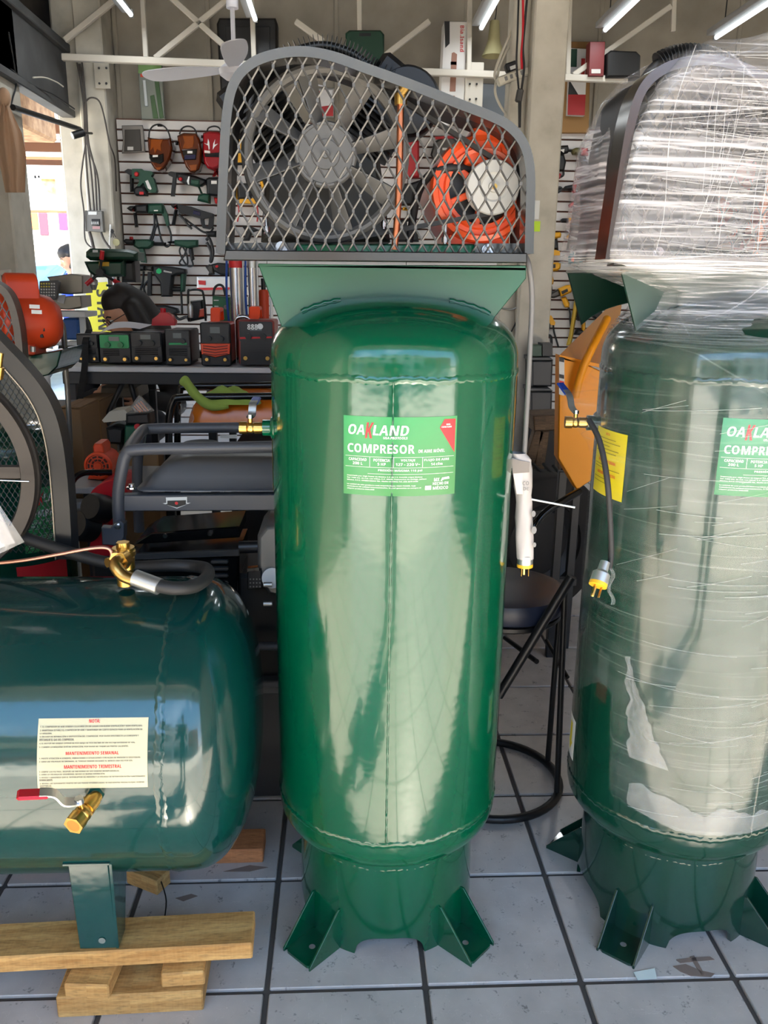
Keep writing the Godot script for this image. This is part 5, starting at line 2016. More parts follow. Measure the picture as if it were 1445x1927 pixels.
	belly.box_at(Vector3(0.62, 0.3, 0.25), Vector3(0.05, 0.16, -0.03), 0.01)
	obj("crankcase", belly, mat("belly_black", rgb(20, 20, 21), 0.6), o)
	var skid := MB.new()
	skid.box_at(Vector3(0.7, 0.02, 0.3), Vector3(0.05, 0.01, -0.02), 0.003)
	obj("skid", skid, gm, o)
	var o2 := thing("generator", "black framed generator with an orange tank and a green rag on it", "generator", Vector3(-0.3, 0, -2.95))
	var C: Vector3 = o2.position
	var bf := mat("frame_black", rgb(22, 22, 23), 0.22)
	rail([[560, 745, -2.85], [420, 747, -2.85], [342, 748, -2.85], [326, 756, -2.85], [318, 790, -2.85], [318, 850, -2.85], [318, 1000, -2.85]], 0.013, C, o2, bf)
	rail([[560, 724, -3.2], [420, 726, -3.2], [350, 728, -3.2], [338, 740, -3.2], [334, 800, -3.2], [334, 1000, -3.2]], 0.013, C, o2, bf)
	var rows2 := []
	for j in 6:
		var f: float = [0.0, 0.1, 0.3, 0.55, 0.8, 1.0][j]
		var hh: float = [0.0, 0.035, 0.07, 0.09, 0.098, 0.1][j]
		var x0 := at(348, 806, -2.86).x - C.x + 0.06 * f
		var yb := at(348, 808, -2.86).y - C.y
		var row := PackedVector3Array()
		for p in rect2(x0, -0.08 + 0.05 * f, 0.5, 0.3 - 0.05 * f, 0.05, 6):
			row.append(Vector3(p.x, yb + hh, -p.y))
		rows2.append(row)
	var ot := MB.new()
	ot.grid(rows2, true)
	var tp: PackedVector3Array = rows2[5]
	for i in tp.size():
		ot.tri(Vector3(0.2, tp[0].y + 0.001, -0.11), tp[i], tp[(i + 1) % tp.size()])
	obj("fuel_tank", ot, mat("orange_paint"), o2, "orange fuel tank")
	var low := MB.new()
	low.box_at(Vector3(0.62, 0.5, 0.3), Vector3(0.22, 0.6, -0.12), 0.01)
	obj("engine_block", low, mat("belly_black"), o2)
	var lo2 := MB.new()
	for x in [-0.06, 0.48]:
		lo2.box_at(Vector3(0.03, 0.4, 0.3), Vector3(x, 0.2, -0.12), 0.003)
	lo2.box_at(Vector3(0.56, 0.03, 0.3), Vector3(0.21, 0.36, -0.12), 0.003)
	obj("stand", lo2, bf, o2)
	var wr := MB.new()
	var wrows := []
	for j in 9:
		var row := PackedVector3Array()
		for i in 9:
			var px := 338.0 + 26.0 * i / 8.0 + 2.0 * sin(j * 1.7)
			var py := 760.0 + 46.0 * j / 8.0
			row.append(at(px, py, -2.84 + 0.012 * sin(i * 1.9 + j * 0.8)) - C)
		wrows.append(row)
	wr.grid(wrows, false, true)
	var wm := mat("film_loose", Color(0.8, 0.78, 0.76, 0.35), 0.3)
	wm.transparency = BaseMaterial3D.TRANSPARENCY_ALPHA
	obj("film_wrap", wr, wm, o2, "clear film wrapped round the frame")
	var ws := MB.new()
	ws.ext(plane([414, 819, 446, 818, 446, 825, 414, 825], -2.84, C), 0.002, shift(Vector3(0, 0, -2.84 - C.z)), 0.0)
	obj("warning_label", ws, mat("white_print"), o2)
	var rag := MB.new()
	var rr := []
	for j in 15:
		var row := PackedVector3Array()
		for i in 33:
			var u := i / 32.0
			var v := j / 14.0
			var px := lerpf(376, 486, u) + 6.0 * sin(v * 5.0)
			var hgt := sin(PI * u) * sin(PI * v)
			var p := at(px, 768, -2.83 - 0.16 * v)
			p.y = at(430, 764, -2.9).y + 0.014 + 0.042 * pow(maxf(hgt, 0.0), 0.45) + 0.012 * sin(u * 17.0 + v * 5.0) * hgt + 0.01 * sin(v * 13.0 + u * 7.0) * hgt
			row.append(p)
		rr.append(row)
	rag.grid(rr)
	var arm := []
	for q in [[430, 762, -2.85], [395, 762, -2.84], [370, 745, -2.83], [352, 722, -2.82], [341, 712, -2.82]]:
		arm.append(at(q[0], q[1], q[2]))
	rag.tube(smooth(arm, 5), 0.02, 10, true, [0.012, 0.014, 0.016, 0.018, 0.019, 0.019, 0.018, 0.018, 0.017, 0.016, 0.016, 0.017, 0.017, 0.016, 0.016, 0.016, 0.018, 0.019, 0.018, 0.015, 0.008])
	tag(obj("rag", rag, mat("rag_green", rgb(150, 176, 82), 0.9)), "lime green cloth draped over the black frame above the orange tank", "cloth")

func build_table() -> void:
	var zt := -3.5
	var pl := at(124, 690, zt)
	var y := pl.y
	var o := thing("work_table", "long grey topped work table carrying the row of welders", "table", Vector3(-0.55, 0, -3.85))
	var T: Vector3 = o.position
	var top := MB.new()
	top.box_at(Vector3(1.62, 0.022, 0.72), Vector3(0.20, y - 0.008 - T.y, 0.01), 0.003)
	obj("tabletop", top, mat("table_grey", rgb(214, 215, 218), 0.4), o)
	var fr := MB.new()
	fr.box_at(Vector3(1.6, 0.05, 0.03), Vector3(0.20, y - 0.045, 0.345), 0.003)
	fr.box_at(Vector3(0.03, 0.05, 0.68), Vector3(-0.59, y - 0.045, 0.0), 0.003)
	obj("apron", fr, mat("table_frame", rgb(50, 52, 56), 0.45), o)
	for q in [[-0.57, 0.33], [-0.57, -0.3], [0.0, 0.33], [0.0, -0.3], [0.95, 0.33]]:
		var lg := MB.new()
		lg.box_at(Vector3(0.035, y - 0.03, 0.035), Vector3(q[0], (y - 0.03) / 2, q[1]), 0.003)
		obj("leg", lg, mat("table_frame"), o)
	var zw := -3.52
	var blk := mat("welder_black", rgb(34, 34, 37), 0.45)
	var w0 := welder("welder", "small black and orange welder with a shoulder strap, first on the table", [147, 628, 184, 684], zw, 0.2, mat("welder_brown", rgb(120, 56, 28), 0.45), blk, mat("welder_face", rgb(26, 26, 29), 0.4), 1)
	var strap := MB.new()
	var sp := []
	for q in [[168, 620, -3.56], [160, 645, -3.49], [160, 676, -3.485], [158, 700, -3.46], [154, 725, -3.44], [149, 760, -3.44], [146, 792, -3.44]]:
		sp.append(at(q[0], q[1], q[2]) - w0.position)
	var path := smooth(sp, 6)
	var rows := [PackedVector3Array(), PackedVector3Array()]
	for i in path.size():
		rows[0].append(path[i] + Vector3(-0.013, 0, 0))
		rows[1].append(path[i] + Vector3(0.013, 0, 0))
	strap.grid(rows, false, true)
	for i in rows[0].size():
		rows[0][i].z -= 0.002
		rows[1][i].z -= 0.002
	strap.grid(rows)
	obj("strap", strap, mat("strap_black", rgb(18, 18, 19), 0.8), w0, "black webbing strap")
	var w1 := welder("welder", "welder with a bright green control panel and black lower half", [188, 628, 245, 685], zw, 0.24, mat("welder_green", rgb(18, 92, 52), 0.4), blk, mat("face_green", rgb(24, 150, 86), 0.4), 2)
	var w2 := welder("welder", "black welder with two brass sockets and a dark screen, right of the green one", [247, 624, 304, 684], zw, 0.24, blk, blk, mat("welder_face"), 5)
	var w3 := welder("welder", "black welder with a thin green stripe and ribbed front", [312, 620, 358, 688], zw, 0.22, blk, blk, mat("welder_face"), 1)
	var stripe := MB.new()
	stripe.ext(plane([318, 645, 352, 645, 352, 649, 318, 649], zw + 0.006, w3.position), 0.002, shift(Vector3(0, 0, 0.008)), 0.0)
	obj("green_stripe", stripe, mat("face_green"), w3)
	var w4 := welder("welder", "tall orange sided welder with an orange chevron grille and carry handle", [379, 607, 433, 690], zw, 0.25, mat("orange_side", rgb(206, 60, 24), 0.4), blk, mat("welder_face"), 4)
	handle_arch(w4, 0.0, 0.2 - 0.018, -0.03, 0.14, 0.055, 0.04, mat("orange_bright"))
	var grille := MB.new()
	grille.ext(plane([378, 646, 434, 646, 433, 666, 406, 672, 380, 666], zw, w4.position), 0.008, shift(Vector3(0, 0, 0.012)), 0.002)
	obj("chevron_grille", grille, mat("orange_bright"), w4)
	for i in 4:
		var sl := MB.new()
		sl.ext(plane([383, 649 + 5 * i, 406, 652 + 5 * i, 429, 649 + 5 * i, 429, 651 + 5 * i, 406, 654 + 5 * i, 383, 651 + 5 * i], zw, w4.position), 0.003, shift(Vector3(0, 0, 0.0135)), 0.0)
		obj("slot", sl, mat("orange_shade", rgb(120, 34, 14), 0.5), w4)
	var w5 := welder("welder", "red edged welder with a digital 888 display, beside the green upright tank", [449, 602, 516, 688], zw, 0.26, mat("red_side", rgb(150, 52, 34), 0.4), mat("face_red_rim", rgb(128, 40, 34), 0.4), mat("welder_face"), 5)
	handle_arch(w5, -0.01, 0.205 - 0.018, -0.06, 0.14, 0.05, 0.045, mat("orange_bright"))
	var inner := MB.new()
	inner.ext(plane([453, 606, 512, 606, 512, 686, 453, 686], zw, w5.position), 0.002, shift(Vector3(0, 0, 0.005)), 0.0)
	obj("black_panel", inner, mat("welder_face"), w5)
	var dg := MB.new()
	letters(dg, "888", 0, 0, 0.042, 0.022, flat_warp(at(466, 620, zw) - w5.position + Vector3(0, 0, 0.011), Vector3.RIGHT, Vector3.UP), true)
	dg.disc(at(490, 614, zw) - w5.position + Vector3(0, 0, 0.011), 0.012, Vector3(0, 0, 1), 16)
	obj("digits", dg, mat("led_white"), w5)
	var br := MB.new()
	br.ext(plane([452, 634, 512, 633, 512, 636, 452, 638], zw, w5.position), 0.002, shift(Vector3(0, 0, 0.009)), 0.0)
	obj("red_stripe", br, mat("red_print"), w5)
	var pap := MB.new()
	pap.ext(plane([188, 624, 215, 612, 285, 608, 290, 611, 256, 622, 200, 626], -3.56), 0.002, Transform3D(), 0.0)
	var prow := []
	for j in 7:
		var row := PackedVector3Array()
		for i in 9:
			var u := i / 8.0
			var v := j / 6.0
			var f := at(189, 625, -3.55).lerp(at(263, 620, -3.55), u)
			var b := at(214, 611, -3.95).lerp(at(287, 607, -3.95), u)
			var p := f.lerp(b, v)
			p.y += 0.012 * sin(u * 3.0 + v)
			row.append(p)
		prow.append(row)
	var paper := MB.new()
	paper.grid(prow)
	tag(obj("paper_sheet", paper, mat("paper_white", rgb(214, 214, 224), 0.6)), "white paper sheets lying across the green welder's top", "paper")
	var jug_at := at(308, 612, -3.75)
	var jug := thing("oil_jug", "red plastic jug with a screw cap, on top of the black welders", "jug", jug_at)
	var jb := MB.new()
	jb.ext(plane([288, 612, 289, 600, 300, 592, 303, 588, 315, 588, 324, 593, 331, 604, 331, 612], -3.75, jug_at), 0.06, shift(Vector3(0, 0, 0.03)), 0.016)
	obj("body", jb, mat("red_plastic"), jug)
	var jc := MB.new()
	jc.cyl(at(307, 589, -3.75) - jug_at, at(307, 580, -3.75) - jug_at, 0.012, 16)
	obj("cap", jc, mat("red_plastic"), jug)

func build_right_group() -> void:
	var c := Vector3(0.435, 0.0, -2.13)
	var o := thing("bar_stool", "black steel stool with a dark blue cushion and ring base between the upright tanks", "stool", c)
	var blk := mat("stool_black", rgb(28, 28, 29), 0.4, 0.2)
	var ring := MB.new()
	var pts := PackedVector3Array()
	for i in 48:
		var a := TAU * i / 48
		pts.append(Vector3(0.2 * sin(a), 0.012, 0.2 * cos(a)))
	ring.tube(pts, 0.012, 10, false, [], true)
	obj("base_ring", ring, blk, o)
	var seat_c := at_height(950, 1098, 0.61) - c
	var cush := MB.new()
	cush.lathe([Vector2(0.0, -0.07), Vector2(0.15, -0.07), Vector2(0.165, -0.06), Vector2(0.172, -0.03), Vector2(0.165, -0.008), Vector2(0.13, 0.002), Vector2(0.0, 0.008)], 48, Transform3D(Basis(), seat_c))
	obj("cushion", cush, mat("vinyl_blue", rgb(24, 32, 52), 0.4), o, "dark blue vinyl cushion")
	var under := MB.new()
	under.lathe([Vector2(0.155, -0.085), Vector2(0.16, -0.08), Vector2(0.16, -0.07), Vector2(0.15, -0.068)], 40, Transform3D(Basis(), seat_c))
	obj("seat_ring", under, blk, o)
	for q in [[[1052, 1160, -2.2], [1030, 1440, -2.2]], [[1063, 1110, -2.05], [1048, 1490, -2.03]], [[900, 1150, -2.3], [905, 1420, -2.32]], [[860, 1150, -2.1], [870, 1500, -2.05]]]:
		var l := MB.new()
		l.tube(PackedVector3Array([at(q[0][0], q[0][1], q[0][2]) - c, at(q[1][0], q[1][1], q[1][2]) - c]), 0.0085, 10)
		obj("leg", l, blk, o)
	for q in [[[1075, 1085, -1.98], [938, 1310, -1.98], 0.0125], [[950, 1200, -2.2], [1010, 1245, -2.0], 0.007], [[1028, 1205, -2.3], [1068, 1275, -2.15], 0.006]]:
		var l := MB.new()
		l.tube(PackedVector3Array([at(q[0][0], q[0][1], q[0][2]) - c, at(q[1][0], q[1][1], q[1][2]) - c]), q[2], 12)
		obj("brace", l, blk, o)
	var tc := at(1004, 1075, -3.45)
	tc.y = 0.32
	var ty := thing("tyre", "dark worn tyre standing behind the black stool", "tyre", Vector3(tc.x, 0, tc.z))
	var tb := MB.new()
	var tx := Transform3D(Basis(Vector3.UP, 0.35) * Basis(Vector3.RIGHT, PI / 2), Vector3(0, 0.32, 0))
	tb.lathe([Vector2(0.19, -0.07), Vector2(0.25, -0.085), Vector2(0.3, -0.08), Vector2(0.318, -0.06), Vector2(0.32, 0.0), Vector2(0.318, 0.06), Vector2(0.3, 0.08), Vector2(0.25, 0.085), Vector2(0.19, 0.07), Vector2(0.19, -0.07)], 56, tx, 0.0, TAU, 60.0)
	obj("casing", tb, mat("tyre_black", rgb(30, 28, 27), 0.85), ty)
	var tread := MB.new()
	for k in 40:
		var b := Basis(Vector3.UP, 0.35) * Basis(Vector3.BACK, TAU * k / 40)
		tread.box(Vector3(0.012, 0.012, 0.13), Transform3D(b * Basis(Vector3.RIGHT, 0.35), Vector3(0, 0.32, 0) + b * Vector3(0, 0.32, 0)), 0.002)
	obj("tread", tread, mat("tyre_black"), ty).set_meta("kind", "stuff")
	var rim := MB.new()
	rim.lathe([Vector2(0.19, -0.05), Vector2(0.19, 0.05), Vector2(0.15, 0.02), Vector2(0.06, 0.03), Vector2(0.0, 0.03)], 32, tx)
	obj("rim", rim, mat("dark_steel"), ty)
	var z := -2.75
	var ma := at(1090, 760, z)
	ma.y = 0.0
	var m := thing("dump_cart", "yellow steel machine body with a white data sticker, partly behind the wrapped compressor", "machine", ma)
	var yp := mat("yellow_paint")
	var bd := MB.new()
	bd.ext(plane([1053, 668, 1100, 684, 1135, 700, 1150, 760, 1120, 900, 1086, 922, 1081, 915, 1050, 862], z, ma), 0.06, shift(Vector3(0, 0, z - ma.z)), 0.004)
	var body := obj("body", bd, yp, m)
	var tp := MB.new()
	var q0 := at(1053, 668, z) - ma
	var q1 := at(1150, 690, z) - ma
	var q2 := at(1170, 570, z - 0.55) - ma
	var q3 := at(1142, 580, z - 0.6) - ma
	tp.quad(q0, q1, q2, q3)
	tp.quad(q0 - Vector3(0, 0.012, 0), q3 - Vector3(0, 0.012, 0), q2 - Vector3(0, 0.012, 0), q1 - Vector3(0, 0.012, 0))
	tp.quad(q0 - Vector3(0, 0.012, 0), q1 - Vector3(0, 0.012, 0), q1, q0)
	tp.quad(q3, q3 - Vector3(0, 0.012, 0), q0 - Vector3(0, 0.012, 0), q0)
	obj("sloping_top", tp, yp, m)
	var rb := MB.new()
	rb.tube(smooth([at(1142, 600, z - 0.1) - ma, at(1116, 650, z + 0.02) - ma, at(1094, 700, z + 0.03) - ma, at(1082, 748, z + 0.02) - ma], 5), 0.014, 10)
	obj("rim_tube", rb, yp, body)
	var st := MB.new()
	st.ext(plane([1052, 673, 1062, 676, 1062, 745, 1052, 742], z + 0.002, ma), 0.002, shift(Vector3(0, 0, z + 0.002 - ma.z)), 0.0)
	var sto := obj("data_sticker", st, mat("white_print"), body, "white data sticker with black and red bands")
	for q in [[672, 680, "black_print"], [704, 711, "black_print"], [716, 728, "red_print"]]:
		var b := MB.new()
		b.ext(plane([1052.5, q[0], 1061.5, q[0] + 2, 1061.5, q[1] + 2, 1052.5, q[1]], z + 0.004, ma), 0.001, shift(Vector3(0, 0, z + 0.004 - ma.z)), 0.0)
		obj("band", b, mat(q[2], Color.WHITE), sto)
	var pr := MB.new()
	var nrm := (q1 - q0).cross(q3 - q0).normalized()
	for k in 3:
		var s0 := q0.lerp(q3, 0.45 + 0.08 * k) + (q1 - q0) * (0.28 + 0.06 * k)
		var s1 := s0 + (q3 - q0) * 0.24 + (q1 - q0) * 0.03
		var w := (q1 - q0).normalized() * 0.008
		pr.quad(s0 - w + nrm * 0.001, s0 + w + nrm * 0.001, s1 + w + nrm * 0.001, s1 - w + nrm * 0.001)
	obj("black_print", pr, mat("black_print"), m).set_meta("kind", "stuff")
	var lg := MB.new()
	for x in [0.02, 0.1]:
		lg.box_at(Vector3(0.03, 0.75, 0.03), Vector3(x, 0.375, -0.2 - x), 0.002)
	lg.box_at(Vector3(0.11, 0.03, 0.03), Vector3(0.06, 0.3, -0.26), 0.002)
	obj("leg_frame", lg, mat("dark_steel"), m)
	var arm := bent_tube([[1090, 925, -2.5], [1060, 942, -2.45], [1025, 965, -2.42], [1003, 992, -2.4], [990, 1020, -2.4]], ma, 0.012, 12)
	obj("handle_arm", arm, mat("black_gloss"), m, "black curved handle arm")
	var zs := -3.7
	var sa := at(1020, 900, zs)
	sa.y = 0.0
	var sw := thing("wood_trestle", "rough brown wood trestle in the shade left of the yellow machine", "trestle", sa)
	var wm := wood_mat("old_wood", rgb(74, 56, 40), rgb(120, 94, 66), 41)
	var top := MB.new()
	top.ext(plane([1003, 782, 1060, 780, 1060, 810, 1005, 812], zs, sa), 0.18, shift(Vector3(0, 0, zs - sa.z)), 0.006)
	obj("beam", top, wm, sw)
	for q in [[1012, 812, 996, 862], [1022, 812, 1008, 912], [1052, 812, 1058, 905]]:
		var l := MB.new()
		var a := at(q[0], q[1], zs - 0.06) - sa
		var b := at(q[2], q[3], zs - 0.06) - sa
		var dirv := (b - a).normalized()
		var e := a + dirv * (a.y / maxf(-dirv.y, 0.1))
		l.box(Vector3(0.045, a.distance_to(e) + 0.02, 0.06), Transform3D(xf_to(Vector3.ZERO, dirv).basis, (a + e) * 0.5), 0.004)
		obj("leg", l, wm, sw)
	var zb := -4.3
	for q in [[1000, 672, 1041, 728, "upper dark grey lidded bin, stacked beside the middle pillar"], [998, 730, 1040, 790, "lower dark grey bin, under the lidded one beside the middle pillar"]]:
		var ba := at((q[0] + q[2]) / 2.0, q[3], zb)
		var bo := thing("storage_bin", q[4], "bin", ba)
		var bb := MB.new()
		bb.ext(plane([q[0], q[1] + 6, q[2], q[1] + 6, q[2] - 2, q[3], q[0], q[3]], zb, ba), 0.22, shift(Vector3(0, 0, zb - ba.z)), 0.01)
		obj("tub", bb, mat("bin_grey", rgb(62, 62, 64), 0.5), bo)
		var li := MB.new()
		li.ext(plane([q[0] - 2, q[1], q[2] - 6, q[1], q[2] + 1, q[1] + 6, q[0] - 2, q[1] + 7], zb + 0.01, ba), 0.24, shift(Vector3(0, 0, zb + 0.01 - ba.z)), 0.006)
		obj("lid", li, mat("bin_lid", rgb(84, 84, 85), 0.5), bo)
	var cr := at(1018, 790, zb - 0.1)
	var crate := MB.new()
	crate.box_at(Vector3(0.17, cr.y, 0.24), Vector3(0, cr.y / 2, 0), 0.005)
	var cro := obj("crate", crate, mat("crate_dark", rgb(44, 42, 41), 0.7))
	cro.position = Vector3(cr.x, 0, cr.z - 0.02)
	tag(cro, "dark crate on the floor that carries the two grey bins", "crate")
	var gb := at(1018, 670, zb)
	var g := thing("tool_box", "small green and black boxed tool on top of the grey bins", "box", gb)
	var g1 := MB.new()
	g1.ext(plane([1001, 650, 1020, 650, 1020, 671, 1001, 671], zb, gb), 0.1, shift(Vector3(0, 0, zb - gb.z)), 0.003)
	obj("green_box", g1, mat("tool_green"), g)
	var g2 := MB.new()
	g2.ext(plane([1020, 646, 1040, 646, 1040, 671, 1020, 671], zb, gb), 0.1, shift(Vector3(0, 0, zb - gb.z)), 0.003)
	obj("black_half", g2, mat("black_plastic"), g)
	var oa := at(983, 552, -4.545)
	var ou := thing("wall_outlet", "white double wall outlet on the middle pillar with a black lead plugged in", "outlet", oa)
	var pl := MB.new()
	pl.ext(rect2(-0.021, -0.05, 0.021, 0.05, 0.005), 0.03, shift(Vector3(0, 0, 0.03)), 0.003)
	obj("cover", pl, mat("white_plastic"), ou)
	for y in [-0.02, 0.022]:
		var s := MB.new()
		s.ext(rect2(-0.011, y - 0.011, 0.011, y + 0.011, 0.004), 0.004, shift(Vector3(0, 0, 0.033)), 0.001)
		obj("socket", s, mat("socket_grey", rgb(170, 168, 164), 0.5), ou)
	var pg := MB.new()
	pg.box_at(Vector3(0.02, 0.02, 0.03), Vector3(0.002, -0.022, 0.045), 0.004)
	obj("lead_plug", pg, mat("black_plastic"), ou)
	var ld := MB.new()
	ld.tube(smooth([Vector3(0.0, -0.03, 0.055), Vector3(-0.01, -0.08, 0.045), Vector3(-0.03, -0.14, 0.04), Vector3(-0.055, -0.2, 0.03)], 6), 0.004, 8)
	obj("lead", ld, mat("black_rubber"), ou)
	var ld2 := MB.new()
	ld2.tube(smooth([Vector3(-0.02, -0.045, 0.02), Vector3(-0.03, -0.07, 0.03), Vector3(-0.07, -0.085, 0.02), Vector3(-0.12, -0.075, -0.02)], 6), 0.005, 8)
	obj("conduit", ld2, mat("zinc"), ou)
	var pa := MB.new()
	pa.ext(plane([0, 0, 1, 0, 1, 1], -1.0), 0.001)
	var scrap := MB.new()
	var e := []
	for q in [[1192, 1829], [1232, 1822], [1236, 1841], [1200, 1844]]:
		var w := at_height(q[0], q[1], 0.003)
		e.append(w)
	scrap.quad(e[3], e[2], e[1], e[0])
	scrap.quad(e[0] - Vector3(0, 0.001, 0), e[1] - Vector3(0, 0.001, 0), e[2] - Vector3(0, 0.001, 0), e[3] - Vector3(0, 0.001, 0))
	tag(obj("paper_scrap", scrap, mat("paper_scrap", rgb(214, 226, 222), 0.6)), "small pale paper scrap on the tiles by the wrapped compressor's foot", "paper")

func body_mesh(bones: Array, cell: float, blend: float) -> MB:
	var lo := Vector3.ONE * 1e9
	var hi := -lo
	for b in bones:
		var r: float = maxf(b[2], b[3]) + cell * 3.0 + blend
		lo = lo.min((b[0] as Vector3).min(b[1]) - Vector3.ONE * r)
		hi = hi.max((b[0] as Vector3).max(b[1]) + Vector3.ONE * r)
	var nx := int((hi.x - lo.x) / cell) + 2
	var ny := int((hi.y - lo.y) / cell) + 2
	var nz := int((hi.z - lo.z) / cell) + 2
	var f := PackedFloat32Array()
	f.resize(nx * ny * nz)
	f.fill(1.0)
	for b in bones:
		var a: Vector3 = b[0]
		var e: Vector3 = b[1]
		var ra: float = b[2]
		var rb: float = b[3]
		var r := maxf(ra, rb) + cell * 2.5 + blend
		var l0 := (a.min(e) - Vector3.ONE * r - lo) / cell
		var l1 := (a.max(e) + Vector3.ONE * r - lo) / cell
		var ab := e - a
		var den := maxf(ab.length_squared(), 1e-9)
		for k in range(maxi(int(l0.z), 0), mini(int(l1.z) + 2, nz)):
			for j in range(maxi(int(l0.y), 0), mini(int(l1.y) + 2, ny)):
				for i in range(maxi(int(l0.x), 0), mini(int(l1.x) + 2, nx)):
					var p := lo + Vector3(i, j, k) * cell
					var t := clampf((p - a).dot(ab) / den, 0.0, 1.0)
					var d := (p - a - ab * t).length() - lerpf(ra, rb, t)
					var q := (k * ny + j) * nx + i
					var h := clampf(0.5 + 0.5 * (f[q] - d) / blend, 0.0, 1.0)
					f[q] = lerpf(f[q], d, h) - blend * h * (1.0 - h)
	var mb := MB.new()
	var vid := {}
	var step := [1, nx, nx * ny]
	for k in nz - 1:
		for j in ny - 1:
			for i in nx - 1:
				var q := (k * ny + j) * nx + i
				var inside := 0
				for c in 8:
					if f[q + (c & 1) + ((c >> 1) & 1) * nx + (c >> 2) * nx * ny] < 0.0:
						inside += 1
				if inside == 0 or inside == 8:
					continue
				var sum := Vector3.ZERO
				var cnt := 0
				for c in 8:
					for ax in 3:
						if (c >> ax) & 1:
							continue
						var c2 := c | (1 << ax)
						var f0 := f[q + (c & 1) + ((c >> 1) & 1) * nx + (c >> 2) * nx * ny]
						var f1 := f[q + (c2 & 1) + ((c2 >> 1) & 1) * nx + (c2 >> 2) * nx * ny]
						if (f0 < 0.0) != (f1 < 0.0):
							var o := Vector3(c & 1, (c >> 1) & 1, c >> 2)
							o[ax] += f0 / (f0 - f1)
							sum += o
							cnt += 1
				vid[q] = mb.v.size()
				mb.v.append(lo + (Vector3(i, j, k) + sum / cnt) * cell)
				mb.n.append(Vector3.ZERO)
				mb.uv.append(Vector2.ZERO)
	for q in vid:
		for ax in 3:
			var q1: int = q + step[ax]
			if q1 >= f.size() or (f[q] < 0.0) == (f[q1] < 0.0):
				continue
			var s1: int = step[(ax + 1) % 3]
			var s2: int = step[(ax + 2) % 3]
			var ids := [q, q - s1, q - s1 - s2, q - s2]
			var ok := true
			for w in ids:
				ok = ok and vid.has(w)
			if not ok:
				continue
			var a: int = vid[ids[0]]
			var b: int = vid[ids[1]]
			var c: int = vid[ids[2]]
			var d: int = vid[ids[3]]
			if f[q] >= 0.0:
				var t := b
				b = d
				d = t
			var nn := (mb.v[c] - mb.v[a]).cross(mb.v[d] - mb.v[b])
			for w in [a, b, c, d]:
				mb.n[w] += nn
			mb.ix.append_array([a, c, b, a, d, c])
	for i in mb.n.size():
		mb.n[i] = mb.n[i].normalized()
	return mb

func head_bones(c: Vector3, look := Basis()) -> Array:
	var P := func(x: float, y: float, z: float) -> Vector3: return c + look * Vector3(x, y, z)
	return [
		[P.call(0, 0.03, -0.015), P.call(0, 0.025, 0.01), 0.079, 0.077],
		[P.call(0, -0.035, 0.03), P.call(0, -0.075, 0.045), 0.062, 0.042],
		[P.call(0, -0.088, 0.06), P.call(0, -0.09, 0.066), 0.026, 0.022],
		[P.call(0, 0.012, 0.088), P.call(0, -0.03, 0.108), 0.009, 0.014],
		[P.call(-0.035, 0.022, 0.082), P.call(0.035, 0.022, 0.082), 0.012, 0.012],
		[P.call(-0.02, -0.055, 0.09), P.call(0.02, -0.055, 0.09), 0.011, 0.011],
		[P.call(-0.08, 0.01, -0.005), P.call(-0.084, -0.025, 0.0), 0.016, 0.012],
		[P.call(0.08, 0.01, -0.005), P.call(0.084, -0.025, 0.0), 0.016, 0.012],
		[P.call(0, -0.06, -0.02), P.call(0, -0.16, -0.035), 0.055, 0.055],
	]

func face_parts(o: Node3D, c: Vector3, look: Basis, glasses := false) -> void:
	for s in [-1.0, 1.0]:
		var e := MB.new()
		e.ball(c + look * Vector3(s * 0.032, 0.004, 0.079), Vector3.ONE * 0.0115, 12, 8)
		var eo := obj("eye", e, mat("eye_white", rgb(230, 226, 220), 0.3), o)
		var ir := MB.new()
		ir.disc(c + look * Vector3(s * 0.032, 0.002, 0.0912), 0.0055, look * Vector3(0, 0, 1), 10)
		obj("iris", ir, mat("iris_dark", rgb(36, 22, 16), 0.3), eo)
		var br := MB.new()
		br.tube(PackedVector3Array([c + look * Vector3(s * 0.016, 0.026, 0.094), c + look * Vector3(s * 0.034, 0.031, 0.091), c + look * Vector3(s * 0.052, 0.024, 0.082)]), 0.0045, 6)
		obj("eyebrow", br, mat("hair"), o)
		if glasses:
			var g := MB.new()
			var pts := PackedVector3Array()
			for i in 16:
				pts.append(c + look * Vector3(s * 0.034 + 0.024 * cos(TAU * i / 16), 0.002 + 0.018 * sin(TAU * i / 16), 0.1))
			g.tube(pts, 0.0022, 6, false, [], true)
			g.tube(PackedVector3Array([c + look * Vector3(s * 0.058, 0.004, 0.1), c + look * Vector3(s * 0.085, 0.01, 0.0)]), 0.0022, 6)
			obj("glasses_rim", g, mat("black_plastic"), o)
	var m := MB.new()
	m.ball(c + look * Vector3(0, -0.055, 0.099), Vector3(0.02, 0.006, 0.006), 12, 8, look)
	obj("mouth", m, mat("lips", rgb(150, 80, 72), 0.5), o)

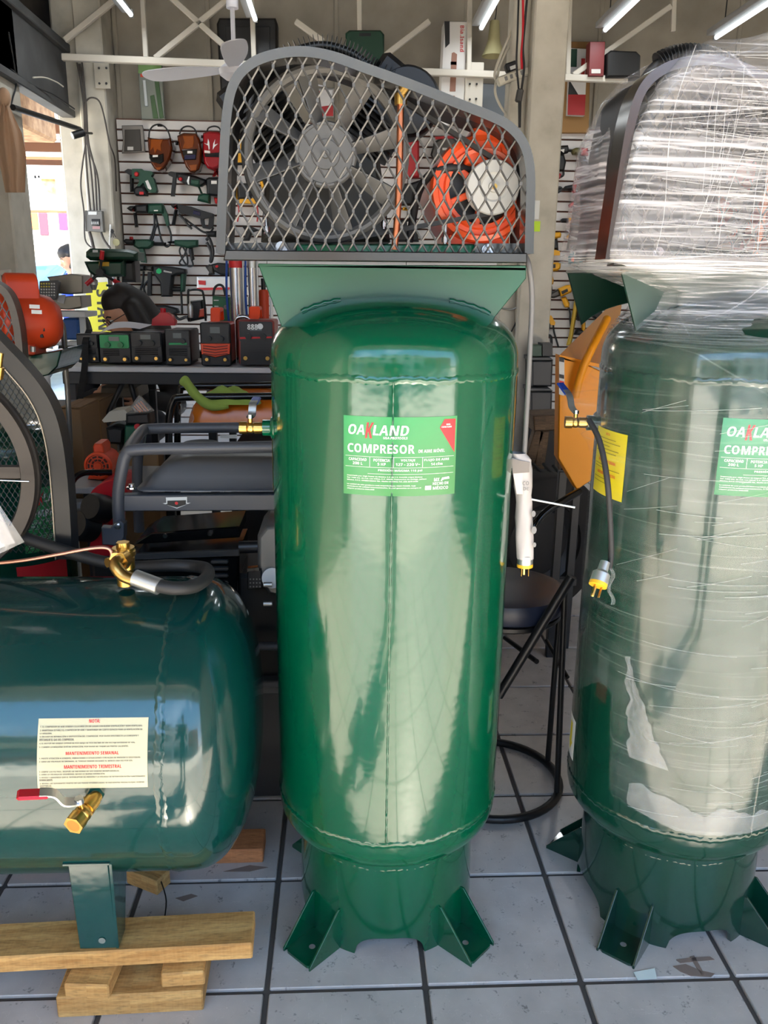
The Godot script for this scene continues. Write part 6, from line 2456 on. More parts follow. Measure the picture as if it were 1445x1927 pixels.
func hand_bones(w: Vector3, dir: Vector3, palm: Vector3) -> Array:
	var side := dir.cross(palm).normalized()
	var out := [[w, w + dir * 0.05, 0.026, 0.02], [w + dir * 0.04 + side * 0.022, w + dir * 0.085 + side * 0.026, 0.016, 0.013], [w + dir * 0.04 - side * 0.022, w + dir * 0.085 - side * 0.026, 0.016, 0.013], [w + dir * 0.06, w + dir * 0.09, 0.018, 0.013]]
	for k in 4:
		var l: float = [0.062, 0.074, 0.07, 0.054][k]
		var b := w + dir * 0.088 + side * (0.031 - 0.0205 * k)
		var m := b + (dir * 0.8 + palm * 0.35).normalized() * l * 0.5
		out.append([b, m, 0.0095, 0.0088])
		out.append([m, m + (dir * 0.45 + palm * 0.8).normalized() * l * 0.5, 0.0088, 0.0075])
	var t := w + dir * 0.03 + side * 0.03
	var t1 := t + (dir * 0.6 + side * 0.7 + palm * 0.25).normalized() * 0.04
	out.append([t, t1, 0.0125, 0.0105])
	out.append([t1, t1 + (dir * 0.9 + palm * 0.4).normalized() * 0.032, 0.0105, 0.0085])
	return out

func figure(label: String, where: Vector3, turn: float, j: Dictionary, look: Basis, shirt: Material, trousers: Material, cap: Array, glasses := false, beard := false, sleeve := 0.5) -> Node3D:
	var o := thing("person", label, "person", where, turn)
	var skin := []
	var head: Vector3 = j.head
	skin.append_array(head_bones(head, look))
	skin.append([j.neck, j.chest, 0.06, 0.1])
	skin.append([j.chest, j.pelvis, 0.12, 0.125])
	var top := [[j.chest + Vector3(0, 0.02, 0), j.pelvis + Vector3(0, -0.02, 0), 0.135, 0.138]]
	var leg := [[j.pelvis, j.pelvis + Vector3(0, -0.05, 0), 0.13, 0.13]]
	for s in ["l", "r"]:
		var sh: Vector3 = j["shoulder_" + s]
		var el: Vector3 = j["elbow_" + s]
		var wr: Vector3 = j["wrist_" + s]
		skin.append([j.chest + Vector3(0, 0.08, 0), sh, 0.07, 0.058])
		skin.append([sh, el, 0.05, 0.04])
		skin.append([el, wr, 0.04, 0.026])
		top.append([j.chest + Vector3(0, 0.08, 0), sh, 0.085, 0.07])
		top.append([sh, sh.lerp(el, sleeve * 2.0 if sleeve < 0.5 else 1.0), 0.064, 0.058])
		if sleeve > 0.5:
			top.append([el, el.lerp(wr, 0.92), 0.056, 0.042])
		var hip: Vector3 = j["hip_" + s]
		var kn: Vector3 = j["knee_" + s]
		var an: Vector3 = j["ankle_" + s]
		leg.append([hip, kn, 0.095, 0.068])
		leg.append([kn, an + Vector3(0, 0.04, 0), 0.068, 0.054])
	obj("body", body_mesh(skin, 0.013, 0.02), mat("skin"), o)
	for s in ["l", "r"]:
		var h := MB.new()
		var wr: Vector3 = j["wrist_" + s]
		var d := (wr - (j["elbow_" + s] as Vector3)).normalized()
		h = body_mesh(hand_bones(wr, d, j.get("palm_" + s, Vector3(0, -1, 0))), 0.0045, 0.004)
		obj("hand", h, mat("skin"), o)
		var an: Vector3 = j["ankle_" + s]
		var toe: Vector3 = an + Vector3(0, -0.035, 0.14)
		obj("shoe", body_mesh([[an + Vector3(0, -0.02, -0.03), toe, 0.052, 0.042], [an + Vector3(0, 0.03, 0), an + Vector3(0, -0.03, 0.02), 0.05, 0.05]], 0.014, 0.02), mat("shoe_black", rgb(26, 24, 24), 0.5), o)
	obj("shirt", body_mesh(top, 0.016, 0.03), shirt, o)
	obj("trousers", body_mesh(leg, 0.018, 0.03), trousers, o)
	var hb := []
	for c in cap:
		hb.append([head + look * (c[0] as Vector3), head + look * (c[1] as Vector3), c[2], c[3]])
	obj("hair", body_mesh(hb, 0.009, 0.02), mat("hair"), o)
	if beard:
		obj("beard", body_mesh([[head + look * Vector3(-0.06, -0.05, 0.02), head + look * Vector3(0, -0.1, 0.062), 0.018, 0.024], [head + look * Vector3(0.06, -0.05, 0.02), head + look * Vector3(0, -0.1, 0.062), 0.018, 0.024]], 0.007, 0.015), mat("hair"), o)
	face_parts(o, head, look, glasses)
	return o

const SHORT_HAIR := [[Vector3(0, 0.05, -0.02), Vector3(0, 0.055, 0.02), 0.083, 0.075], [Vector3(0, 0.0, -0.05), Vector3(0, -0.04, -0.05), 0.065, 0.05], [Vector3(-0.07, 0.04, 0.0), Vector3(0.07, 0.04, 0.0), 0.03, 0.03]]
const LONG_HAIR := [[Vector3(0, 0.06, -0.035), Vector3(0, 0.065, 0.0), 0.09, 0.078], [Vector3(0, 0.0, -0.07), Vector3(0, -0.16, -0.09), 0.095, 0.1], [Vector3(-0.085, 0.02, -0.03), Vector3(-0.1, -0.17, -0.02), 0.045, 0.055], [Vector3(0.085, 0.02, -0.03), Vector3(0.1, -0.17, -0.02), 0.045, 0.055]]

func standing(hands := 0.0) -> Dictionary:
	var d := {"head": Vector3(0, 1.60, 0.03), "neck": Vector3(0, 1.48, 0), "chest": Vector3(0, 1.28, 0), "pelvis": Vector3(0, 0.96, 0)}
	for s in ["l", "r"]:
		var x := -1.0 if s == "l" else 1.0
		d["shoulder_" + s] = Vector3(x * 0.18, 1.4, 0)
		d["elbow_" + s] = Vector3(x * 0.24, 1.12, -0.02 + 0.04 * hands)
		d["wrist_" + s] = Vector3(x * lerpf(0.26, 0.1, hands), lerpf(0.88, 1.2, hands), lerpf(0.04, 0.26, hands))
		d["palm_" + s] = Vector3(-x * 0.9, -0.1, 0.3).normalized()
		d["hip_" + s] = Vector3(x * 0.09, 0.92, 0)
		d["knee_" + s] = Vector3(x * 0.11, 0.5, 0.02)
		d["ankle_" + s] = Vector3(x * 0.12, 0.08, -0.02)
	return d

func car(called: String, label: String, paint: Material, where: Vector3, turn: float, tall := 1.0) -> Node3D:
	var o := thing(called, label, "car", where, turn)
	var W := 1.78
	var body := smooth2(PackedVector2Array([Vector2(2.2, 0.35), Vector2(2.28, 0.7), Vector2(2.2, 1.0), Vector2(1.0, 1.05), Vector2(-1.2, 1.0), Vector2(-2.0, 0.88), Vector2(-2.25, 0.62), Vector2(-2.2, 0.32), Vector2(0, 0.28)]), 4, true)
	var b := MB.new()
	b.ext(body, W, shift(Vector3(0, 0, W / 2)), 0.08)
	obj("body", b, paint, o)
	var cabin := smooth2(PackedVector2Array([Vector2(2.16, 1.0), Vector2(1.9, 1.55 * tall), Vector2(1.5, 1.72 * tall), Vector2(0.0, 1.74 * tall), Vector2(-0.5, 1.62 * tall), Vector2(-1.25, 1.0)]), 4, true)
	var c := MB.new()
	c.ext(cabin, W - 0.14, shift(Vector3(0, 0, W / 2 - 0.07)), 0.09)
	obj("cabin", c, paint, o)
	var glass := mat("car_glass", rgb(96, 110, 118), 0.06, 0.0, 0.7)
	for s in [-1.0, 1.0]:
		for w in [[1.22, 1.08, 2.0, 1.08, 1.72, 1.58, 1.24, 1.62], [0.25, 1.06, 1.12, 1.08, 1.14, 1.62, 0.25, 1.64], [-1.05, 1.04, 0.15, 1.06, 0.15, 1.64, -0.42, 1.54]]:
			var p := PackedVector2Array()
			for i in range(0, 8, 2):
				p.append(Vector2(w[i], 1.0 + ((w[i + 1] as float) - 1.0) * (1.0 + (tall - 1.0) * 2.3)))
			var g := MB.new()
			g.ext(p, 0.02, shift(Vector3(0, 0, s * (W / 2 - 0.06) + 0.01)), 0.006)
			obj("window", g, glass, o)
		for x in [-1.4, 1.35]:
			var t := MB.new()
			t.lathe([Vector2(0.2, -0.1), Vector2(0.31, -0.1), Vector2(0.33, -0.06), Vector2(0.33, 0.06), Vector2(0.31, 0.1), Vector2(0.2, 0.1), Vector2(0.2, -0.1)], 28, Transform3D(Basis(Vector3.RIGHT, PI / 2), Vector3(x, 0.33, s * 0.82)))
			var wo := obj("wheel", t, mat("tyre_black"), o)
			var r := MB.new()
			r.lathe([Vector2(0.2, -0.04), Vector2(0.18, 0.05), Vector2(0.05, 0.07), Vector2(0.0, 0.07)], 20, Transform3D(Basis(Vector3.RIGHT, PI / 2 * s), Vector3(x, 0.33, s * 0.86)))
			obj("rim", r, mat("zinc"), wo)
		var tl := MB.new()
		tl.box_at(Vector3(0.1, 0.32, 0.16), Vector3(2.2, 0.98, s * 0.72), 0.02)
		obj("tail_light", tl, mat("red_plastic"), o)
		var hl := MB.new()
		hl.box_at(Vector3(0.1, 0.14, 0.3), Vector3(-2.14, 0.74, s * 0.62), 0.03)
		obj("head_light", hl, mat("lamp_clear", rgb(220, 226, 230), 0.1), o)
	var ws := MB.new()
	ws.quad_out(Vector3(-1.3, 1.02, -0.72), Vector3(-1.3, 1.02, 0.72), Vector3(-0.58, 1.6 * tall, 0.62), Vector3(-0.58, 1.6 * tall, -0.62), Vector3(0, 1, 0))
	obj("windscreen", ws, mat("car_screen", rgb(120, 150, 160), 0.05, 0.0, 0.8), o)
	return o

func building(label: String, x0: float, x1: float, z: float, h: float, depth: float, wall: Material, wins: Array, face: float) -> Node3D:
	var o := thing("building", label, "building", Vector3((x0 + x1) / 2, 0, z))
	var mb := MB.new()
	mb.box_at(Vector3(x1 - x0, h, depth), Vector3(0, h / 2, -face * depth / 2), 0.02)
	obj("wall", mb, wall, o)
	var cap := MB.new()
	cap.box_at(Vector3(x1 - x0 + 0.2, 0.25, depth + 0.2), Vector3(0, h + 0.1, -face * depth / 2), 0.02)
	obj("parapet", cap, wall, o)
	for w in wins:
		var f := MB.new()
		var c := Vector3(w[0] - (x0 + x1) / 2, w[1], face * 0.03)
		for s in [-1.0, 1.0]:
			f.box_at(Vector3(0.08, w[3] + 0.16, 0.1), c + Vector3(s * (w[2] / 2 + 0.04), 0, 0), 0.01)
			f.box_at(Vector3(w[2], 0.08, 0.1), c + Vector3(0, s * (w[3] / 2 + 0.04), 0), 0.01)
		var fo := obj("window", f, mat("frame_white", rgb(232, 230, 224), 0.6), o)
		var p := MB.new()
		p.box_at(Vector3(w[2], w[3], 0.04), c - Vector3(0, 0, face * 0.02), 0.0)
		obj("pane", p, w[4], fo)
	return o

func build_back() -> void:
	var zs := -4.95
	var sc := at(120, 585, zs)
	var s := thing("counter_scale", "steel counter scale with a keypad display behind the orange motor", "scale", sc)
	var b := MB.new()
	b.ext(plane([76, 560, 152, 556, 154, 578, 130, 583, 76, 580], zs, sc), 0.2, shift(Vector3(0, 0, zs - sc.z)), 0.006)
	obj("body", b, mat("brushed_steel", rgb(150, 144, 134), 0.35, 0.8), s)
	var pan := MB.new()
	pan.ext(plane([88, 521, 134, 515, 156, 518, 156, 552, 128, 554, 108, 552], zs - 0.12, sc), 0.2, shift(Vector3(0, 0, zs - 0.12 - sc.z)), 0.006)
	obj("pan", pan, mat("brushed_steel"), s)
	var kp := MB.new()
	kp.ext(plane([74, 529, 108, 527, 112, 531, 107, 560, 103, 564, 72, 563], zs + 0.05, sc), 0.03, shift(Vector3(0, 0, zs + 0.05 - sc.z)), 0.005)
	var kpo := obj("keypad", kp, mat("keypad_grey", rgb(86, 84, 84), 0.5), s)
	for r in 5:
		for c in 6:
			var k := MB.new()
			k.box_at(Vector3(0.0085, 0.0085, 0.003), at(78 + 4.8 * c, 534 + 5.4 * r, zs + 0.053) - sc, 0.0008)
			obj("key", k, mat("key_yellow", rgb(206, 190, 80), 0.5) if r < 2 and c < 4 else mat("key_white", rgb(200, 198, 194), 0.5), kpo)
	var tagp := MB.new()
	tagp.ext(plane([110, 556, 124, 554, 120, 572, 108, 568], zs + 0.01, sc), 0.003, shift(Vector3(0, 0, zs + 0.012 - sc.z)), 0.0)
	obj("paper_tag", tagp, mat("paper"), s)
	var std := thing("display_stand", "white framed stand under the counter scale with a red cloth and blue tub", "stand", Vector3(sc.x, 0, sc.z))
	var fr := MB.new()
	for x in [-0.13, 0.1]:
		fr.box_at(Vector3(0.03, sc.y - 0.02, 0.03), Vector3(x, (sc.y - 0.02) / 2, 0.0), 0.003)
	fr.box_at(Vector3(0.28, 0.03, 0.24), Vector3(0, sc.y - 0.017, -0.05), 0.003)
	fr.box_at(Vector3(0.28, 0.02, 0.24), Vector3(0, sc.y - 0.18, -0.05), 0.003)
	obj("frame", fr, mat("white_plastic"), std)
	var cl := MB.new()
	cl.ball(Vector3(-0.06, sc.y - 0.1, -0.02), Vector3(0.06, 0.06, 0.08), 16, 10)
	obj("red_cloth", cl, mat("cloth_pink", rgb(196, 30, 66), 0.8), std)
	var tb := MB.new()
	tb.box_at(Vector3(0.09, 0.12, 0.1), Vector3(0.04, sc.y - 0.1, -0.02), 0.01)
	obj("blue_tub", tb, mat("blue_tub", rgb(54, 96, 160), 0.5), std)
	var ca := at(140, 700, -5.6)
	ca.y = 0.0
	var ch := thing("office_chair", "black rounded chair back beside the counter scale", "chair", ca)
	var cb := MB.new()
	cb.ext(smooth2(plane([112, 690, 106, 650, 116, 612, 130, 595, 146, 592, 160, 604, 168, 640, 170, 690], -5.6, ca), 5, true), 0.14, Transform3D(Basis(), Vector3.ZERO), 0.04)
	obj("backrest", cb, mat("black_plastic"), ch)
	var cs := MB.new()
	cs.ext(rect2(-0.2, 0.5, 0.2, 0.58, 0.03), 0.36, Transform3D(Basis(), Vector3.ZERO), 0.02)
	cs.cyl(Vector3(0, 0.05, -0.18), Vector3(0, 0.5, -0.18), 0.03)
	obj("seat", cs, mat("black_plastic"), ch)
	for k in 5:
		var lg := MB.new()
		var q := Basis(Vector3.UP, TAU * k / 5)
		lg.cyl(Vector3(0, 0.06, -0.18), Vector3(0, 0.02, -0.18) + q * Vector3(0, 0, 0.22), 0.018, 8)
		obj("leg", lg, mat("black_plastic"), ch)
	var ha := at(120, 760, -2.95)
	ha.y = 0.0
	var ht := thing("platform_scale", "platform scale with a grey bent tube handle and dark steel plate", "platform scale", ha)
	obj("handle", bent_tube([[92, 600, -2.82], [104, 600, -2.8], [114, 606, -2.79], [119, 620, -2.79], [122, 660, -2.79], [124, 700, -2.79], [128, 750, -2.79], [133, 860, -2.79]], ha, 0.009, 10), mat("tube_grey", rgb(120, 118, 114), 0.35, 0.7), ht)
	var pt := MB.new()
	var e := [at(94, 752, -3.25) - ha, at(148, 752, -3.25) - ha, at(113, 790, -2.95) - ha, at(84, 790, -2.95) - ha]
	var dn := Vector3(0, -0.022, 0)
	e[2].y = e[1].y - 0.03
	e[3].y = e[0].y - 0.03
	pt.quad_out(e[0], e[1], e[2], e[3], e[0] + dn * 9.0)
	for i in 4:
		pt.quad_out(e[i], e[(i + 1) % 4], e[(i + 1) % 4] + dn, e[i] + dn, (e[0] + e[2]) / 2)
	pt.quad_out(e[0] + dn, e[1] + dn, e[2] + dn, e[3] + dn, e[0])
	obj("plate", pt, mat("plate_dark", rgb(70, 66, 64), 0.4, 0.5), ht)
	var po := MB.new()
	po.box_at(Vector3(0.05, e[0].y, 0.05), Vector3(e[0].x + 0.02, e[0].y / 2 - 0.02, e[0].z - 0.1), 0.003)
	po.box_at(Vector3(0.12, 0.03, 0.12), Vector3(e[0].x + 0.02, 0.015, e[0].z - 0.1), 0.003)
	obj("post", po, mat("dark_steel"), ht)
	for q in [[121, 770, 160, 892, -2.95, "tall brown carton under the platform scale's plate"], [156, 756, 196, 888, -3.4, "taller brown carton behind, under the work table's end"]]:
		var a := at((q[0] + q[1]) / 2.0 if false else (q[0] + q[2]) / 2.0, q[3], q[4])
		var h: float = at(q[0], q[1], q[4]).y
		a.y = 0.0
		var w: float = at(q[2], q[1], q[4]).x - at(q[0], q[1], q[4]).x
		var c := thing("carton", q[5], "box", a)
		var cbx := MB.new()
		cbx.box_at(Vector3(w, h, 0.22), Vector3(0, h / 2, -0.12), 0.003)
		obj("box", cbx, mat("cardboard", rgb(128, 98, 66), 0.8), c)
		for sx in [-1.0, 1.0]:
			var f := MB.new()
			f.box(Vector3(w * 0.49, 0.004, 0.22), Transform3D(Basis(Vector3.BACK, -sx * 0.05), Vector3(sx * w * 0.25, h + 0.004, -0.12)), 0.001)
			obj("flap", f, mat("cardboard"), c)
	var ba := at(170, 910, -2.5)
	var ben := thing("low_bench", "low grey bench with a bent black rail, left of the grey generator", "bench", Vector3(ba.x + 0.04, 0, ba.z))
	var bt := MB.new()
	bt.box_at(Vector3(0.3, 0.02, 0.3), Vector3(0.05, at(170, 916, -2.45).y, -0.05), 0.003)
	bt.box_at(Vector3(0.3, 0.02, 0.05), Vector3(0.05, at(170, 948, -2.4).y, 0.1), 0.003)
	obj("shelf", bt, mat("bench_grey", rgb(140, 142, 144), 0.4), ben)
	for x in [-0.08, 0.18]:
		var l := MB.new()
		l.box_at(Vector3(0.025, at(170, 916, -2.45).y, 0.025), Vector3(x, at(170, 916, -2.45).y / 2, -0.1), 0.002)
		obj("leg", l, mat("dark_steel"), ben)
	obj("rail", bent_tube([[133, 1010, -2.35], [133, 930, -2.35], [138, 904, -2.36], [155, 891, -2.38], [180, 889, -2.4], [210, 889, -2.42]], ben.position, 0.009, 10), mat("black_gloss"), ben)
	var zb := -2.48
	var bl := at(188, 908, zb)
	bl.y = at(170, 916, -2.45).y + 0.0135
	var bo := thing("electric_blower", "small orange electric motor with a slotted end on the low bench", "motor", bl)
	var org := mat("orange_deep")
	var mb := MB.new()
	var mx := Transform3D(Basis(Vector3.RIGHT, PI / 2), Vector3(0, 0.044, 0))
	mb.lathe([Vector2(0.0, -0.12), Vector2(0.036, -0.11), Vector2(0.038, -0.01), Vector2(0.042, -0.006), Vector2(0.042, 0.004), Vector2(0.036, 0.008), Vector2(0.034, 0.004), Vector2(0.012, 0.004), Vector2(0.01, 0.008), Vector2(0.0, 0.008)], 36, mx)
	obj("casing", mb, org, bo)
	for ring in 2:
		for k in 10:
			var a := TAU * k / 10
			var sl := MB.new()
			var r := 0.018 + 0.010 * ring
			sl.box(Vector3(r * 0.45, 0.005, 0.004), Transform3D(Basis(Vector3.BACK, a + PI / 2), Vector3(r * cos(a), 0.044 + r * sin(a), 0.0045)), 0.0)
			obj("slot", sl, mat("slot_dark", rgb(60, 20, 12), 0.7), bo)
	var cap := MB.new()
	cap.ext(PackedVector2Array([Vector2(-0.016, 0.03), Vector2(-0.016, 0.1), Vector2(-0.01, 0.11), Vector2(0.01, 0.11), Vector2(0.016, 0.1), Vector2(0.016, 0.03)]), 0.08, shift(Vector3(0, 0.0, -0.01)), 0.004)
	obj("capacitor_cover", cap, org, bo)
	var bf := MB.new()
	bf.ext(PackedVector2Array([Vector2(-0.04, 0), Vector2(0.04, 0), Vector2(0.025, 0.03), Vector2(-0.025, 0.03)]), 0.09, shift(Vector3(0, 0, -0.01)), 0.002)
	obj("foot", bf, org, bo)
	var ra := at(196, 950, -2.3)
	ra.y = 0.0
	var rd := thing("floor_polisher", "red bodied machine with black knobs on the floor left of the grey generator", "power tool", ra)
	var r1 := MB.new()
	r1.ext(smooth2(plane([170, 960, 170, 930, 185, 914, 215, 904, 232, 912, 232, 960], -2.3, ra), 4, true), 0.14, Transform3D(Basis(), Vector3.ZERO), 0.03)
	obj("dome", r1, mat("red_plastic"), rd)
	for q in [[180, 955, 0.04], [152, 988, 0.045]]:
		var k := MB.new()
		var c := at(q[0], q[1], -2.24) - ra
		k.lathe([Vector2(0.0, -0.04), Vector2(q[2], -0.035), Vector2(q[2], 0.01), Vector2(q[2] * 0.85, 0.022), Vector2(0.0, 0.024)], 26, Transform3D(Basis(Vector3.UP, -0.5) * Basis(Vector3.RIGHT, 1.2), c))
		obj("knob", k, mat("black_plastic"), rd)
	var r2 := MB.new()
	r2.ext(plane([160, 1050, 176, 990, 184, 998, 200, 990, 206, 966, 216, 966, 216, 1050], -2.28, ra), 0.1, shift(Vector3(0, 0, 0.0)), 0.01)
	obj("red_fork", r2, mat("red_plastic"), rd)
	var r3 := MB.new()
	r3.box_at(Vector3(0.12, 0.62, 0.12), Vector3(-0.01, 0.31, -0.12), 0.01)
	obj("column", r3, mat("black_plastic"), rd)
	var ea := at(258, 850, -2.75)
	ea.y = 0.0
	var en := thing("small_engine", "small green and black engine under the work table, left of the orange tank", "engine", ea)
	var ey := at(258, 850, -2.75).y
	var e1 := MB.new()
	e1.ext(plane([234, 800, 262, 800, 268, 820, 264, 850, 232, 850], -2.75, ea), 0.07, Transform3D(Basis(), Vector3.ZERO), 0.006)
	obj("green_cover", e1, mat("engine_green", rgb(20, 84, 60), 0.4), en)
	var e2 := MB.new()
	e2.ext(plane([236, 779, 280, 776, 284, 800, 236, 800], -2.74, ea), 0.08, shift(Vector3(0, 0, 0.01)), 0.008)
	obj("tank", e2, mat("black_plastic"), en)
	var e3 := MB.new()
	e3.ext(plane([198, 806, 214, 802, 234, 806, 232, 838, 202, 836], -2.78, ea), 0.12, shift(Vector3(0, 0, -0.03)), 0.01)
	obj("air_cleaner", e3, mat("black_plastic"), en)
	var e4 := MB.new()
	var c4 := at(259, 802, -2.72) - ea
	e4.cyl(c4, c4 + Vector3(0, 0, 0.012), 0.009, 12)
	obj("red_switch", e4, mat("red_plastic"), en)
	var e5 := MB.new()
	e5.box_at(Vector3(0.13, ey, 0.1), Vector3(0, ey / 2, -0.06), 0.004)
	obj("crate_base", e5, mat("cardboard"), en)
	var e6 := MB.new()
	e6.ext(plane([190, 792, 204, 776, 232, 772, 240, 780, 236, 792, 194, 796], -2.76, ea), 0.1, shift(Vector3(0, 0, -0.02)), 0.008)
	obj("beige_shroud", e6, mat("beige_shroud", rgb(176, 168, 150), 0.5), en)
	var bg := at(266, 776, -2.74)
	var bag := thing("rod_bag", "clear bag of copper coloured rods on the small engine", "bag", bg)
	var bf2 := MB.new()
	bf2.ext(plane([244, 766, 260, 744, 288, 774, 278, 778, 252, 778], -2.73, bg), 0.03, shift(Vector3(0, 0, 0.01)), 0.008)
	var bm := mat("film_loose")
	obj("film", bf2, bm, bag)
	for k in 4:
		var rod := MB.new()
		rod.cyl(at(252 + 4 * k, 764 - 3 * k, -2.735) - bg, at(264 + 5 * k, 776 - 1 * k, -2.735) - bg, 0.0025, 6)
		obj("rod", rod, mat("copper"), bag)
	var fa := at(225, 800, -3.6)
	fa.y = 0.0
	var fs := thing("folding_chair", "folding chair with crossed black legs and a beige seat under the work table", "chair", fa)
	for q in [[[245, 690, 198, 790]], [[240, 700, 262, 780]], [[222, 770, 200, 800]]]:
		var l := MB.new()
		l.cyl(at(q[0][0], q[0][1], -3.55) - fa, at(q[0][2], q[0][3], -3.5) - fa, 0.011, 8)
		obj("leg", l, mat("black_plastic"), fs)
	var seat := MB.new()
	seat.ext(plane([190, 728, 258, 728, 262, 748, 188, 750], -3.7, fa), 0.2, shift(Vector3(0, 0, -0.1)), 0.006)
	obj("seat", seat, mat("beige_seat", rgb(128, 118, 104), 0.6), fs)
	var st2 := MB.new()
	st2.box_at(Vector3(0.03, at(225, 740, -3.7).y, 0.03), Vector3(-0.05, at(225, 740, -3.7).y / 2, -0.22), 0.002)
	st2.box_at(Vector3(0.03, at(225, 740, -3.7).y, 0.03), Vector3(0.1, at(225, 740, -3.7).y / 2, -0.22), 0.002)
	obj("rear_leg", st2, mat("black_plastic"), fs)
	var zb2 := -6.62
	var pa := at(188, 640, zb2)
	pa.y = 0.0
	var bn := thing("banner_board", "yellow board with dark lettering that reads downward, leaning on the corner pillar", "sign", pa)
	var bb := MB.new()
	bb.ext(plane([159, 533, 207, 530, 212, 640, 172, 640], zb2, pa), 0.015, Transform3D(Basis(), Vector3.ZERO), 0.002)
	obj("board", bb, mat("banner_yellow", rgb(214, 204, 52), 0.5), bn)
	var bs := MB.new()
	bs.box_at(Vector3(0.02, at(188, 640, zb2).y, 0.02), Vector3(-0.06, at(188, 640, zb2).y / 2, -0.02), 0.001)
	bs.box_at(Vector3(0.02, at(188, 640, zb2).y, 0.02), Vector3(0.08, at(188, 640, zb2).y / 2, -0.02), 0.001)
	obj("post", bs, mat("dark_steel"), bn)
	var tx := MB.new()
	var o0 := at(181, 545, zb2) - pa + Vector3(0, 0, 0.003)
	var dwn := (at(186, 630, zb2) - at(181, 545, zb2))
	var rt := at(203, 545, zb2) - at(181, 545, zb2)
	letters(tx, "STANL", 0, 0, 1.1, 1, flat_warp(o0, dwn, rt), true)
	obj("lettering", tx, mat("letter_dark", rgb(58, 54, 40), 0.5), bn)
	var zd := -5.0
	var da := at(214, 620, zd)
	da.y = 0.0
	var dp := thing("drill_press", "dark green drill press with three red tipped feed handles", "drill press", da)
	var gcol := mat("press_green", rgb(20, 62, 44), 0.35)
	var d1 := MB.new()
	d1.ext(plane([160, 474, 168, 467, 238, 469, 258, 474, 258, 490, 168, 490, 160, 484], zd + 0.06, da), 0.2, shift(Vector3(0, 0, 0.06)), 0.02)
	obj("belt_cover", d1, gcol, dp)
	var d2 := MB.new()
	d2.ext(plane([157, 492, 232, 490, 232, 520, 180, 522, 166, 512], zd + 0.04, da), 0.16, shift(Vector3(0, 0, 0.04)), 0.015)
	obj("head", d2, gcol, dp)
	var d3 := MB.new()
	d3.ext(plane([228, 491, 252, 491, 255, 532, 228, 531], zd - 0.02, da), 0.15, shift(Vector3(0, 0, -0.02)), 0.015)
	obj("motor", d3, mat("black_plastic"), dp)
	var d4 := MB.new()
	d4.cyl(at(214, 520, zd - 0.06) - da, Vector3(at(214, 520, zd - 0.06).x - da.x, 0.02, -0.06), 0.036, 24)
	obj("column", d4, mat("chrome"), dp)
	var d5 := MB.new()
	d5.box_at(Vector3(0.26, 0.03, 0.34), Vector3(0.0, 0.015, 0.0), 0.004)
	obj("base", d5, gcol, dp)
	var dco := MB.new()
	dco.cyl(at(214, 540, zd - 0.06) - da, at(214, 536, zd - 0.06) - da, 0.042, 20)
	obj("collar", dco, gcol, dp)
	var d6 := MB.new()
	d6.lathe([Vector2(0.0, 0.0), Vector2(0.012, 0.0), Vector2(0.02, 0.025), Vector2(0.024, 0.03), Vector2(0.024, 0.055), Vector2(0.016, 0.06), Vector2(0.014, 0.1), Vector2(0.0, 0.1)], 20, Transform3D(Basis(), at(177, 546, zd) - da))
	obj("chuck", d6, mat("zinc"), dp)
	var hub := at(192, 513, zd + 0.06) - da
	var hb := MB.new()
	hb.cyl(hub, hub + Vector3(0, 0, 0.05), 0.022, 16)
	var hbo := obj("feed_hub", hb, mat("black_plastic"), dp)
	for q in [[192, 476], [165, 533], [225, 534]]:
		var tip := at(q[0], q[1], zd + 0.12) - da
		var sp := MB.new()
		sp.cyl(hub + Vector3(0, 0, 0.04), tip, 0.008, 8)
		var spo := obj("feed_handle", sp, mat("black_plastic"), hbo)
		var gp := MB.new()
		var dir := (tip - hub - Vector3(0, 0, 0.04)).normalized()
		gp.cyl(tip - dir * 0.035, tip + dir * 0.012, 0.0125, 12)
		obj("red_grip", gp, mat("red_plastic"), dp)
	var yl := MB.new()
	yl.ext(plane([186, 493, 205, 493, 205, 501, 186, 501], zd + 0.045, da), 0.002, shift(Vector3(0, 0, 0.043)), 0.0)
	obj("warning_label", yl, mat("label_gold", rgb(206, 160, 30), 0.5), dp)
	var wl := MB.new()
	wl.ext(plane([174, 470, 184, 470, 184, 475, 174, 475], zd + 0.065, da), 0.002, shift(Vector3(0, 0, 0.063)), 0.0)
	obj("maker_label", wl, mat("white_print"), dp)
	var hy := at(232, 590, -4.55)
	var sit := standing(1.0)
	var drop := hy - Vector3(0, 1.60, 0.03)
	for k in sit:
		if k.begins_with("hip") or k.begins_with("knee") or k.begins_with("ankle") or k == "pelvis":
			continue
	sit.pelvis = Vector3(0, 1.02, -0.05)
	for s2 in ["l", "r"]:
		var x := -1.0 if s2 == "l" else 1.0
		sit["hip_" + s2] = Vector3(x * 0.1, 1.0, -0.02)
		sit["knee_" + s2] = Vector3(x * 0.13, 1.0, 0.36)
		sit["ankle_" + s2] = Vector3(x * 0.13, 0.58, 0.36)
	var look := Basis(Vector3.UP, deg_to_rad(-58)) * Basis(Vector3.RIGHT, deg_to_rad(28))
	figure("person with long dark hair and glasses bent over papers behind the welders", Vector3(hy.x, hy.y - 1.60, -4.58), 0.0, sit, look, mat("top_dark", rgb(28, 28, 34), 0.8), mat("jeans_dark", rgb(30, 34, 48), 0.8), LONG_HAIR, true, false, 0.8)
	var stool := thing("stool", "plain stool under the seated reader, hidden behind the table", "stool", Vector3(hy.x, 0, -4.65))
	var sst := MB.new()
	var sh := hy.y - 1.60 + 0.83
	sst.lathe([Vector2(0.0, sh - 0.04), Vector2(0.17, sh - 0.04), Vector2(0.17, sh), Vector2(0.0, sh)], 28)
	obj("seat", sst, mat("black_plastic"), stool)
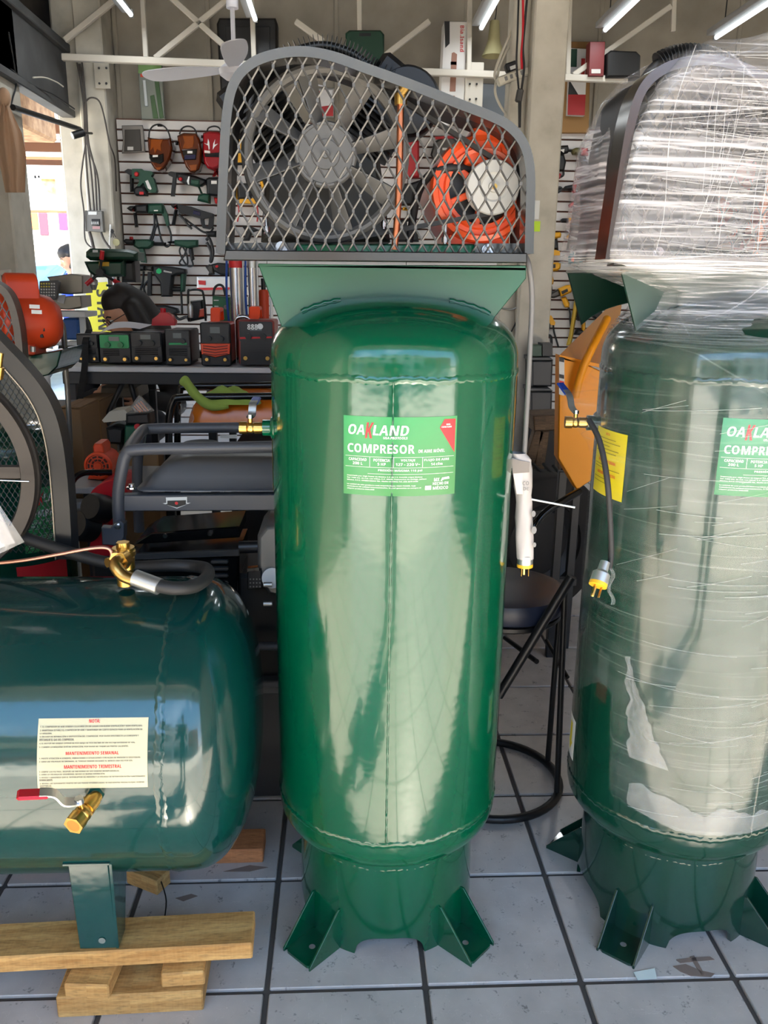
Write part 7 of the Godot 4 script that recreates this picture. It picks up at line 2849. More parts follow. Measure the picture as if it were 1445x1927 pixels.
	for k in 4:
		var l := MB.new()
		var q := Basis(Vector3.UP, TAU * k / 4 + 0.7)
		l.cyl(q * Vector3(0, 0, 0.17), q * Vector3(0, sh - 0.03, 0.12), 0.012, 8)
		obj("leg", l, mat("dark_steel"), stool)
	build_table_back()
	build_outside()

func build_table_back() -> void:
	var z := -3.85
	var ty := at(124, 690, -3.5).y + 0.003
	var tubes := [[447, 495, 12, "tall chrome pump tube with a red collar, left of the pair", "red_print"], [477, 495, 8.5, "slimmer chrome pump tube with a blue rope, right of the pair", "zinc"]]
	for q in tubes:
		var a := at(q[0], 600, z)
		a.y = ty
		var o := thing("pump_tube", q[3], "water pump", a)
		var top := at(q[0], 470, z).y - ty
		var r: float = q[2] * 0.0025
		var mb := MB.new()
		mb.lathe([Vector2(0.0, 0.0), Vector2(r, 0.0), Vector2(r, top * 0.3), Vector2(r * 0.9, top * 0.32), Vector2(r * 0.9, top * 0.36), Vector2(r, top * 0.38), Vector2(r, top), Vector2(r * 0.7, top + 0.02), Vector2(0.0, top + 0.02)], 24)
		obj("tube", mb, mat("chrome"), o)
		var c := MB.new()
		c.lathe([Vector2(r * 1.03, top * 0.84), Vector2(r * 1.03, top * 0.97)], 24)
		obj("collar", c, mat(q[4], Color.WHITE), o)
		var cl := MB.new()
		cl.cyl(Vector3(r * 1.1, top * 0.1, r * 0.5), Vector3(r * 1.1, top * 0.9, r * 0.5), 0.004, 8)
		obj("cable_guard", cl, mat("zinc"), o)
		var rp := MB.new()
		rp.tube(smooth([Vector3(-r * 1.2, top, 0.01), Vector3(-r * 1.4, top * 0.6, 0.02), Vector3(-r * 1.15, top * 0.3, 0.02), Vector3(-r * 0.9, 0.01, 0.03)], 6), 0.005, 8)
		obj("rope", rp, mat("rope_blue", rgb(26, 70, 150), 0.7), o)
	var oa := at(497, 600, -4.0)
	oa.y = ty
	var oc := thing("orange_cylinder", "orange upright canister behind the chrome pump tubes", "canister", oa)
	var om := MB.new()
	var ot := at(497, 545, -4.0).y - ty
	om.lathe([Vector2(0.0, 0.0), Vector2(0.024, 0.0), Vector2(0.024, ot - 0.01), Vector2(0.018, ot), Vector2(0.0, ot)], 20)
	obj("body", om, mat("orange_deep"), oc)
	var ov := MB.new()
	ov.cyl(Vector3(0, ot, 0), Vector3(0, ot + 0.05, 0), 0.011, 12)
	obj("valve_top", ov, mat("black_plastic"), oc)
	var wa := at(511, 600, -3.9)
	wa.y = ty
	var wt := thing("standpipe", "slim white pipe on a round chrome foot beside the green platform", "pipe", wa)
	var wm := MB.new()
	var wtop := at(511, 530, -3.9).y - ty
	wm.cyl(Vector3(0, 0.02, 0), Vector3(0, wtop, 0), 0.008, 14)
	obj("pipe", wm, mat("white_plastic"), wt)
	var wf := MB.new()
	wf.lathe([Vector2(0.0, 0.0), Vector2(0.035, 0.0), Vector2(0.034, 0.02), Vector2(0.014, 0.05), Vector2(0.012, 0.09), Vector2(0.0, 0.09)], 20)
	obj("foot", wf, mat("chrome"), wt)
	var ga := at(416, 600, -3.95)
	ga.y = ty
	var g := thing("welding_kit", "green boxed kit with a looped black handle, behind the orange chevron welder", "box", ga)
	var gm := MB.new()
	gm.ext(plane([399, 557, 431, 560, 431, 612, 399, 612], -3.9, ga), 0.12, shift(Vector3(0, 0, 0.04)), 0.004)
	obj("box", gm, mat("box_green", rgb(34, 104, 66), 0.5), g)
	var hd := bent_tube([[401, 556, -3.92], [404, 542, -3.92], [412, 536, -3.92], [420, 540, -3.92], [424, 556, -3.92]], ga, 0.0055, 10)
	obj("handle", hd, mat("black_plastic"), g)
	var gt := MB.new()
	var p0 := at(402, 565, -3.86) - ga
	for i in 4:
		gt.box_at(Vector3(0.022 - 0.004 * (i % 2), 0.004, 0.001), p0 + Vector3(0.012, -0.026 * i, 0.005), 0.0)
	obj("print", gt, mat("white_print"), g).set_meta("kind", "stuff")
	var gd := MB.new()
	gd.disc(at(425, 578, -3.853) - ga, 0.01, Vector3(0, 0, 1), 16)
	obj("round_mark", gd, mat("grey_print"), g)
	var ba := at(370, 605, -3.95)
	ba.y = ty
	var b := thing("framed_engine", "small black engine in a looped frame with a silver filter, behind the striped welder", "engine", ba)
	var b1 := MB.new()
	b1.ext(plane([358, 566, 380, 564, 384, 600, 356, 606], -3.95, ba), 0.1, Transform3D(Basis(), Vector3.ZERO), 0.008)
	obj("block", b1, mat("black_plastic"), b)
	obj("frame", bent_tube([[355, 604, -3.9], [354, 552, -3.9], [358, 546, -3.9], [376, 546, -3.9], [383, 556, -3.9], [387, 604, -3.9]], ba, 0.005, 8), mat("black_gloss"), b)
	var b2 := MB.new()
	b2.lathe([Vector2(0.0, 0.0), Vector2(0.01, 0.0), Vector2(0.012, 0.015), Vector2(0.012, 0.05), Vector2(0.006, 0.062), Vector2(0.0, 0.062)], 16, Transform3D(Basis(), at(359, 598, -3.86) - ba))
	obj("filter", b2, mat("zinc"), b)
	var b3 := MB.new()
	b3.ext(plane([374, 582, 385, 580, 385, 596, 372, 598], -3.88, ba), 0.04, shift(Vector3(0, 0, 0.05)), 0.004)
	obj("orange_panel", b3, mat("orange_deep"), b)
	var b4 := MB.new()
	b4.box_at(Vector3(0.1, 0.03, 0.1), Vector3(0.005, 0.015, -0.02), 0.003)
	obj("base", b4, mat("dark_steel"), b)
	var ca := at(457, 600, -3.7)
	ca.y = ty
	var c := thing("chrome_clamp", "shiny curved clamp lying between the two orange handles", "clamp", ca)
	var cm := MB.new()
	var pts := []
	for i in 9:
		var f := PI * i / 8
		pts.append(Vector3(-0.034 * cos(f), at(457, 600, -3.7).y - ty - 0.012 + 0.022 * sin(f), 0.0))
	cm.tube(smooth(pts, 3), 0.008, 10)
	cm.cyl(Vector3(-0.034, 0.0, 0), pts[0], 0.008)
	cm.cyl(Vector3(0.034, 0.0, 0), pts[8], 0.008)
	obj("bow", cm, mat("chrome"), c)

func build_outside() -> void:
	var soff := MB.new()
	soff.box_at(Vector3(0.3, 0.26, 1.9), Vector3(-2.6, 2.66, -6.9), 0.02)
	struct("beam_masonry", soff, tri_mat("adobe", noise_tex(0.02, 5, 61, rgb(128, 92, 62), rgb(186, 150, 112), 512), 0.8, 0.95))
	var shed := thing("street_canopy", "pale sheet canopy on brown rafters over the side street", "canopy", Vector3(-4.2, 0, -10.2))
	var sheet := mat("sheet_pale", rgb(206, 200, 190), 0.6)
	for k in 9:
		var p := MB.new()
		p.box(Vector3(4.6, 0.02, 0.38), Transform3D(Basis(Vector3.RIGHT, 0.05), Vector3(0, 2.95, 2.0 - 0.4 * k)), 0.003)
		obj("sheet_panel", p, sheet, shed)
	for z in [1.0, -0.3, -1.5]:
		var r := MB.new()
		r.box_at(Vector3(4.6, 0.1, 0.07), Vector3(0, 2.86, z), 0.004)
		obj("rafter", r, mat("rafter_brown", rgb(104, 64, 40), 0.7), shed)
	for q in [[-2.2, -1.5], [2.2, -1.5], [-2.2, 2.0]]:
		var p := MB.new()
		p.box_at(Vector3(0.08, 2.9, 0.08), Vector3(q[0], 1.45, q[1]), 0.004)
		obj("post", p, mat("rafter_brown"), shed)
	var brick := tri_mat("brick_pane", noise_tex(0.03, 4, 66, rgb(150, 84, 48), rgb(206, 140, 96), 256), 0.6, 0.9)
	var wins := []
	var pale := mat("pane_white", rgb(226, 226, 224), 0.3)
	for q in [[57, 355, pale], [91, 355, brick], [57, 391, pale], [84, 391, brick], [100, 393, brick], [24, 355, brick], [24, 391, pale], [-10, 355, pale], [-10, 391, brick]]:
		var wc := at(q[0], q[1], -20.0)
		wins.append([wc.x, wc.y, 0.3 if q[0] == 84 or q[0] == 100 else 0.38, 0.4, q[2]])
	building("white two storey building with brick filled windows across the side street", -12.2, -3.0, -20.0, 6.2, 4.0, mat("wall_white", rgb(226, 222, 214), 0.8), wins, 1.0)
	var sh := thing("roller_shutter", "beige ribbed shutter panel on the white building's corner", "shutter", at(122, 418, -19.94))
	for k in 14:
		var sl := MB.new()
		sl.box_at(Vector3(0.2, 0.06, 0.05), Vector3(0, 0.068 * k, 0), 0.008)
		obj("slat", sl, mat("shutter_beige", rgb(206, 194, 160), 0.7), sh)
	var tent := thing("market_tent", "white peaked market tent standing in the side street", "tent", Vector3(-6.5, 0, -18.4))
	var tm := MB.new()
	var apex := Vector3(0, 3.4, 0)
	var cs := [Vector3(-1.6, 2.25, -1.2), Vector3(1.6, 2.25, -1.2), Vector3(1.6, 2.25, 1.2), Vector3(-1.6, 2.25, 1.2)]
	for i in 4:
		tm.tri_out(cs[i], cs[(i + 1) % 4], apex, Vector3(0, 2.0, 0))
		var dn := Vector3(0, -0.25, 0)
		tm.quad_out(cs[i], cs[(i + 1) % 4], cs[(i + 1) % 4] + dn, cs[i] + dn, Vector3(0, 2.2, 0))
	obj("canvas", tm, mat("canvas_white", rgb(236, 236, 238), 0.8), tent)
	for p in cs:
		var l := MB.new()
		l.cyl(Vector3(p.x, 0, p.z), p, 0.03, 10)
		obj("pole", l, mat("zinc"), tent)
	car("suv", "white estate car seen from its side through the opening, rear to the right", mat("car_white", rgb(226, 228, 226), 0.12), Vector3(-6.1, 0, -9.55), 0.0, 1.06)
	car("saloon_car", "pale blue car with a tinted windscreen behind the white estate car", mat("car_blue", rgb(150, 182, 204), 0.12), Vector3(-4.75, 0, -13.4), deg_to_rad(78), 0.98)
	var pz := -8.6
	var hy := at(138, 486, pz)
	var lk := Basis(Vector3.RIGHT, deg_to_rad(24))
	figure("bearded person with short dark hair in a blue shirt, standing outside the opening", Vector3(hy.x, hy.y - 1.6, pz), deg_to_rad(-62), standing(0.7), lk, mat("shirt_blue", rgb(28, 66, 190), 0.8), mat("trousers_grey", rgb(80, 80, 84), 0.8), SHORT_HAIR, false, true, 0.4)
	if hy.y > 1.6:
		var st := MB.new()
		st.box_at(Vector3(0.6, hy.y - 1.6, 0.6), Vector3(hy.x, (hy.y - 1.6) / 2, pz), 0.01)
		struct("trim_kerb", st, mat("wall_white"))
	var stall := thing("market_stall", "market stall with red, orange and white panels beyond the parked cars", "stall", Vector3(-6.2, 0, -16.5))
	var tbl := MB.new()
	tbl.box_at(Vector3(2.6, 0.06, 0.6), Vector3(0, 0.9, 0), 0.01)
	for x in [-1.2, 1.2]:
		tbl.box_at(Vector3(0.06, 2.7, 0.06), Vector3(x, 1.35, -0.2), 0.005)
	tbl.box_at(Vector3(2.5, 0.05, 0.05), Vector3(0, 2.6, -0.2), 0.004)
	obj("frame", tbl, mat("rafter_brown"), stall)
	var cols := [rgb(206, 70, 36), rgb(232, 226, 214), rgb(214, 110, 50), rgb(196, 44, 60), rgb(236, 230, 220), rgb(206, 40, 110), rgb(40, 70, 180)]
	for k in 14:
		var p := MB.new()
		p.box_at(Vector3(0.16, 0.3 + 0.1 * (k % 3), 0.05), Vector3(-1.17 + 0.18 * k, 2.42 - 0.05 * (k % 3), -0.14), 0.01)
		obj("panel", p, mat("stall_%d" % (k % 7), cols[k % 7], 0.6), stall)
	var dark := mat("door_dark", rgb(44, 44, 46), 0.5)
	var shut := mat("door_grey", rgb(150, 150, 146), 0.6)
	var w1 := []
	for c in 3:
		w1.append([-13.0 + 3.2 * c, 1.5, 2.0, 2.8, dark if c % 2 == 0 else shut])
		w1.append([-13.0 + 3.2 * c, 4.6, 1.4, 1.4, dark])
	building("low cream building with dark doors across the street in front of the shop", -15, -5, 14.0, 5.2, 5.0, mat("wall_cream", rgb(206, 186, 150), 0.85), w1, -1.0)
	var w2 := []
	for c in 4:
		w2.append([-3.6 + 2.9 * c, 1.5, 1.9, 2.8, shut if c % 2 == 0 else dark])
		w2.append([-3.6 + 2.9 * c, 4.8, 1.2, 1.5, dark])
		w2.append([-3.6 + 2.9 * c, 7.2, 1.2, 1.5, dark])
	building("taller white building across the street in front of the shop", -4.6, 7.1, 15.0, 7.0, 5.0, mat("wall_pale", rgb(214, 208, 196), 0.85), w2, -1.0)
	building("brick red building across the street in front of the shop", 7.6, 17, 14.0, 5.6, 5.0, mat("wall_brick", rgb(168, 110, 84), 0.85), [[9.5, 1.5, 2.0, 2.8, dark], [13.5, 1.5, 2.0, 2.8, shut], [9.5, 4.2, 1.4, 1.2, dark], [13.5, 4.2, 1.4, 1.2, dark]], -1.0)
	car("street_car", "grey car parked across the street in front of the shop", mat("car_grey", rgb(90, 94, 98), 0.15), Vector3(5.2, 0, 10.2), 0.0, 0.95)
	car("street_car", "dark red car parked across the street in front of the shop", mat("car_red", rgb(120, 24, 28), 0.15), Vector3(-4.6, 0, 10.4), 0.0, 0.95)
	var ph := standing(1.0)
	figure("person in dark clothes taking the picture, seen only mirrored in the tanks", Vector3(-0.03, -0.02, 0.42), PI, ph, Basis(Vector3.RIGHT, 0.2), mat("top_navy", rgb(30, 36, 56), 0.8), mat("jeans_blue", rgb(44, 58, 88), 0.8), SHORT_HAIR, false, false, 0.8)

var zoom_x := 0.0
var zoom_y := 0.0
var zoom_s := 1.0
var tool_z := -6.98

func zplane(list: Array, z: float, from: Vector3) -> PackedVector2Array:
	var q := []
	for i in range(0, list.size(), 2):
		q.append(zoom_x + list[i] / zoom_s)
		q.append(zoom_y + list[i + 1] / zoom_s)
	return plane(q, z, from)

func hung(called: String, label: String, category: String, parts: Array, group := "") -> Node3D:
	var first: Array = parts[0][4]
	var cx := 0.0
	var cy := -1e9
	for i in range(0, first.size(), 2):
		cx += (first[i] as float) / (first.size() / 2)
		cy = maxf(cy, first[i + 1])
	var a := at(zoom_x + cx / zoom_s, zoom_y + cy / zoom_s, tool_z)
	var o := thing(called, label, category, a, 0.0, group)
	for p in parts:
		var m: Material = mats[p[1]]
		var z: float = tool_z + p[3] + p[2]
		var mb := MB.new()
		if (p[2] as float) < 0.0:
			var pts := []
			for i in range(0, p[4].size(), 2):
				pts.append(at(zoom_x + p[4][i] / zoom_s, zoom_y + p[4][i + 1] / zoom_s, tool_z + p[3]) - a)
			mb.tube(smooth(pts, 5), -p[2], 7)
		else:
			mb.ext(zplane(p[4], z, a), p[2], shift(Vector3(0, 0, z - a.z)), minf(p[2] * 0.32, 0.016))
		obj(p[0], mb, m, o)
	return o

func build_wall_tools() -> void:
	mat("amber", rgb(78, 32, 10), 0.12)
	mat("amber_flame", rgb(122, 58, 14), 0.15)
	mat("helmet_red", rgb(132, 14, 22), 0.15)
	mat("visor", rgb(10, 10, 12), 0.08)
	mat("sticker", rgb(206, 200, 192), 0.6)
	mat("strap_dark", rgb(26, 24, 24), 0.6)
	mat("film_grey", rgb(128, 122, 116), 0.25)
	mat("navy_glass", rgb(24, 26, 58), 0.1)
	mat("olive", rgb(94, 86, 48), 0.5)
	mat("metal_dark", rgb(84, 80, 76), 0.35, 0.7)
	mat("box_red", rgb(170, 30, 34), 0.5)
	mat("print_red", rgb(196, 52, 52), 0.5)
	var w := "power tools on the slat wall"
	zoom_x = 220.0
	zoom_y = 220.0
	zoom_s = 6.881
	hung("blister_pack", "clear grey plastic sachet on the slat wall, left of the welding masks", "package", [
		["sachet", "film_grey", 0.02, 0.0, [60, 110, 330, 105, 340, 150, 365, 455, 60, 470, 75, 300]],
		["card", "metal_dark", 0.012, 0.012, [100, 165, 300, 160, 320, 440, 90, 450]],
		["price_label", "sticker", 0.002, 0.026, [135, 385, 212, 385, 212, 430, 135, 430]]])
	hung("welding_mask", "amber flame welding mask with a wide clear visor, first of the three masks", "mask", [
		["shell", "amber", 0.13, 0.01, [392, 258, 450, 272, 540, 280, 640, 276, 692, 268, 716, 400, 692, 520, 650, 610, 600, 680, 540, 700, 480, 670, 430, 590, 408, 480, 396, 360]],
		["visor", "visor", 0.02, 0.13, [415, 480, 500, 500, 600, 470, 605, 575, 560, 610, 440, 580, 415, 530]],
		["flame", "amber_flame", 0.012, 0.131, [440, 285, 600, 290, 570, 360, 580, 450, 520, 420, 490, 480, 470, 400, 430, 440, 435, 350]],
		["chin", "amber_flame", 0.014, 0.128, [500, 650, 590, 645, 560, 685, 520, 690]],
		["label", "sticker", 0.003, 0.15, [462, 495, 530, 492, 530, 518, 462, 522]],
		["headband", "strap_dark", -0.006, 0.06, [415, 268, 424, 180, 470, 118, 545, 98, 620, 130, 668, 200, 690, 275]],
		["buckle", "strap_dark", 0.03, 0.05, [520, 92, 580, 92, 584, 120, 520, 120]],
		["knob", "strap_dark", 0.05, 0.03, [690, 322, 722, 326, 722, 370, 690, 372]]], "")
	hung("welding_mask", "narrow amber flame welding mask with a blue filter window, second of the three masks", "mask", [
		["shell", "amber", 0.13, 0.01, [775, 240, 860, 200, 960, 205, 1030, 208, 1075, 300, 1094, 440, 1090, 580, 1060, 680, 1000, 716, 940, 710, 890, 650, 840, 520, 800, 380]],
		["flame", "amber_flame", 0.014, 0.128, [850, 240, 1000, 240, 1000, 330, 985, 400, 920, 415, 845, 405, 870, 330]],
		["visor", "visor", 0.02, 0.128, [835, 425, 1040, 410, 1022, 555, 870, 560]],
		["window", "navy_glass", 0.004, 0.147, [880, 495, 1018, 485, 1015, 545, 868, 550]],
		["chin", "amber_flame", 0.012, 0.13, [930, 620, 1040, 610, 1030, 690, 960, 700]],
		["label", "sticker", 0.003, 0.15, [912, 440, 978, 440, 978, 472, 912, 472]],
		["headband", "strap_dark", -0.006, 0.06, [810, 225, 835, 160, 890, 125, 960, 128, 1010, 165, 1035, 230]],
		["knob", "strap_dark", 0.05, 0.03, [750, 318, 785, 318, 788, 358, 752, 356]]])
	hung("welding_mask", "dark red welding mask with white claw marks, third of the masks", "mask", [
		["shell", "helmet_red", 0.13, 0.01, [1110, 205, 1180, 182, 1300, 188, 1360, 220, 1372, 400, 1360, 560, 1320, 655, 1240, 682, 1170, 660, 1125, 590, 1108, 440]],
		["visor", "visor", 0.016, 0.128, [1130, 470, 1335, 455, 1345, 525, 1140, 520]],
		["claw_mark", "white_print", 0.003, 0.139, [1180, 280, 1196, 330, 1200, 410, 1190, 430, 1180, 370, 1130, 340, 1170, 352]],
		["claw_mark", "white_print", 0.003, 0.139, [1270, 290, 1262, 360, 1310, 345, 1265, 385, 1240, 425, 1246, 350]],
		["label", "sticker", 0.003, 0.139, [1132, 432, 1205, 440, 1205, 472, 1132, 464]],
		["headband", "strap_dark", -0.006, 0.06, [1165, 190, 1190, 142, 1260, 122, 1320, 140, 1352, 195]],
		["knob", "strap_dark", 0.04, 0.03, [1085, 232, 1112, 232, 1112, 268, 1085, 268]]])
	hung("rotary_hammer", "dark green cordless rotary hammer with red dial, under the grey sachet", "power tool", [
		["body", "tool_green", 0.07, 0.0, [195, 672, 320, 672, 330, 690, 450, 705, 462, 730, 440, 770, 470, 790, 515, 950, 500, 975, 440, 980, 400, 960, 340, 850, 290, 900, 260, 890, 290, 830, 270, 800, 190, 790]],
		["chuck", "black_plastic", 0.06, 0.005, [95, 700, 140, 672, 195, 680, 195, 750, 160, 750, 110, 720]],
		["side_handle", "black_plastic", 0.04, 0.02, [160, 745, 210, 745, 208, 965, 165, 968]],
		["dial", "tool_red", 0.02, 0.065, [222, 720, 250, 705, 280, 725, 275, 765, 240, 775, 220, 750]],
		["grip_opening", "slat_white", 0.004, 0.068, [365, 830, 400, 815, 450, 930, 435, 945, 400, 925]],
		["battery", "black_plastic", 0.08, 0.0, [212, 925, 250, 895, 330, 895, 380, 960, 385, 1020, 240, 1018, 212, 985]],
		["battery_label", "tool_red", 0.003, 0.08, [290, 968, 345, 968, 345, 1006, 290, 1006]]], w)
	hung("rotary_hammer", "long black and green rotary hammer with side handle, under the second mask", "power tool", [
		["body", "black_plastic", 0.07, 0.0, [770, 715, 900, 735, 1010, 760, 1090, 790, 1150, 810, 1150, 860, 1090, 900, 980, 890, 880, 870, 780, 810]],
		["motor_cover", "tool_green", 0.074, 0.003, [945, 790, 1085, 800, 1082, 890, 1030, 900, 940, 880]],
		["chuck", "black_plastic", 0.05, 0.01, [655, 720, 700, 705, 770, 718, 770, 780, 720, 778, 670, 755]],
		["side_handle", "black_plastic", 0.04, 0.02, [722, 778, 765, 778, 740, 1025, 695, 1025]],
		["dial", "tool_red", 0.02, 0.062, [795, 790, 825, 775, 852, 800, 835, 830, 805, 825]],
		["white_loop", "white_plastic", 0.01, 0.07, [925, 765, 945, 770, 935, 830, 938, 878, 920, 875, 902, 830, 915, 800]],
		["leg", "tool_green", 0.03, 0.01, [1040, 895, 1065, 895, 1110, 990, 1080, 990]],
		["battery", "tool_green", 0.07, 0.0, [1050, 1010, 1120, 985, 1205, 1000, 1200, 1120, 1035, 1080]]], w)
	hung("charger", "black square charger with a white price label and red handle, under the red mask", "charger", [
		["case", "black_plastic", 0.07, 0.0, [1150, 800, 1185, 778, 1330, 778, 1330, 1030, 1160, 1010]],
		["handle", "tool_red", 0.04, 0.02, [1230, 770, 1260, 700, 1310, 692, 1330, 770, 1300, 770, 1290, 730, 1260, 770]],
		["label", "sticker", 0.003, 0.07, [1220, 825, 1292, 825, 1292, 868, 1220, 868]],
		["red_base", "tool_red", 0.04, 0.01, [1250, 1040, 1310, 1040, 1310, 1130, 1270, 1120]]], w)
	hung("hammer_drill", "black and green corded hammer drill pointing left, third row of tools", "power tool", [
		["body", "black_plastic", 0.07, 0.0, [230, 1140, 400, 1125, 400, 1245, 232, 1240]],
		["motor_cover", "tool_green", 0.076, 0.0, [395, 1125, 580, 1118, 600, 1150, 600, 1250, 395, 1248]],
		["handle", "tool_green", 0.05, 0.01, [560, 1150, 600, 1150, 650, 1260, 672, 1400, 640, 1410, 600, 1280, 560, 1240]],
		["chuck", "black_plastic", 0.05, 0.01, [118, 1180, 160, 1152, 228, 1150, 228, 1225, 165, 1218]],
		["red_ring", "tool_red", 0.054, 0.01, [196, 1165, 216, 1165, 216, 1222, 196, 1222]],
		["side_handle", "black_plastic", 0.04, 0.02, [205, 1240, 245, 1240, 270, 1425, 228, 1430]],
		["label", "sticker", 0.003, 0.076, [478, 1205, 530, 1205, 530, 1220, 478, 1220]],
		["cord", "black_rubber", -0.008, 0.03, [655, 1400, 680, 1460, 700, 1540, 690, 1640, 640, 1680, 580, 1600, 540, 1450, 500, 1260]],
		["cord", "black_rubber", -0.008, 0.04, [480, 1250, 485, 1380, 460, 1500, 420, 1620, 460, 1580, 500, 1440, 530, 1370]]], w)
	hung("hammer_drill", "black and blue corded hammer drill with a closed rear grip, third row of tools", "power tool", [
		["body", "black_plastic", 0.07, 0.0, [780, 1130, 960, 1160, 1100, 1210, 1240, 1250, 1240, 1290, 1100, 1320, 960, 1280, 800, 1240]],
		["blue_cover", "navy_glass", 0.072, 0.002, [975, 1180, 1100, 1215, 1100, 1310, 960, 1270]],
		["grip", "black_plastic", 0.045, 0.01, [1075, 1290, 1120, 1290, 1130, 1400, 1180, 1420, 1200, 1260, 1255, 1260, 1240, 1420, 1200, 1455, 1110, 1440, 1085, 1370]],
		["chuck", "black_plastic", 0.05, 0.01, [685, 1138, 730, 1120, 782, 1128, 782, 1190, 720, 1178]],
		["red_ring", "tool_red", 0.054, 0.01, [740, 1130, 765, 1130, 762, 1195, 738, 1190]],
		["side_handle", "black_plastic", 0.04, 0.02, [740, 1200, 780, 1200, 745, 1405, 702, 1400]],
		["cord", "black_rubber", -0.009, 0.04, [800, 1260, 870, 1330, 920, 1400, 970, 1450]],
		["cord", "black_rubber", -0.008, 0.03, [880, 1320, 1000, 1410, 1120, 1490, 1210, 1490, 1250, 1430]]], w)
	zoom_x = 140.0
	zoom_y = 420.0
	zoom_s = 4.983
	hung("screwdriver_gun", "green pistol drill with red depth ring, fourth row beside the corner pillar", "power tool", [
		["body", "tool_green", 0.06, 0.0, [560, 150, 690, 150, 740, 165, 735, 210, 690, 240, 640, 240, 600, 245, 550, 215]],
		["handle", "tool_green", 0.05, 0.005, [600, 240, 645, 240, 668, 340, 668, 372, 622, 365, 622, 300]],
		["chuck", "black_plastic", 0.045, 0.008, [450, 165, 475, 145, 560, 150, 560, 200, 480, 195]],
		["red_ring", "tool_red", 0.05, 0.01, [512, 125, 540, 125, 545, 158, 510, 158]],
		["rear", "black_plastic", 0.05, 0.004, [735, 175, 855, 180, 850, 215, 735, 208]]], w)
	hung("heat_gun", "green heat gun with a coiled lead, fourth row of tools", "power tool", [
		["body", "tool_green", 0.06, 0.0, [935, 155, 1155, 155, 1155, 220, 1060, 235, 935, 205]],
		["nozzle", "metal_dark", 0.04, 0.01, [868, 172, 935, 165, 935, 192, 868, 185]],
		["handle", "black_plastic", 0.04, 0.008, [1070, 230, 1105, 230, 1122, 340, 1092, 355, 1070, 270]],
		["cord", "black_rubber", -0.007, 0.03, [1100, 345, 1110, 395, 1060, 400, 1010, 330, 985, 260, 1010, 220, 1050, 290, 1060, 380, 1020, 395, 985, 370, 1030, 300, 1050, 230]]], w)
	hung("breaker_hammer", "big black demolition hammer with a steel collar and green badge", "power tool", [
		["body", "black_plastic", 0.1, 0.0, [735, 395, 900, 405, 1040, 430, 1045, 470, 960, 480, 920, 500, 900, 690, 810, 690, 800, 560, 735, 470]],
		["grip", "tool_green", 0.06, 0.01, [980, 445, 1045, 450, 1030, 640, 990, 650, 990, 520]],
		["grip_bar", "black_plastic", 0.05, 0.01, [900, 590, 1010, 600, 1010, 640, 900, 640]],
		["collar", "metal_dark", 0.07, 0.01, [660, 400, 735, 395, 735, 455, 660, 440]],
		["chuck", "black_plastic", 0.06, 0.01, [565, 400, 600, 385, 660, 395, 660, 445, 575, 450]],
		["badge", "face_green", 0.006, 0.1, [765, 440, 790, 420, 815, 435, 818, 462, 795, 478, 768, 466]],
		["plate", "chrome", 0.004, 0.1, [835, 440, 915, 455, 912, 472, 833, 458]],
		["side_handle", "black_plastic", 0.045, 0.02, [685, 455, 720, 455, 715, 680, 682, 682]],
		["cord", "black_rubber", -0.009, 0.03, [1000, 640, 1005, 740, 1010, 850]],
		["cord", "black_rubber", -0.009, 0.04, [650, 450, 640, 560, 620, 640, 640, 720, 670, 690, 650, 600, 690, 540]]], w)
	hung("angle_grinder", "black angle grinder with a red button, above the white long box", "power tool", [
		["body", "black_plastic", 0.07, 0.0, [1280, 385, 1340, 370, 1500, 380, 1500, 490, 1380, 490, 1300, 450]],
		["head", "metal_dark", 0.06, 0.01, [1225, 410, 1260, 385, 1310, 395, 1310, 480, 1250, 490, 1260, 460]],
		["button", "tool_red", 0.01, 0.068, [1320, 400, 1340, 390, 1352, 405, 1340, 418, 1322, 415]]], w)
	hung("impact_drill", "long black drill with a steel collar, lowest on the wall beside the red jug", "power tool", [
		["body", "black_plastic", 0.08, 0.0, [690, 770, 850, 770, 960, 800, 980, 840, 880, 870, 760, 860, 690, 820]],
		["collar", "metal_dark", 0.06, 0.01, [620, 780, 690, 772, 690, 815, 630, 800]],
		["chuck", "black_plastic", 0.05, 0.01, [540, 770, 620, 765, 620, 805, 560, 790]],
		["cord", "black_rubber", -0.012, 0.04, [930, 850, 980, 900, 1050, 880, 1080, 920]]], w)
	hung("carton", "white long box with red printing on the slat wall's ledge", "box", [
		["box", "box_white", 0.12, 0.0, [1145, 500, 1520, 500, 1520, 625, 1145, 635]],
		["red_band", "print_red", 0.003, 0.12, [1148, 606, 1500, 600, 1500, 622, 1148, 630]],
		["red_print", "print_red", 0.003, 0.12, [1160, 535, 1230, 540, 1230, 580, 1165, 575]]])
	hung("cable_coil", "black cable hank hanging above the angle grinder", "cable", [
		["coil", "black_rubber", -0.012, 0.03, [1235, 160, 1260, 140, 1280, 180, 1300, 260, 1290, 340, 1275, 360, 1282, 280, 1262, 220, 1240, 180]]])
	hung("sanding_tool", "black rounded sander beside the guard's left edge", "power tool", [
		["body", "black_plastic", 0.06, 0.0, [1225, 75, 1330, 70, 1330, 130, 1240, 125]]], w)
	zoom_x = 400.0
	zoom_y = 60.0
	zoom_s = 4.516
	hung("tool_pack", "yellow and black carded tool marked 1/2 inch, seen through the guard's left side", "package", [
		["card", "black_plastic", 0.03, 0.0, [165, 850, 290, 850, 290, 1130, 165, 1130]],
		["yellow_card", "tool_yellow", 0.004, 0.03, [172, 910, 285, 910, 285, 1110, 172, 1110]],
		["black_print", "black_print", 0.002, 0.034, [182, 1000, 230, 990, 240, 1030, 182, 1035]]])
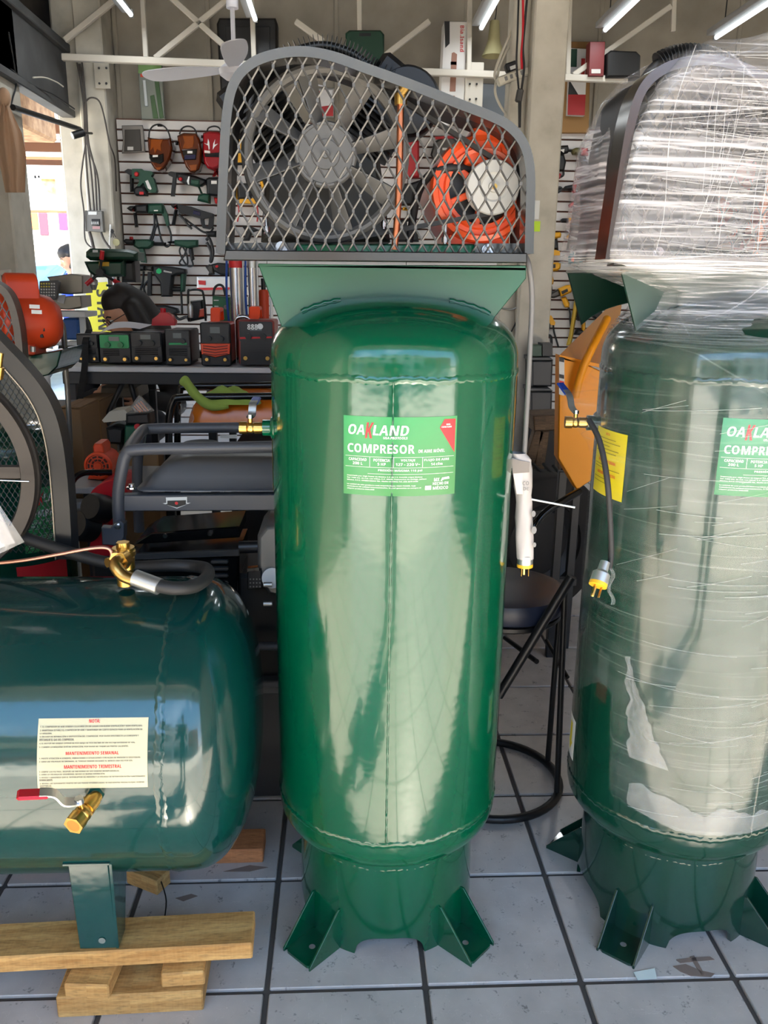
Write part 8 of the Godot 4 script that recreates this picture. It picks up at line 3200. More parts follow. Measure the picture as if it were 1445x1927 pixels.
	hung("tool_pack", "yellow and black carded tool beside the flywheel, second through the guard", "package", [
		["card", "black_plastic", 0.03, 0.0, [355, 850, 515, 850, 515, 1100, 355, 1100]],
		["yellow_card", "tool_yellow", 0.004, 0.03, [360, 930, 508, 930, 508, 975, 360, 975]],
		["yellow_foot", "tool_yellow", 0.004, 0.03, [380, 1040, 500, 1030, 500, 1085, 380, 1085]]])
	hung("drill_box", "white and red boxed tool seen through the flywheel's spokes", "box", [
		["box", "box_white", 0.08, -0.12, [858, 475, 1035, 475, 1030, 720, 862, 720]],
		["red_panel", "box_red", 0.004, -0.04, [862, 500, 910, 500, 910, 580, 862, 580]],
		["red_base", "box_red", 0.004, -0.04, [885, 640, 1025, 620, 1025, 715, 880, 715]]])
	hung("label_strip", "white shelf label strip with a red logo above the flywheel", "label", [
		["strip", "box_white", 0.012, -0.135, [832, 332, 1035, 340, 1035, 385, 832, 375]],
		["red_logo", "box_red", 0.003, -0.123, [845, 348, 870, 348, 870, 368, 845, 366]],
		["red_print", "box_red", 0.003, -0.123, [975, 350, 1015, 352, 1013, 366, 1000, 366, 996, 380, 988, 366]]])
	hung("jigsaw", "orange tool seen through the guard between flywheel and copper pipe", "power tool", [
		["body", "orange", 0.06, 0.0, [1330, 1060, 1360, 960, 1450, 900, 1470, 1060, 1420, 1110, 1330, 1100]],
		["grip", "black_plastic", 0.05, 0.01, [1370, 990, 1420, 950, 1440, 1000, 1390, 1040]]], w)
	zoom_x = 700.0
	hung("extinguisher", "dark red bottle with a yellow neck, right of the copper pipe behind the guard", "bottle", [
		["body", "box_red", 0.07, 0.0, [278, 920, 402, 920, 402, 1240, 300, 1240, 278, 1160]],
		["neck", "olive", 0.05, 0.01, [318, 872, 380, 872, 395, 920, 310, 920]]])
	hung("sealed_pack", "clear pack of dark parts with red trim, left of the orange motor behind the guard", "package", [
		["pack", "metal_dark", 0.05, 0.0, [530, 930, 600, 890, 690, 890, 740, 940, 750, 1040, 700, 1160, 600, 1200, 540, 1130, 500, 1040]],
		["red_trim", "box_red", 0.006, 0.05, [535, 890, 690, 880, 700, 905, 540, 915]],
		["label", "sticker", 0.003, 0.05, [598, 985, 638, 985, 638, 1005, 598, 1005]]])
	zoom_x = 400.0
	zoom_y = 280.0
	hung("multimeter", "yellow edged meters and red probes seen through the guard's lower left", "tester", [
		["case", "tool_yellow", 0.05, 0.0, [135, 235, 200, 235, 210, 430, 150, 430]],
		["face", "black_plastic", 0.06, 0.002, [205, 290, 330, 290, 330, 430, 215, 430]],
		["strip", "tool_yellow", 0.05, 0.0, [228, 425, 365, 420, 365, 465, 228, 460]],
		["probe", "tool_red", -0.006, 0.04, [165, 440, 175, 520, 165, 610]],
		["probe", "tool_red", -0.006, 0.04, [215, 460, 225, 540, 210, 620]],
		["probe", "tool_red", -0.006, 0.04, [370, 460, 385, 540, 378, 620]]])
	hung("level_tool", "yellow and black hand tools in a pack behind the flywheel's left rim", "package", [
		["pack", "black_plastic", 0.05, 0.0, [400, 215, 500, 210, 510, 330, 420, 330]],
		["yellow_edge", "tool_yellow", 0.055, 0.002, [385, 240, 420, 230, 450, 320, 420, 340]],
		["blade", "chrome", 0.01, 0.052, [450, 240, 475, 235, 485, 400, 470, 410]]])
	hung("pruning_saw", "dark green curved handled tool at the guard's lower left corner", "power tool", [
		["body", "tool_green", 0.06, 0.0, [85, 650, 150, 640, 180, 720, 150, 790, 90, 780]]], w)
	hung("pistol_grip_tool", "black pistol grip tool near the chrome stud at the guard's lower left", "power tool", [
		["body", "black_plastic", 0.06, 0.0, [250, 660, 300, 650, 400, 690, 340, 710, 310, 780, 255, 780, 285, 710]]], w)
	zoom_x = 700.0
	hung("grinder_pack", "black drill with a yellow trigger right of the copper pipe", "power tool", [
		["body", "black_plastic", 0.07, 0.0, [190, 300, 330, 290, 470, 240, 520, 260, 400, 330, 360, 360, 340, 480, 250, 480, 270, 400]],
		["yellow_base", "tool_yellow", 0.06, 0.005, [265, 495, 335, 500, 330, 525, 262, 520]]], w)
	hung("boxed_tool", "black boxed tool low behind the guard, right of the copper pipe", "box", [
		["box", "black_plastic", 0.08, 0.0, [200, 600, 375, 600, 400, 790, 210, 790]],
		["label", "sticker", 0.003, 0.08, [300, 620, 340, 620, 340, 650, 300, 650]]])
	zoom_x = 1000.0
	zoom_y = 240.0
	zoom_s = 8.03
	hung("impact_wrench", "black and olive corded drill hanging top left on the right hand slats", "power tool", [
		["body", "black_plastic", 0.07, 0.0, [350, 275, 560, 262, 580, 340, 560, 380, 480, 400, 360, 360]],
		["nose", "olive", 0.05, 0.01, [240, 320, 350, 285, 350, 400, 240, 440]],
		["grip", "black_plastic", 0.05, 0.008, [330, 380, 500, 400, 530, 520, 500, 660, 400, 660, 340, 520]],
		["label", "sticker", 0.003, 0.07, [430, 335, 500, 322, 490, 385]]], w)
	hung("impact_wrench", "olive and dark red corded impact wrench at the top beside the stretch film", "power tool", [
		["body", "olive", 0.07, 0.0, [610, 330, 680, 300, 760, 300, 760, 410, 640, 400]],
		["motor", "tool_red", 0.075, 0.0, [755, 300, 860, 300, 870, 420, 755, 415]],
		["grip", "black_plastic", 0.05, 0.008, [720, 420, 830, 430, 870, 560, 860, 690, 780, 680, 740, 540]],
		["anvil", "metal_dark", 0.03, 0.02, [570, 335, 612, 335, 612, 365, 570, 365]],
		["cord", "black_rubber", -0.012, 0.03, [800, 660, 860, 760, 830, 690, 930, 690]]], w)
	hung("corded_drill", "red corded drill half behind the middle pillar", "power tool", [
		["body", "tool_red", 0.07, 0.0, [200, 670, 400, 670, 460, 700, 440, 770, 210, 770]],
		["handle", "tool_red", 0.05, 0.005, [200, 770, 290, 770, 270, 880, 230, 890]],
		["grip", "black_plastic", 0.045, 0.005, [240, 880, 290, 880, 330, 980, 280, 1000]],
		["cord", "black_rubber", -0.009, 0.03, [400, 760, 480, 720, 480, 650]],
		["cord", "black_rubber", -0.012, 0.04, [330, 960, 420, 910, 450, 940, 340, 1000, 260, 1010, 200, 1090, 240, 1170, 300, 1100, 260, 1030, 230, 1100]]], w)
	hung("cordless_drill", "red cordless drill with an open loop handle in the middle of the right hand slats", "power tool", [
		["body", "tool_red", 0.07, 0.0, [640, 850, 720, 830, 770, 805, 800, 840, 860, 920, 880, 960, 900, 1020, 930, 1090, 900, 1140, 740, 1190, 600, 1200, 590, 1160, 640, 1120, 720, 1110, 690, 1000, 640, 960]],
		["chuck", "black_plastic", 0.05, 0.01, [450, 950, 520, 880, 640, 855, 640, 950, 520, 950]],
		["grip_opening", "slat_white", 0.004, 0.068, [750, 980, 800, 960, 840, 1060, 780, 1090]]], w)
	hung("cordless_drill", "red and black cordless drill cut by the stretch film's edge", "power tool", [
		["body", "tool_red", 0.07, 0.0, [1050, 880, 1150, 840, 1210, 860, 1210, 970, 1050, 990]],
		["chuck", "black_plastic", 0.05, 0.01, [880, 950, 990, 890, 1050, 890, 1050, 960, 920, 965]]], w)
	hung("cordless_drill", "black nosed drill low beside the stretch film, under the red ones", "power tool", [
		["body", "black_plastic", 0.07, 0.0, [1030, 1230, 1140, 1215, 1140, 1330, 1050, 1330]],
		["chuck", "metal_dark", 0.05, 0.01, [930, 1285, 990, 1245, 1035, 1235, 1035, 1310, 960, 1310]]], w)
	hung("cordless_drill", "yellow and black cordless drill touching the middle pillar's edge", "power tool", [
		["body", "tool_yellow", 0.06, 0.0, [170, 1220, 300, 1215, 325, 1240, 310, 1290, 180, 1300]],
		["grip", "black_plastic", 0.045, 0.005, [185, 1300, 260, 1300, 272, 1440, 195, 1450]],
		["battery", "black_plastic", 0.06, 0.0, [160, 1500, 230, 1450, 285, 1460, 300, 1560, 170, 1570]]], w)
	hung("cordless_drill", "yellow and black cordless drill with a black chuck, in the middle under the red one", "power tool", [
		["body", "tool_yellow", 0.06, 0.0, [570, 1365, 740, 1352, 770, 1375, 750, 1420, 640, 1430, 570, 1440]],
		["chuck", "black_plastic", 0.05, 0.005, [445, 1395, 480, 1370, 575, 1370, 575, 1440, 470, 1435]],
		["collar", "metal_dark", 0.055, 0.004, [580, 1370, 620, 1368, 620, 1425, 580, 1430]],
		["grip", "black_plastic", 0.045, 0.005, [600, 1430, 710, 1425, 725, 1600, 650, 1610, 600, 1500]],
		["battery", "tool_yellow", 0.06, 0.0, [545, 1650, 600, 1600, 725, 1600, 725, 1670, 550, 1680]]], w)
	hung("cordless_drill", "yellow and black cordless drill, lower left of the middle one", "power tool", [
		["body", "tool_yellow", 0.06, 0.0, [300, 1590, 440, 1578, 460, 1610, 450, 1660, 330, 1690, 250, 1700, 300, 1640]],
		["chuck", "black_plastic", 0.05, 0.005, [150, 1610, 300, 1595, 300, 1670, 160, 1670]],
		["grip", "black_plastic", 0.045, 0.005, [290, 1690, 400, 1670, 415, 1850, 310, 1840]],
		["battery", "tool_yellow", 0.06, 0.0, [200, 1900, 290, 1830, 430, 1870, 430, 1930, 210, 1930]]], w)
	zoom_x = 1000.0
	zoom_y = 440.0
	zoom_s = 6.881
	hung("nailer", "teal and black tool with a white and red label beside the film", "power tool", [
		["body", "tool_teal", 0.08, 0.0, [500, 300, 550, 225, 670, 225, 670, 395, 505, 390]],
		["head", "black_gloss", 0.08, 0.005, [570, 180, 585, 120, 650, 88, 750, 110, 740, 225, 560, 225]],
		["label", "sticker", 0.003, 0.08, [555, 232, 645, 232, 645, 268, 555, 268]],
		["orange_panel", "orange_deep", 0.003, 0.08, [512, 310, 552, 300, 552, 362, 515, 362]]], w)
	hung("impact_wrench", "yellow corded impact wrench under the lower left cordless drill", "power tool", [
		["body", "tool_yellow", 0.07, 0.0, [215, 378, 345, 368, 390, 385, 380, 450, 340, 482, 215, 488]],
		["nose", "metal_dark", 0.06, 0.005, [100, 390, 215, 378, 215, 470, 150, 470, 100, 440]],
		["panel", "black_print", 0.003, 0.07, [235, 400, 312, 390, 312, 442, 235, 450]],
		["handle", "tool_yellow", 0.045, 0.005, [210, 500, 265, 500, 295, 600, 285, 655, 220, 655]],
		["cord", "black_rubber", -0.008, 0.03, [250, 655, 260, 720, 240, 850, 220, 1000, 210, 1120]]], w)
	hung("belt_sander", "teal nosed grinder hanging over the sledgehammer beside the film", "power tool", [
		["body", "tool_teal", 0.07, 0.0, [620, 520, 680, 515, 720, 560, 700, 610, 600, 600]],
		["head", "black_plastic", 0.06, 0.005, [520, 580, 545, 545, 620, 520, 620, 600, 540, 600]]], w)
	hung("impact_wrench", "yellow corded impact wrench tilted upward with a long grey nose", "power tool", [
		["body", "tool_yellow", 0.07, 0.0, [355, 710, 470, 665, 530, 660, 550, 700, 520, 760, 400, 815, 375, 790]],
		["nose", "metal_dark", 0.06, 0.005, [200, 830, 240, 780, 355, 715, 390, 800, 300, 835]],
		["panel", "black_print", 0.003, 0.07, [385, 745, 465, 710, 475, 745, 398, 785]],
		["handle", "tool_yellow", 0.045, 0.005, [390, 830, 450, 810, 500, 900, 495, 955, 445, 955]],
		["cord", "black_rubber", -0.008, 0.03, [480, 950, 500, 1030, 500, 1100, 510, 1200]]], w)
	hung("sledgehammer", "long yellow handled sledgehammer leaning on the right hand slats", "hammer", [
		["handle", "olive_yellow", 0.045, 0.03, [575, 810, 630, 810, 545, 1330, 520, 1450, 460, 1450, 500, 1300]],
		["head", "black_plastic", 0.08, 0.02, [600, 560, 660, 560, 660, 640, 640, 810, 575, 810, 600, 640]]])
	hung("sledgehammer", "short yellow handled hammer with a block head beside the long one", "hammer", [
		["head", "black_plastic", 0.09, 0.01, [605, 1020, 660, 950, 705, 955, 735, 1020, 720, 1120, 620, 1130]],
		["handle", "tool_yellow", 0.04, 0.02, [655, 1120, 705, 1120, 705, 1310, 660, 1320]]])
	hung("circular_saw", "dark green sander with a looped black lead beside the film", "power tool", [
		["body", "tool_green", 0.08, 0.0, [640, 830, 700, 800, 880, 800, 960, 890, 700, 900, 645, 880]],
		["cord", "black_rubber", -0.008, 0.03, [720, 620, 700, 680, 780, 720, 720, 770, 750, 900, 800, 960, 870, 940, 885, 890]]], w)
	hung("corded_drill", "yellow corded drill low beside the middle pillar", "power tool", [
		["body", "tool_yellow", 0.07, 0.0, [60, 1030, 100, 1000, 190, 980, 230, 1010, 220, 1080, 90, 1110, 60, 1090]],
		["panel", "black_print", 0.003, 0.07, [108, 1045, 170, 1030, 172, 1065, 112, 1078]],
		["handle", "tool_yellow", 0.045, 0.005, [225, 1050, 260, 1060, 310, 1150, 300, 1185, 250, 1180]],
		["cord", "black_rubber", -0.012, 0.03, [60, 1150, 160, 1150, 230, 1180, 200, 1300, 250, 1330, 260, 1430]],
		["cord", "black_rubber", -0.008, 0.03, [285, 1180, 290, 1260, 330, 1400, 350, 1470]]], w)
	hung("hand_tool", "black angle tool low on the right, over the yellow machine", "power tool", [
		["body", "black_plastic", 0.07, 0.0, [790, 1070, 830, 1020, 920, 1000, 930, 1080, 860, 1130]],
		["second_grip", "black_plastic", 0.06, 0.0, [560, 1310, 600, 1220, 650, 1240, 720, 1230, 710, 1320]]], w)

func build_upper() -> void:
	build_truss()
	build_lamps()
	build_high_goods()
	build_cables()

func strut(parent: Node3D, a: Vector3, b: Vector3, w: float, m: Material, called := "strut") -> void:
	var mb := MB.new()
	mb.box(Vector3(w, a.distance_to(b), w), Transform3D(xf_to(Vector3.ZERO, b - a).basis, (a + b) * 0.5), 0.004)
	obj(called, mb, m, parent)

func build_truss() -> void:
	var z := -6.62
	var p0 := at(117, 108, z)
	var t := thing("wall_truss", "cream painted steel truss with crossed braces along the back wall", "truss", Vector3(0.5, p0.y, z))
	var m := mat("truss_cream", rgb(206, 198, 184), 0.55)
	var d := -t.position
	strut(t, at(117, 108, z) + d, at(1180, 151, z) + d, 0.045, m, "bottom_chord")
	for q in [[122, 76, 214, 2], [322, -4, 428, 92], [292, 110, 432, -4], [556, 40, 608, 78], [808, 40, 704, 120], [1262, 12, 1078, 142]]:
		strut(t, at(q[0], q[1], z - 0.03) + d, at(q[2], q[3], z - 0.03) + d, 0.038, m, "brace")
	for q in [[268, -6, 275, 110], [474, -6, 478, 118], [676, -6, 677, 128], [884, -6, 882, 138], [1072, -6, 1068, 146], [1268, -6, 1266, 60]]:
		strut(t, at(q[0], q[1], z - 0.03) + d, at(q[2], q[3], z - 0.03) + d, 0.034, m, "post")
	var gp := MB.new()
	gp.box_at(Vector3(0.13, 0.42, 0.05), at(893, 175, z) + d + Vector3(0, 0, -0.05), 0.004)
	obj("bracket_post", gp, m, t)
	for q in [[884, 158], [897, 158], [884, 187], [896, 186]]:
		var b := MB.new()
		b.cyl(at(q[0], q[1], z - 0.03) + d, at(q[0], q[1], z - 0.005) + d, 0.008, 6)
		obj("bolt", b, mat("dark_steel"), t)
	var dk := mat("joist_grey", rgb(120, 112, 102), 0.6)
	for q in [[-6.35, 3.42, "behind the tube lamps"], [-5.0, 3.9, "nearer the street"]]:
		var j := thing("roof_joist", "grey open web roof joist at the upper right, %s" % q[2], "joist", Vector3(2.35, q[1], q[0]))
		strut(j, Vector3(-1.15, 0.4, 0), Vector3(1.2, 0.4, 0), 0.05, dk, "chord")
		strut(j, Vector3(-1.15, 0, 0), Vector3(1.2, 0, 0), 0.05, dk, "chord")
		for k in 7:
			var x := -1.1 + 0.33 * k
			strut(j, Vector3(x, 0, 0), Vector3(x + 0.16, 0.4, 0), 0.022, dk, "web_rod")
			strut(j, Vector3(x + 0.16, 0.4, 0), Vector3(x + 0.32, 0, 0), 0.022, dk, "web_rod")

func build_lamps() -> void:
	var glow := mat("tube_glow", rgb(245, 250, 255), 0.4)
	glow.emission_enabled = true
	glow.emission = Color(0.93, 0.98, 1.0)
	glow.emission_energy_multiplier = 0.6
	var Y := 3.15
	var lamps := [[246, 27, "nearest the corner pillar"], [480, 36, "above the ceiling fan"], [906, 52, "left of the middle pillar"], [1139, 56, "first right of the middle pillar"], [1348, 70, "farthest right, over the wrapped compressor"]]
	for q in lamps:
		var e := at_height(q[0], q[1], Y)
		var L := 1.2
		var o := thing("tube_lamp", "lit tube lamp on a grey batten under the roof, %s" % q[2], "lamp", Vector3(e.x, Y, e.z))
		var b := MB.new()
		b.box_at(Vector3(0.06, 0.04, L + 0.06), Vector3(-0.035, 0.035, L / 2), 0.004)
		b.box_at(Vector3(0.03, 0.05, 0.03), Vector3(0, 0.01, -0.015), 0.003)
		obj("batten", b, mat("batten_grey", rgb(150, 148, 146), 0.5), o)
		var t := MB.new()
		t.cyl(Vector3(0, 0, 0), Vector3(0, 0, L), 0.016, 14)
		obj("tube_light", t, glow, o)
		for zz in [0.2, L - 0.2]:
			var hang := MB.new()
			hang.cyl(Vector3(-0.035, 0.05, zz), Vector3(-0.035, 1.5, zz), 0.004, 6)
			obj("hanger", hang, mat("dark_steel"), o)
		var l := AreaLight3D.new()
		l.name = "tube_area_light"
		l.area_size = Vector2(0.05, L)
		l.light_color = Color(0.95, 0.98, 1.0)
		l.light_energy = 0.16
		l.shadow_enabled = true
		l.area_range = 15.0
		o.add_child(l, true)
		l.transform = Transform3D(Basis(Vector3.RIGHT, -PI / 2), Vector3(0, -0.025, L / 2))
	var fa := at(441, 135, -5.4)
	var f := thing("ceiling_fan", "white ceiling fan on a long rod left of the guard", "fan", fa)
	var fm := mat("fan_white", rgb(212, 210, 216), 0.4)
	var r := MB.new()
	r.cyl(Vector3(0, 0.05, 0), Vector3(0, 4.6 - fa.y, 0), 0.013, 10)
	r.cyl(Vector3(0, at(441, 16, -5.4).y - fa.y, 0), Vector3(0, at(441, -10, -5.4).y - fa.y, 0), 0.035, 16)
	obj("rod", r, fm, f)
	var h := MB.new()
	h.lathe([Vector2(0.0, -0.05), Vector2(0.05, -0.045), Vector2(0.085, -0.02), Vector2(0.09, 0.01), Vector2(0.06, 0.035), Vector2(0.03, 0.06), Vector2(0.0, 0.06)], 28)
	obj("hub", h, fm, f)
	for k in 3:
		var b := Basis(Vector3.UP, TAU * k / 3 + 0.12)
		var bl := MB.new()
		var out := smooth2(PackedVector2Array([Vector2(-0.03, 0.08), Vector2(0.03, 0.08), Vector2(0.075, 0.3), Vector2(0.07, 0.55), Vector2(0.03, 0.62), Vector2(-0.03, 0.62), Vector2(-0.07, 0.55), Vector2(-0.06, 0.3)]), 4, true)
		bl.ext(out, 0.006, Transform3D(b * Basis(Vector3.RIGHT, PI / 2) * Basis(Vector3.UP, 0.22), Vector3(0, 0.01, 0)), 0.002)
		obj("blade", bl, fm, f)

func flat_good(called: String, label: String, category: String, z: float, depth: float, m: Material, outline: Array, extras: Array, bevel := 0.006) -> Node3D:
	var a := Vector3.ZERO
	var low := -1e9
	for i in range(0, outline.size(), 2):
		a += at(outline[i], outline[i + 1], z) / (outline.size() / 2.0)
		low = maxf(low, outline[i + 1])
	a = Vector3(a.x, at(outline[0], low, z).y, z)
	var o := thing(called, label, category, a)
	var mb := MB.new()
	mb.ext(plane(outline, z, a), depth, Transform3D(), bevel)
	obj("body", mb, m, o)
	for e in extras:
		var p := MB.new()
		p.ext(plane(e[2], z + 0.003, a), 0.003 if e.size() < 4 else e[3], shift(Vector3(0, 0, 0.003)), 0.0 if e.size() < 4 else 0.003)
		obj(e[0], p, e[1], o)
	return o

func build_high_goods() -> void:
	var zw := -6.95
	flat_good("tool_case", "big black tool case standing against the back wall left of the guard", "case", -6.84, 0.14, mat("case_black", rgb(26, 25, 25), 0.45), [407, 44, 412, 33, 518, 33, 522, 44, 522, 230, 418, 230], [["moulded_panel", mat("case_panel", rgb(36, 35, 35), 0.4), [424, 50, 508, 50, 508, 215, 428, 215], 0.02]], 0.016)
	flat_good("tool_case", "dark green moulded case on the truss above the pump", "case", -6.6, 0.1, mat("case_green", rgb(22, 62, 42), 0.45), [650, 62, 657, 56, 716, 56, 723, 64, 723, 128, 655, 128], [["handle_slot", mat("black_plastic"), [676, 62, 698, 62, 698, 68, 676, 68]], ["latch", mat("case_latch", rgb(34, 84, 58), 0.4), [664, 96, 674, 96, 674, 108, 664, 108], 0.012]], 0.012)
	flat_good("tool_pack", "hanging clear pack of green handled tools above the masks", "package", zw, 0.03, mat("pack_grey", rgb(120, 124, 116), 0.3), [259, 122, 304, 122, 310, 224, 266, 224], [["green_header", mat("pack_green", rgb(112, 148, 84), 0.5), [260, 122, 304, 122, 304, 138, 260, 138]], ["green_stem", mat("stem_green", rgb(58, 86, 50), 0.5), [290, 150, 298, 146, 308, 222, 300, 223], 0.012], ["green_stem", mat("stem_green"), [282, 180, 290, 178, 298, 223, 288, 223], 0.012], ["silver_bar", mat("zinc"), [268, 150, 274, 150, 279, 200, 272, 200], 0.012], ["orange_mark", mat("orange_deep"), [264, 139, 286, 139, 286, 145, 264, 145]]], 0.004)
	var pb := flat_good("pump_box", "tall white pump box with a picture of a brass pump behind the guard", "box", -6.68, 0.16, mat("box_white"), [836, 40, 880, 40, 872, 236, 826, 236], [["black_corner", mat("black_print"), [836, 40, 846, 40, 846, 82, 838, 90]], ["pump_picture", mat("picture_brown", rgb(150, 104, 84), 0.5), [850, 100, 854, 98, 860, 102, 857, 172, 846, 172]], ["dark_picture_band", mat("black_print"), [848, 116, 859, 116, 859, 122, 848, 122]], ["picture_foot", mat("picture_brown"), [846, 180, 856, 180, 852, 218, 844, 218]]], 0.004)
	var bt := MB.new()
	letters(bt, "Bia.Isand", 0, 0, 0.17, 0.03, flat_warp(at(866, 48, -6.676) - pb.position, Vector3(0.03, -1, 0), Vector3(1, 0.03, 0)), true)
	obj("red_lettering", bt, mat("print_red"), pb)
	var la := at(928, 106, -6.7)
	var ls := thing("lamp_shade", "old beige bell shaped lamp shade hanging right of the pump box", "lamp shade", la)
	var sh := MB.new()
	sh.lathe([Vector2(0.085, 0.0), Vector2(0.07, 0.03), Vector2(0.045, 0.1), Vector2(0.034, 0.23), Vector2(0.028, 0.23), Vector2(0.04, 0.1), Vector2(0.08, 0.002)], 28)
	obj("shade", sh, mat("shade_beige", rgb(170, 162, 120), 0.7), ls)
	var lc := MB.new()
	lc.tube(smooth([Vector3(0, 0.23, 0), Vector3(0.01, 0.4, 0.0), Vector3(0.0, 1.2, 0.0)], 5), 0.004, 6)
	obj("flex", lc, mat("black_rubber"), ls)
	flat_good("electric_cabinet", "grey steel electric cabinet left of the middle pillar", "cabinet", -6.97, 0.12, mat("panel_grey", rgb(112, 118, 124), 0.4, 0.3), [905, 156, 966, 160, 963, 262, 902, 258], [["lock", mat("black_plastic"), [956, 196, 961, 196, 961, 202, 956, 202], 0.01]], 0.006)
	flat_good("carton", "plain brown carton standing behind the white and red box at the upper right", "box", -6.96, 0.1, mat("cardboard_light", rgb(150, 112, 66), 0.8), [1061, 78, 1112, 78, 1108, 250, 1052, 250], [], 0.004)
	flat_good("drill_box", "white box with red and green print at the upper right, on the brown carton", "box", -6.905, 0.055, mat("box_white"), [1074, 90, 1106, 92, 1100, 218, 1068, 216], [["green_print", mat("pack_dkgreen", rgb(30, 70, 50), 0.5), [1075, 92, 1086, 92, 1085, 126, 1073, 126]], ["red_base", mat("box_red"), [1069, 178, 1102, 178, 1100, 217, 1068, 216]], ["dark_corner", mat("black_print"), [1071, 150, 1088, 178, 1069, 178]], ["red_print", mat("print_red"), [1094, 110, 1101, 110, 1100, 140, 1093, 140]]], 0.003)
	flat_good("drill_box", "dark red box beside the white one, on the truss at the upper right", "box", -6.57, 0.1, mat("box_maroon", rgb(112, 26, 26), 0.5), [1110, 78, 1139, 78, 1136, 143, 1108, 143], [["pale_mark", mat("sticker"), [1113, 130, 1130, 130, 1130, 138, 1113, 138]]], 0.003)
	flat_good("tool_case", "black case lying on the truss beside the dark red box", "case", -6.55, 0.14, mat("case_black"), [1142, 100, 1150, 94, 1198, 96, 1206, 104, 1205, 145, 1142, 145], [], 0.012)
	var zb := -6.74
	var bb := flat_good("breaker_box", "small grey breaker box with four switches on the corner pillar", "breaker box", zb, 0.07, mat("breaker_grey", rgb(116, 114, 110), 0.5), [159, 396, 192, 397, 195, 437, 160, 435], [["label", mat("white_print"), [166, 398, 182, 398, 182, 404, 166, 404]], ["window", mat("black_plastic"), [172, 412, 188, 412, 188, 425, 172, 424], 0.006], ["pink_label", mat("label_pink", rgb(180, 136, 136), 0.5), [174, 426, 188, 426, 188, 431, 174, 431]]], 0.004)
	for k in 4:
		var s := MB.new()
		s.box_at(Vector3(0.011, 0.022, 0.012), at(174.5 + 3.7 * k, 420, zb) - bb.position + Vector3(0, 0, 0.012), 0.002)
		obj("switch", s, mat("switch_pale", rgb(160, 160, 158), 0.4), bb)
	var ca := at(148, 252, -6.6)
	var c := thing("security_camera", "black bullet camera on the corner pillar under the beam", "camera", ca)
	var cb := MB.new()
	var dir := Vector3(-0.8, -0.35, 0.5).normalized()
	cb.cyl(-dir * 0.04, dir * 0.045, 0.026, 18)
	obj("barrel", cb, mat("black_plastic"), c)
	var cl := MB.new()
	cl.cyl(dir * 0.045, dir * 0.05, 0.021, 16)
	obj("lens_ring", cl, mat("zinc"), c)
	var cm := MB.new()
	cm.cyl(-dir * 0.03, Vector3(0.05, 0.03, -0.16), 0.009, 10)
	obj("bracket", cm, mat("black_plastic"), c)
	var ka := at(212, 432, -6.78)
	var k := thing("key_bunch", "bunch of keys hanging from a nail on the corner pillar", "keys", ka)
	var nail := MB.new()
	nail.cyl(Vector3(0, 0, -0.02), Vector3(0, 0, 0.03), 0.003, 8)
	obj("nail", nail, mat("dark_steel"), k)
	for i in 4:
		var ke := MB.new()
		var a := -0.5 + 0.3 * i
		ke.ext(PackedVector2Array([Vector2(-0.008, 0), Vector2(0.008, 0), Vector2(0.01, -0.02), Vector2(0.003, -0.024), Vector2(0.003, -0.06), Vector2(-0.003, -0.06), Vector2(-0.003, -0.024), Vector2(-0.01, -0.02)]), 0.002, Transform3D(Basis(Vector3.BACK, a), Vector3(0, 0, 0.012 + 0.004 * i)), 0.0)
		obj("key", ke, mat("dark_steel"), k)
	var pl := at(219, 456, -6.78)
	var p := MB.new()
	p.cyl(Vector3(0, 0, -0.008), Vector3(0, 0, 0.006), 0.026, 20)
	var po := obj("round_plate", p, mat("shade_beige"))
	po.position = pl
	tag(po, "round beige cover plate under the keys on the corner pillar", "plate")
	var cd := MB.new()
	cd.cyl(at(208, 422, -6.77), at(206, 468, -6.77), 0.007, 8)
	tag(obj("white_conduit", cd, mat("white_plastic")), "short white upright conduit beside the keys on the corner pillar", "pipe")
	var ta := at(20, 270, -5.42)
	var cloth := MB.new()
	var rows := []
	var left := [[170, 2, 14], [186, -4, 20], [200, 0, 17], [220, -6, 26], [250, -10, 40], [290, -6, 48], [330, 4, 47], [362, 10, 46]]
	for j in left.size():
		var row := PackedVector3Array()
		for i in 15:
			var u := i / 14.0
			var px := lerpf(left[j][1], left[j][2], u)
			row.append(at(px, left[j][0], -5.44 + 0.05 * sin(u * PI) + 0.018 * sin(u * 17.0 + j * 0.5)) - ta)
		rows.append(row)
	cloth.grid(rows, false, true)
	for row in rows:
		for i in row.size():
			row[i].z -= 0.01
	cloth.grid(rows)
	var kn := MB.new()
	kn.ball(at(8, 182, -5.4) - ta, Vector3(0.035, 0.05, 0.035), 14, 10)
	var co := thing("hanging_cloth", "beige cloth knotted and hanging on the side pillar at the left", "cloth", ta)
	obj("cloth", cloth, mat("cloth_beige", rgb(186, 152, 124), 0.9), co)
	obj("knot", kn, mat("cloth_beige"), co)
	flat_good("switch_box", "pale switch box on the side pillar above the orange motor", "switch", -5.47, 0.05, mat("plate_cream", rgb(206, 198, 184), 0.5), [-10, 508, 17, 507, 19, 536, -10, 538], [["knob", mat("dark_steel"), [2, 518, 9, 518, 9, 528, 3, 528], 0.012]], 0.004)

func lead(label: String, r: float, m: Material, pts: Array, group := "") -> void:
	var a := at(pts[0][0], pts[0][1], pts[0][2])
	var mb := bent_tube(pts, a, r, 7)
	var o := obj("cable", mb, m)
	o.position = a
	tag(o, label, "cable", group)

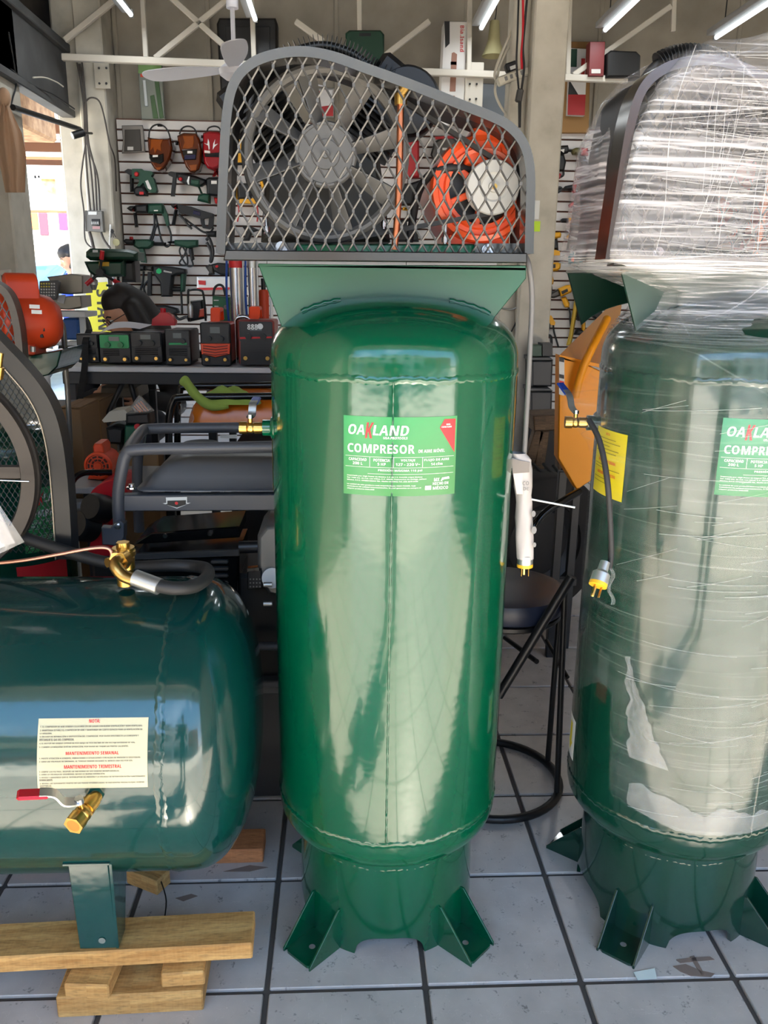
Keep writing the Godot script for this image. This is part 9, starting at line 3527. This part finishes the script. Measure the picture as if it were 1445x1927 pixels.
func build_cables() -> void:
	var blk := mat("black_rubber")
	var wh := mat("cable_white", rgb(200, 194, 178), 0.5)
	var gr := mat("cable_grey", rgb(70, 64, 60), 0.6)
	var zp := -6.73
	var n := 0
	for q in [[[145, 118], [156, 180], [160, 260], [164, 330], [170, 396]], [[150, 120], [160, 180], [163, 255], [172, 330], [177, 396]], [[154, 116], [162, 200], [166, 265], [178, 320], [182, 396]], [[147, 120], [158, 200], [164, 270], [183, 330], [188, 396]]]:
		var p := []
		for e in q:
			p.append([e[0], e[1], zp])
		lead("%s of four dark cables down the corner pillar to the breaker box" % ["leftmost", "second", "third", "rightmost"][n], 0.007, gr, p, "cables down the corner pillar")
		n += 1
	lead("thin dark cable arching over the corner pillar to the slats", 0.006, gr, [[158, 195, zp], [170, 184, zp], [186, 190, zp], [196, 220, zp], [206, 270, zp], [216, 300, -6.85], [219, 360, -6.9]])
	lead("thin dark cable down the left side of the corner pillar past the breaker box", 0.006, gr, [[162, 265, zp], [155, 310, zp], [152, 350, zp], [158, 400, zp], [160, 450, zp], [172, 466, zp]])
	lead("grey bent cable from the breaker box toward the drill press", 0.009, gr, [[190, 437, zp], [196, 452, zp], [208, 468, zp]])
	lead("thick dark cable from the breaker box down behind the drill press", 0.013, gr, [[168, 436, zp], [172, 450, zp], [176, 468, zp], [178, 480, zp]])
	var zm := -4.43
	lead("black cable down the left face of the middle pillar", 0.006, blk, [[992, -6, zm], [988, 40, zm], [984, 90, zm], [986, 130, zm], [980, 180, zm], [978, 240, zm]])
	lead("thin black cable beside the other one on the middle pillar, with the adaptor", 0.005, blk, [[976, -6, zm], [974, 60, zm], [972, 120, zm], [976, 170, zm], [977, 240, zm]])
	lead("red cable high on the middle pillar", 0.006, mat("red_plastic"), [[984, -6, zm], [984, 60, zm], [981, 100, zm], [982, 130, zm]])
	lead("white cable looping from the roof to the power strip", 0.007, wh, [[985, -6, -4.6], [966, 50, -4.6], [944, 100, -4.6], [931, 138, -4.6], [936, 155, -4.6]])
	lead("second white cable looping to the power strip and down behind the guard", 0.007, wh, [[990, 10, -4.62], [966, 70, -4.62], [944, 115, -4.62], [934, 152, -4.62], [932, 175, -4.62], [942, 200, -4.62], [958, 222, -4.62]])
	var pa := at(965, 146, -4.55)
	var ps := thing("power_strip", "white power strip tilted between the cables at the middle pillar", "power strip", pa)
	var mb := MB.new()
	var a := at(936, 155, -4.55) - pa
	var b := at(994, 134, -4.55) - pa
	mb.box(Vector3(a.distance_to(b), 0.04, 0.05), Transform3D(Basis(Vector3.BACK, (b - a).angle_to(Vector3.RIGHT)), (a + b) * 0.5), 0.006)
	obj("case", mb, wh, ps)
	for i in 4:
		var s := MB.new()
		var c := a.lerp(b, 0.25 + 0.17 * i)
		s.box(Vector3(0.014, 0.02, 0.004), Transform3D(Basis(Vector3.BACK, (b - a).angle_to(Vector3.RIGHT)), c + Vector3(0, 0, 0.026)), 0.001)
		obj("socket", s, mat("grey_print"), ps)
	var ad := at(961, 131, -4.55)
	var ado := thing("power_adaptor", "black adaptor with a white label on top of the power strip", "adaptor", ad)
	var am := MB.new()
	am.box(Vector3(0.06, 0.04, 0.04), Transform3D(Basis(Vector3.BACK, 0.34), Vector3(0, 0.012, 0)), 0.006)
	obj("case", am, mat("black_plastic"), ado)
	var al := MB.new()
	al.box(Vector3(0.032, 0.016, 0.002), Transform3D(Basis(Vector3.BACK, 0.34), Vector3(0.008, 0.006, 0.021)), 0.0)
	obj("label", al, mat("white_print"), ado)
	var ad2 := at(977, 180, zm)
	var a2 := MB.new()
	a2.box(Vector3(0.032, 0.06, 0.03), Transform3D(Basis(Vector3.BACK, -0.15), Vector3.ZERO), 0.006)
	var a2o := obj("power_adaptor", a2, mat("adaptor_grey", rgb(60, 58, 56), 0.5))
	a2o.position = ad2
	tag(a2o, "dark grey plug adaptor hanging on the black cable at the middle pillar", "adaptor")
	for q in [[[20, 130], [60, 160], [100, 178], [140, 205]], [[16, 60], [30, 150], [24, 185], [20, 200]]]:
		var p := []
		for e in q:
			p.append([e[0], e[1], -5.5 - (e[0] as float) * 0.008])
		lead("loose black wire %s" % ("sagging under the dark side beam" if q[0][0] == 20 else "hanging down the near end of the dark side beam"), 0.005, blk, p, "loose wires under the side beam")
	lead("grey hanging chain end of wire curving across the dark beam panel", 0.005, wh, [[62, 146, -5.9], [84, 146, -6.1], [105, 154, -6.3], [119, 163, -6.4]])
	var rod := MB.new()
	rod.cyl(at(24, 202, -5.6), at(150, 243, -6.75), 0.018, 12)
	tag(obj("curtain_rail", rod, mat("dark_steel")), "dark slim rail across the side opening under the beam", "rail")
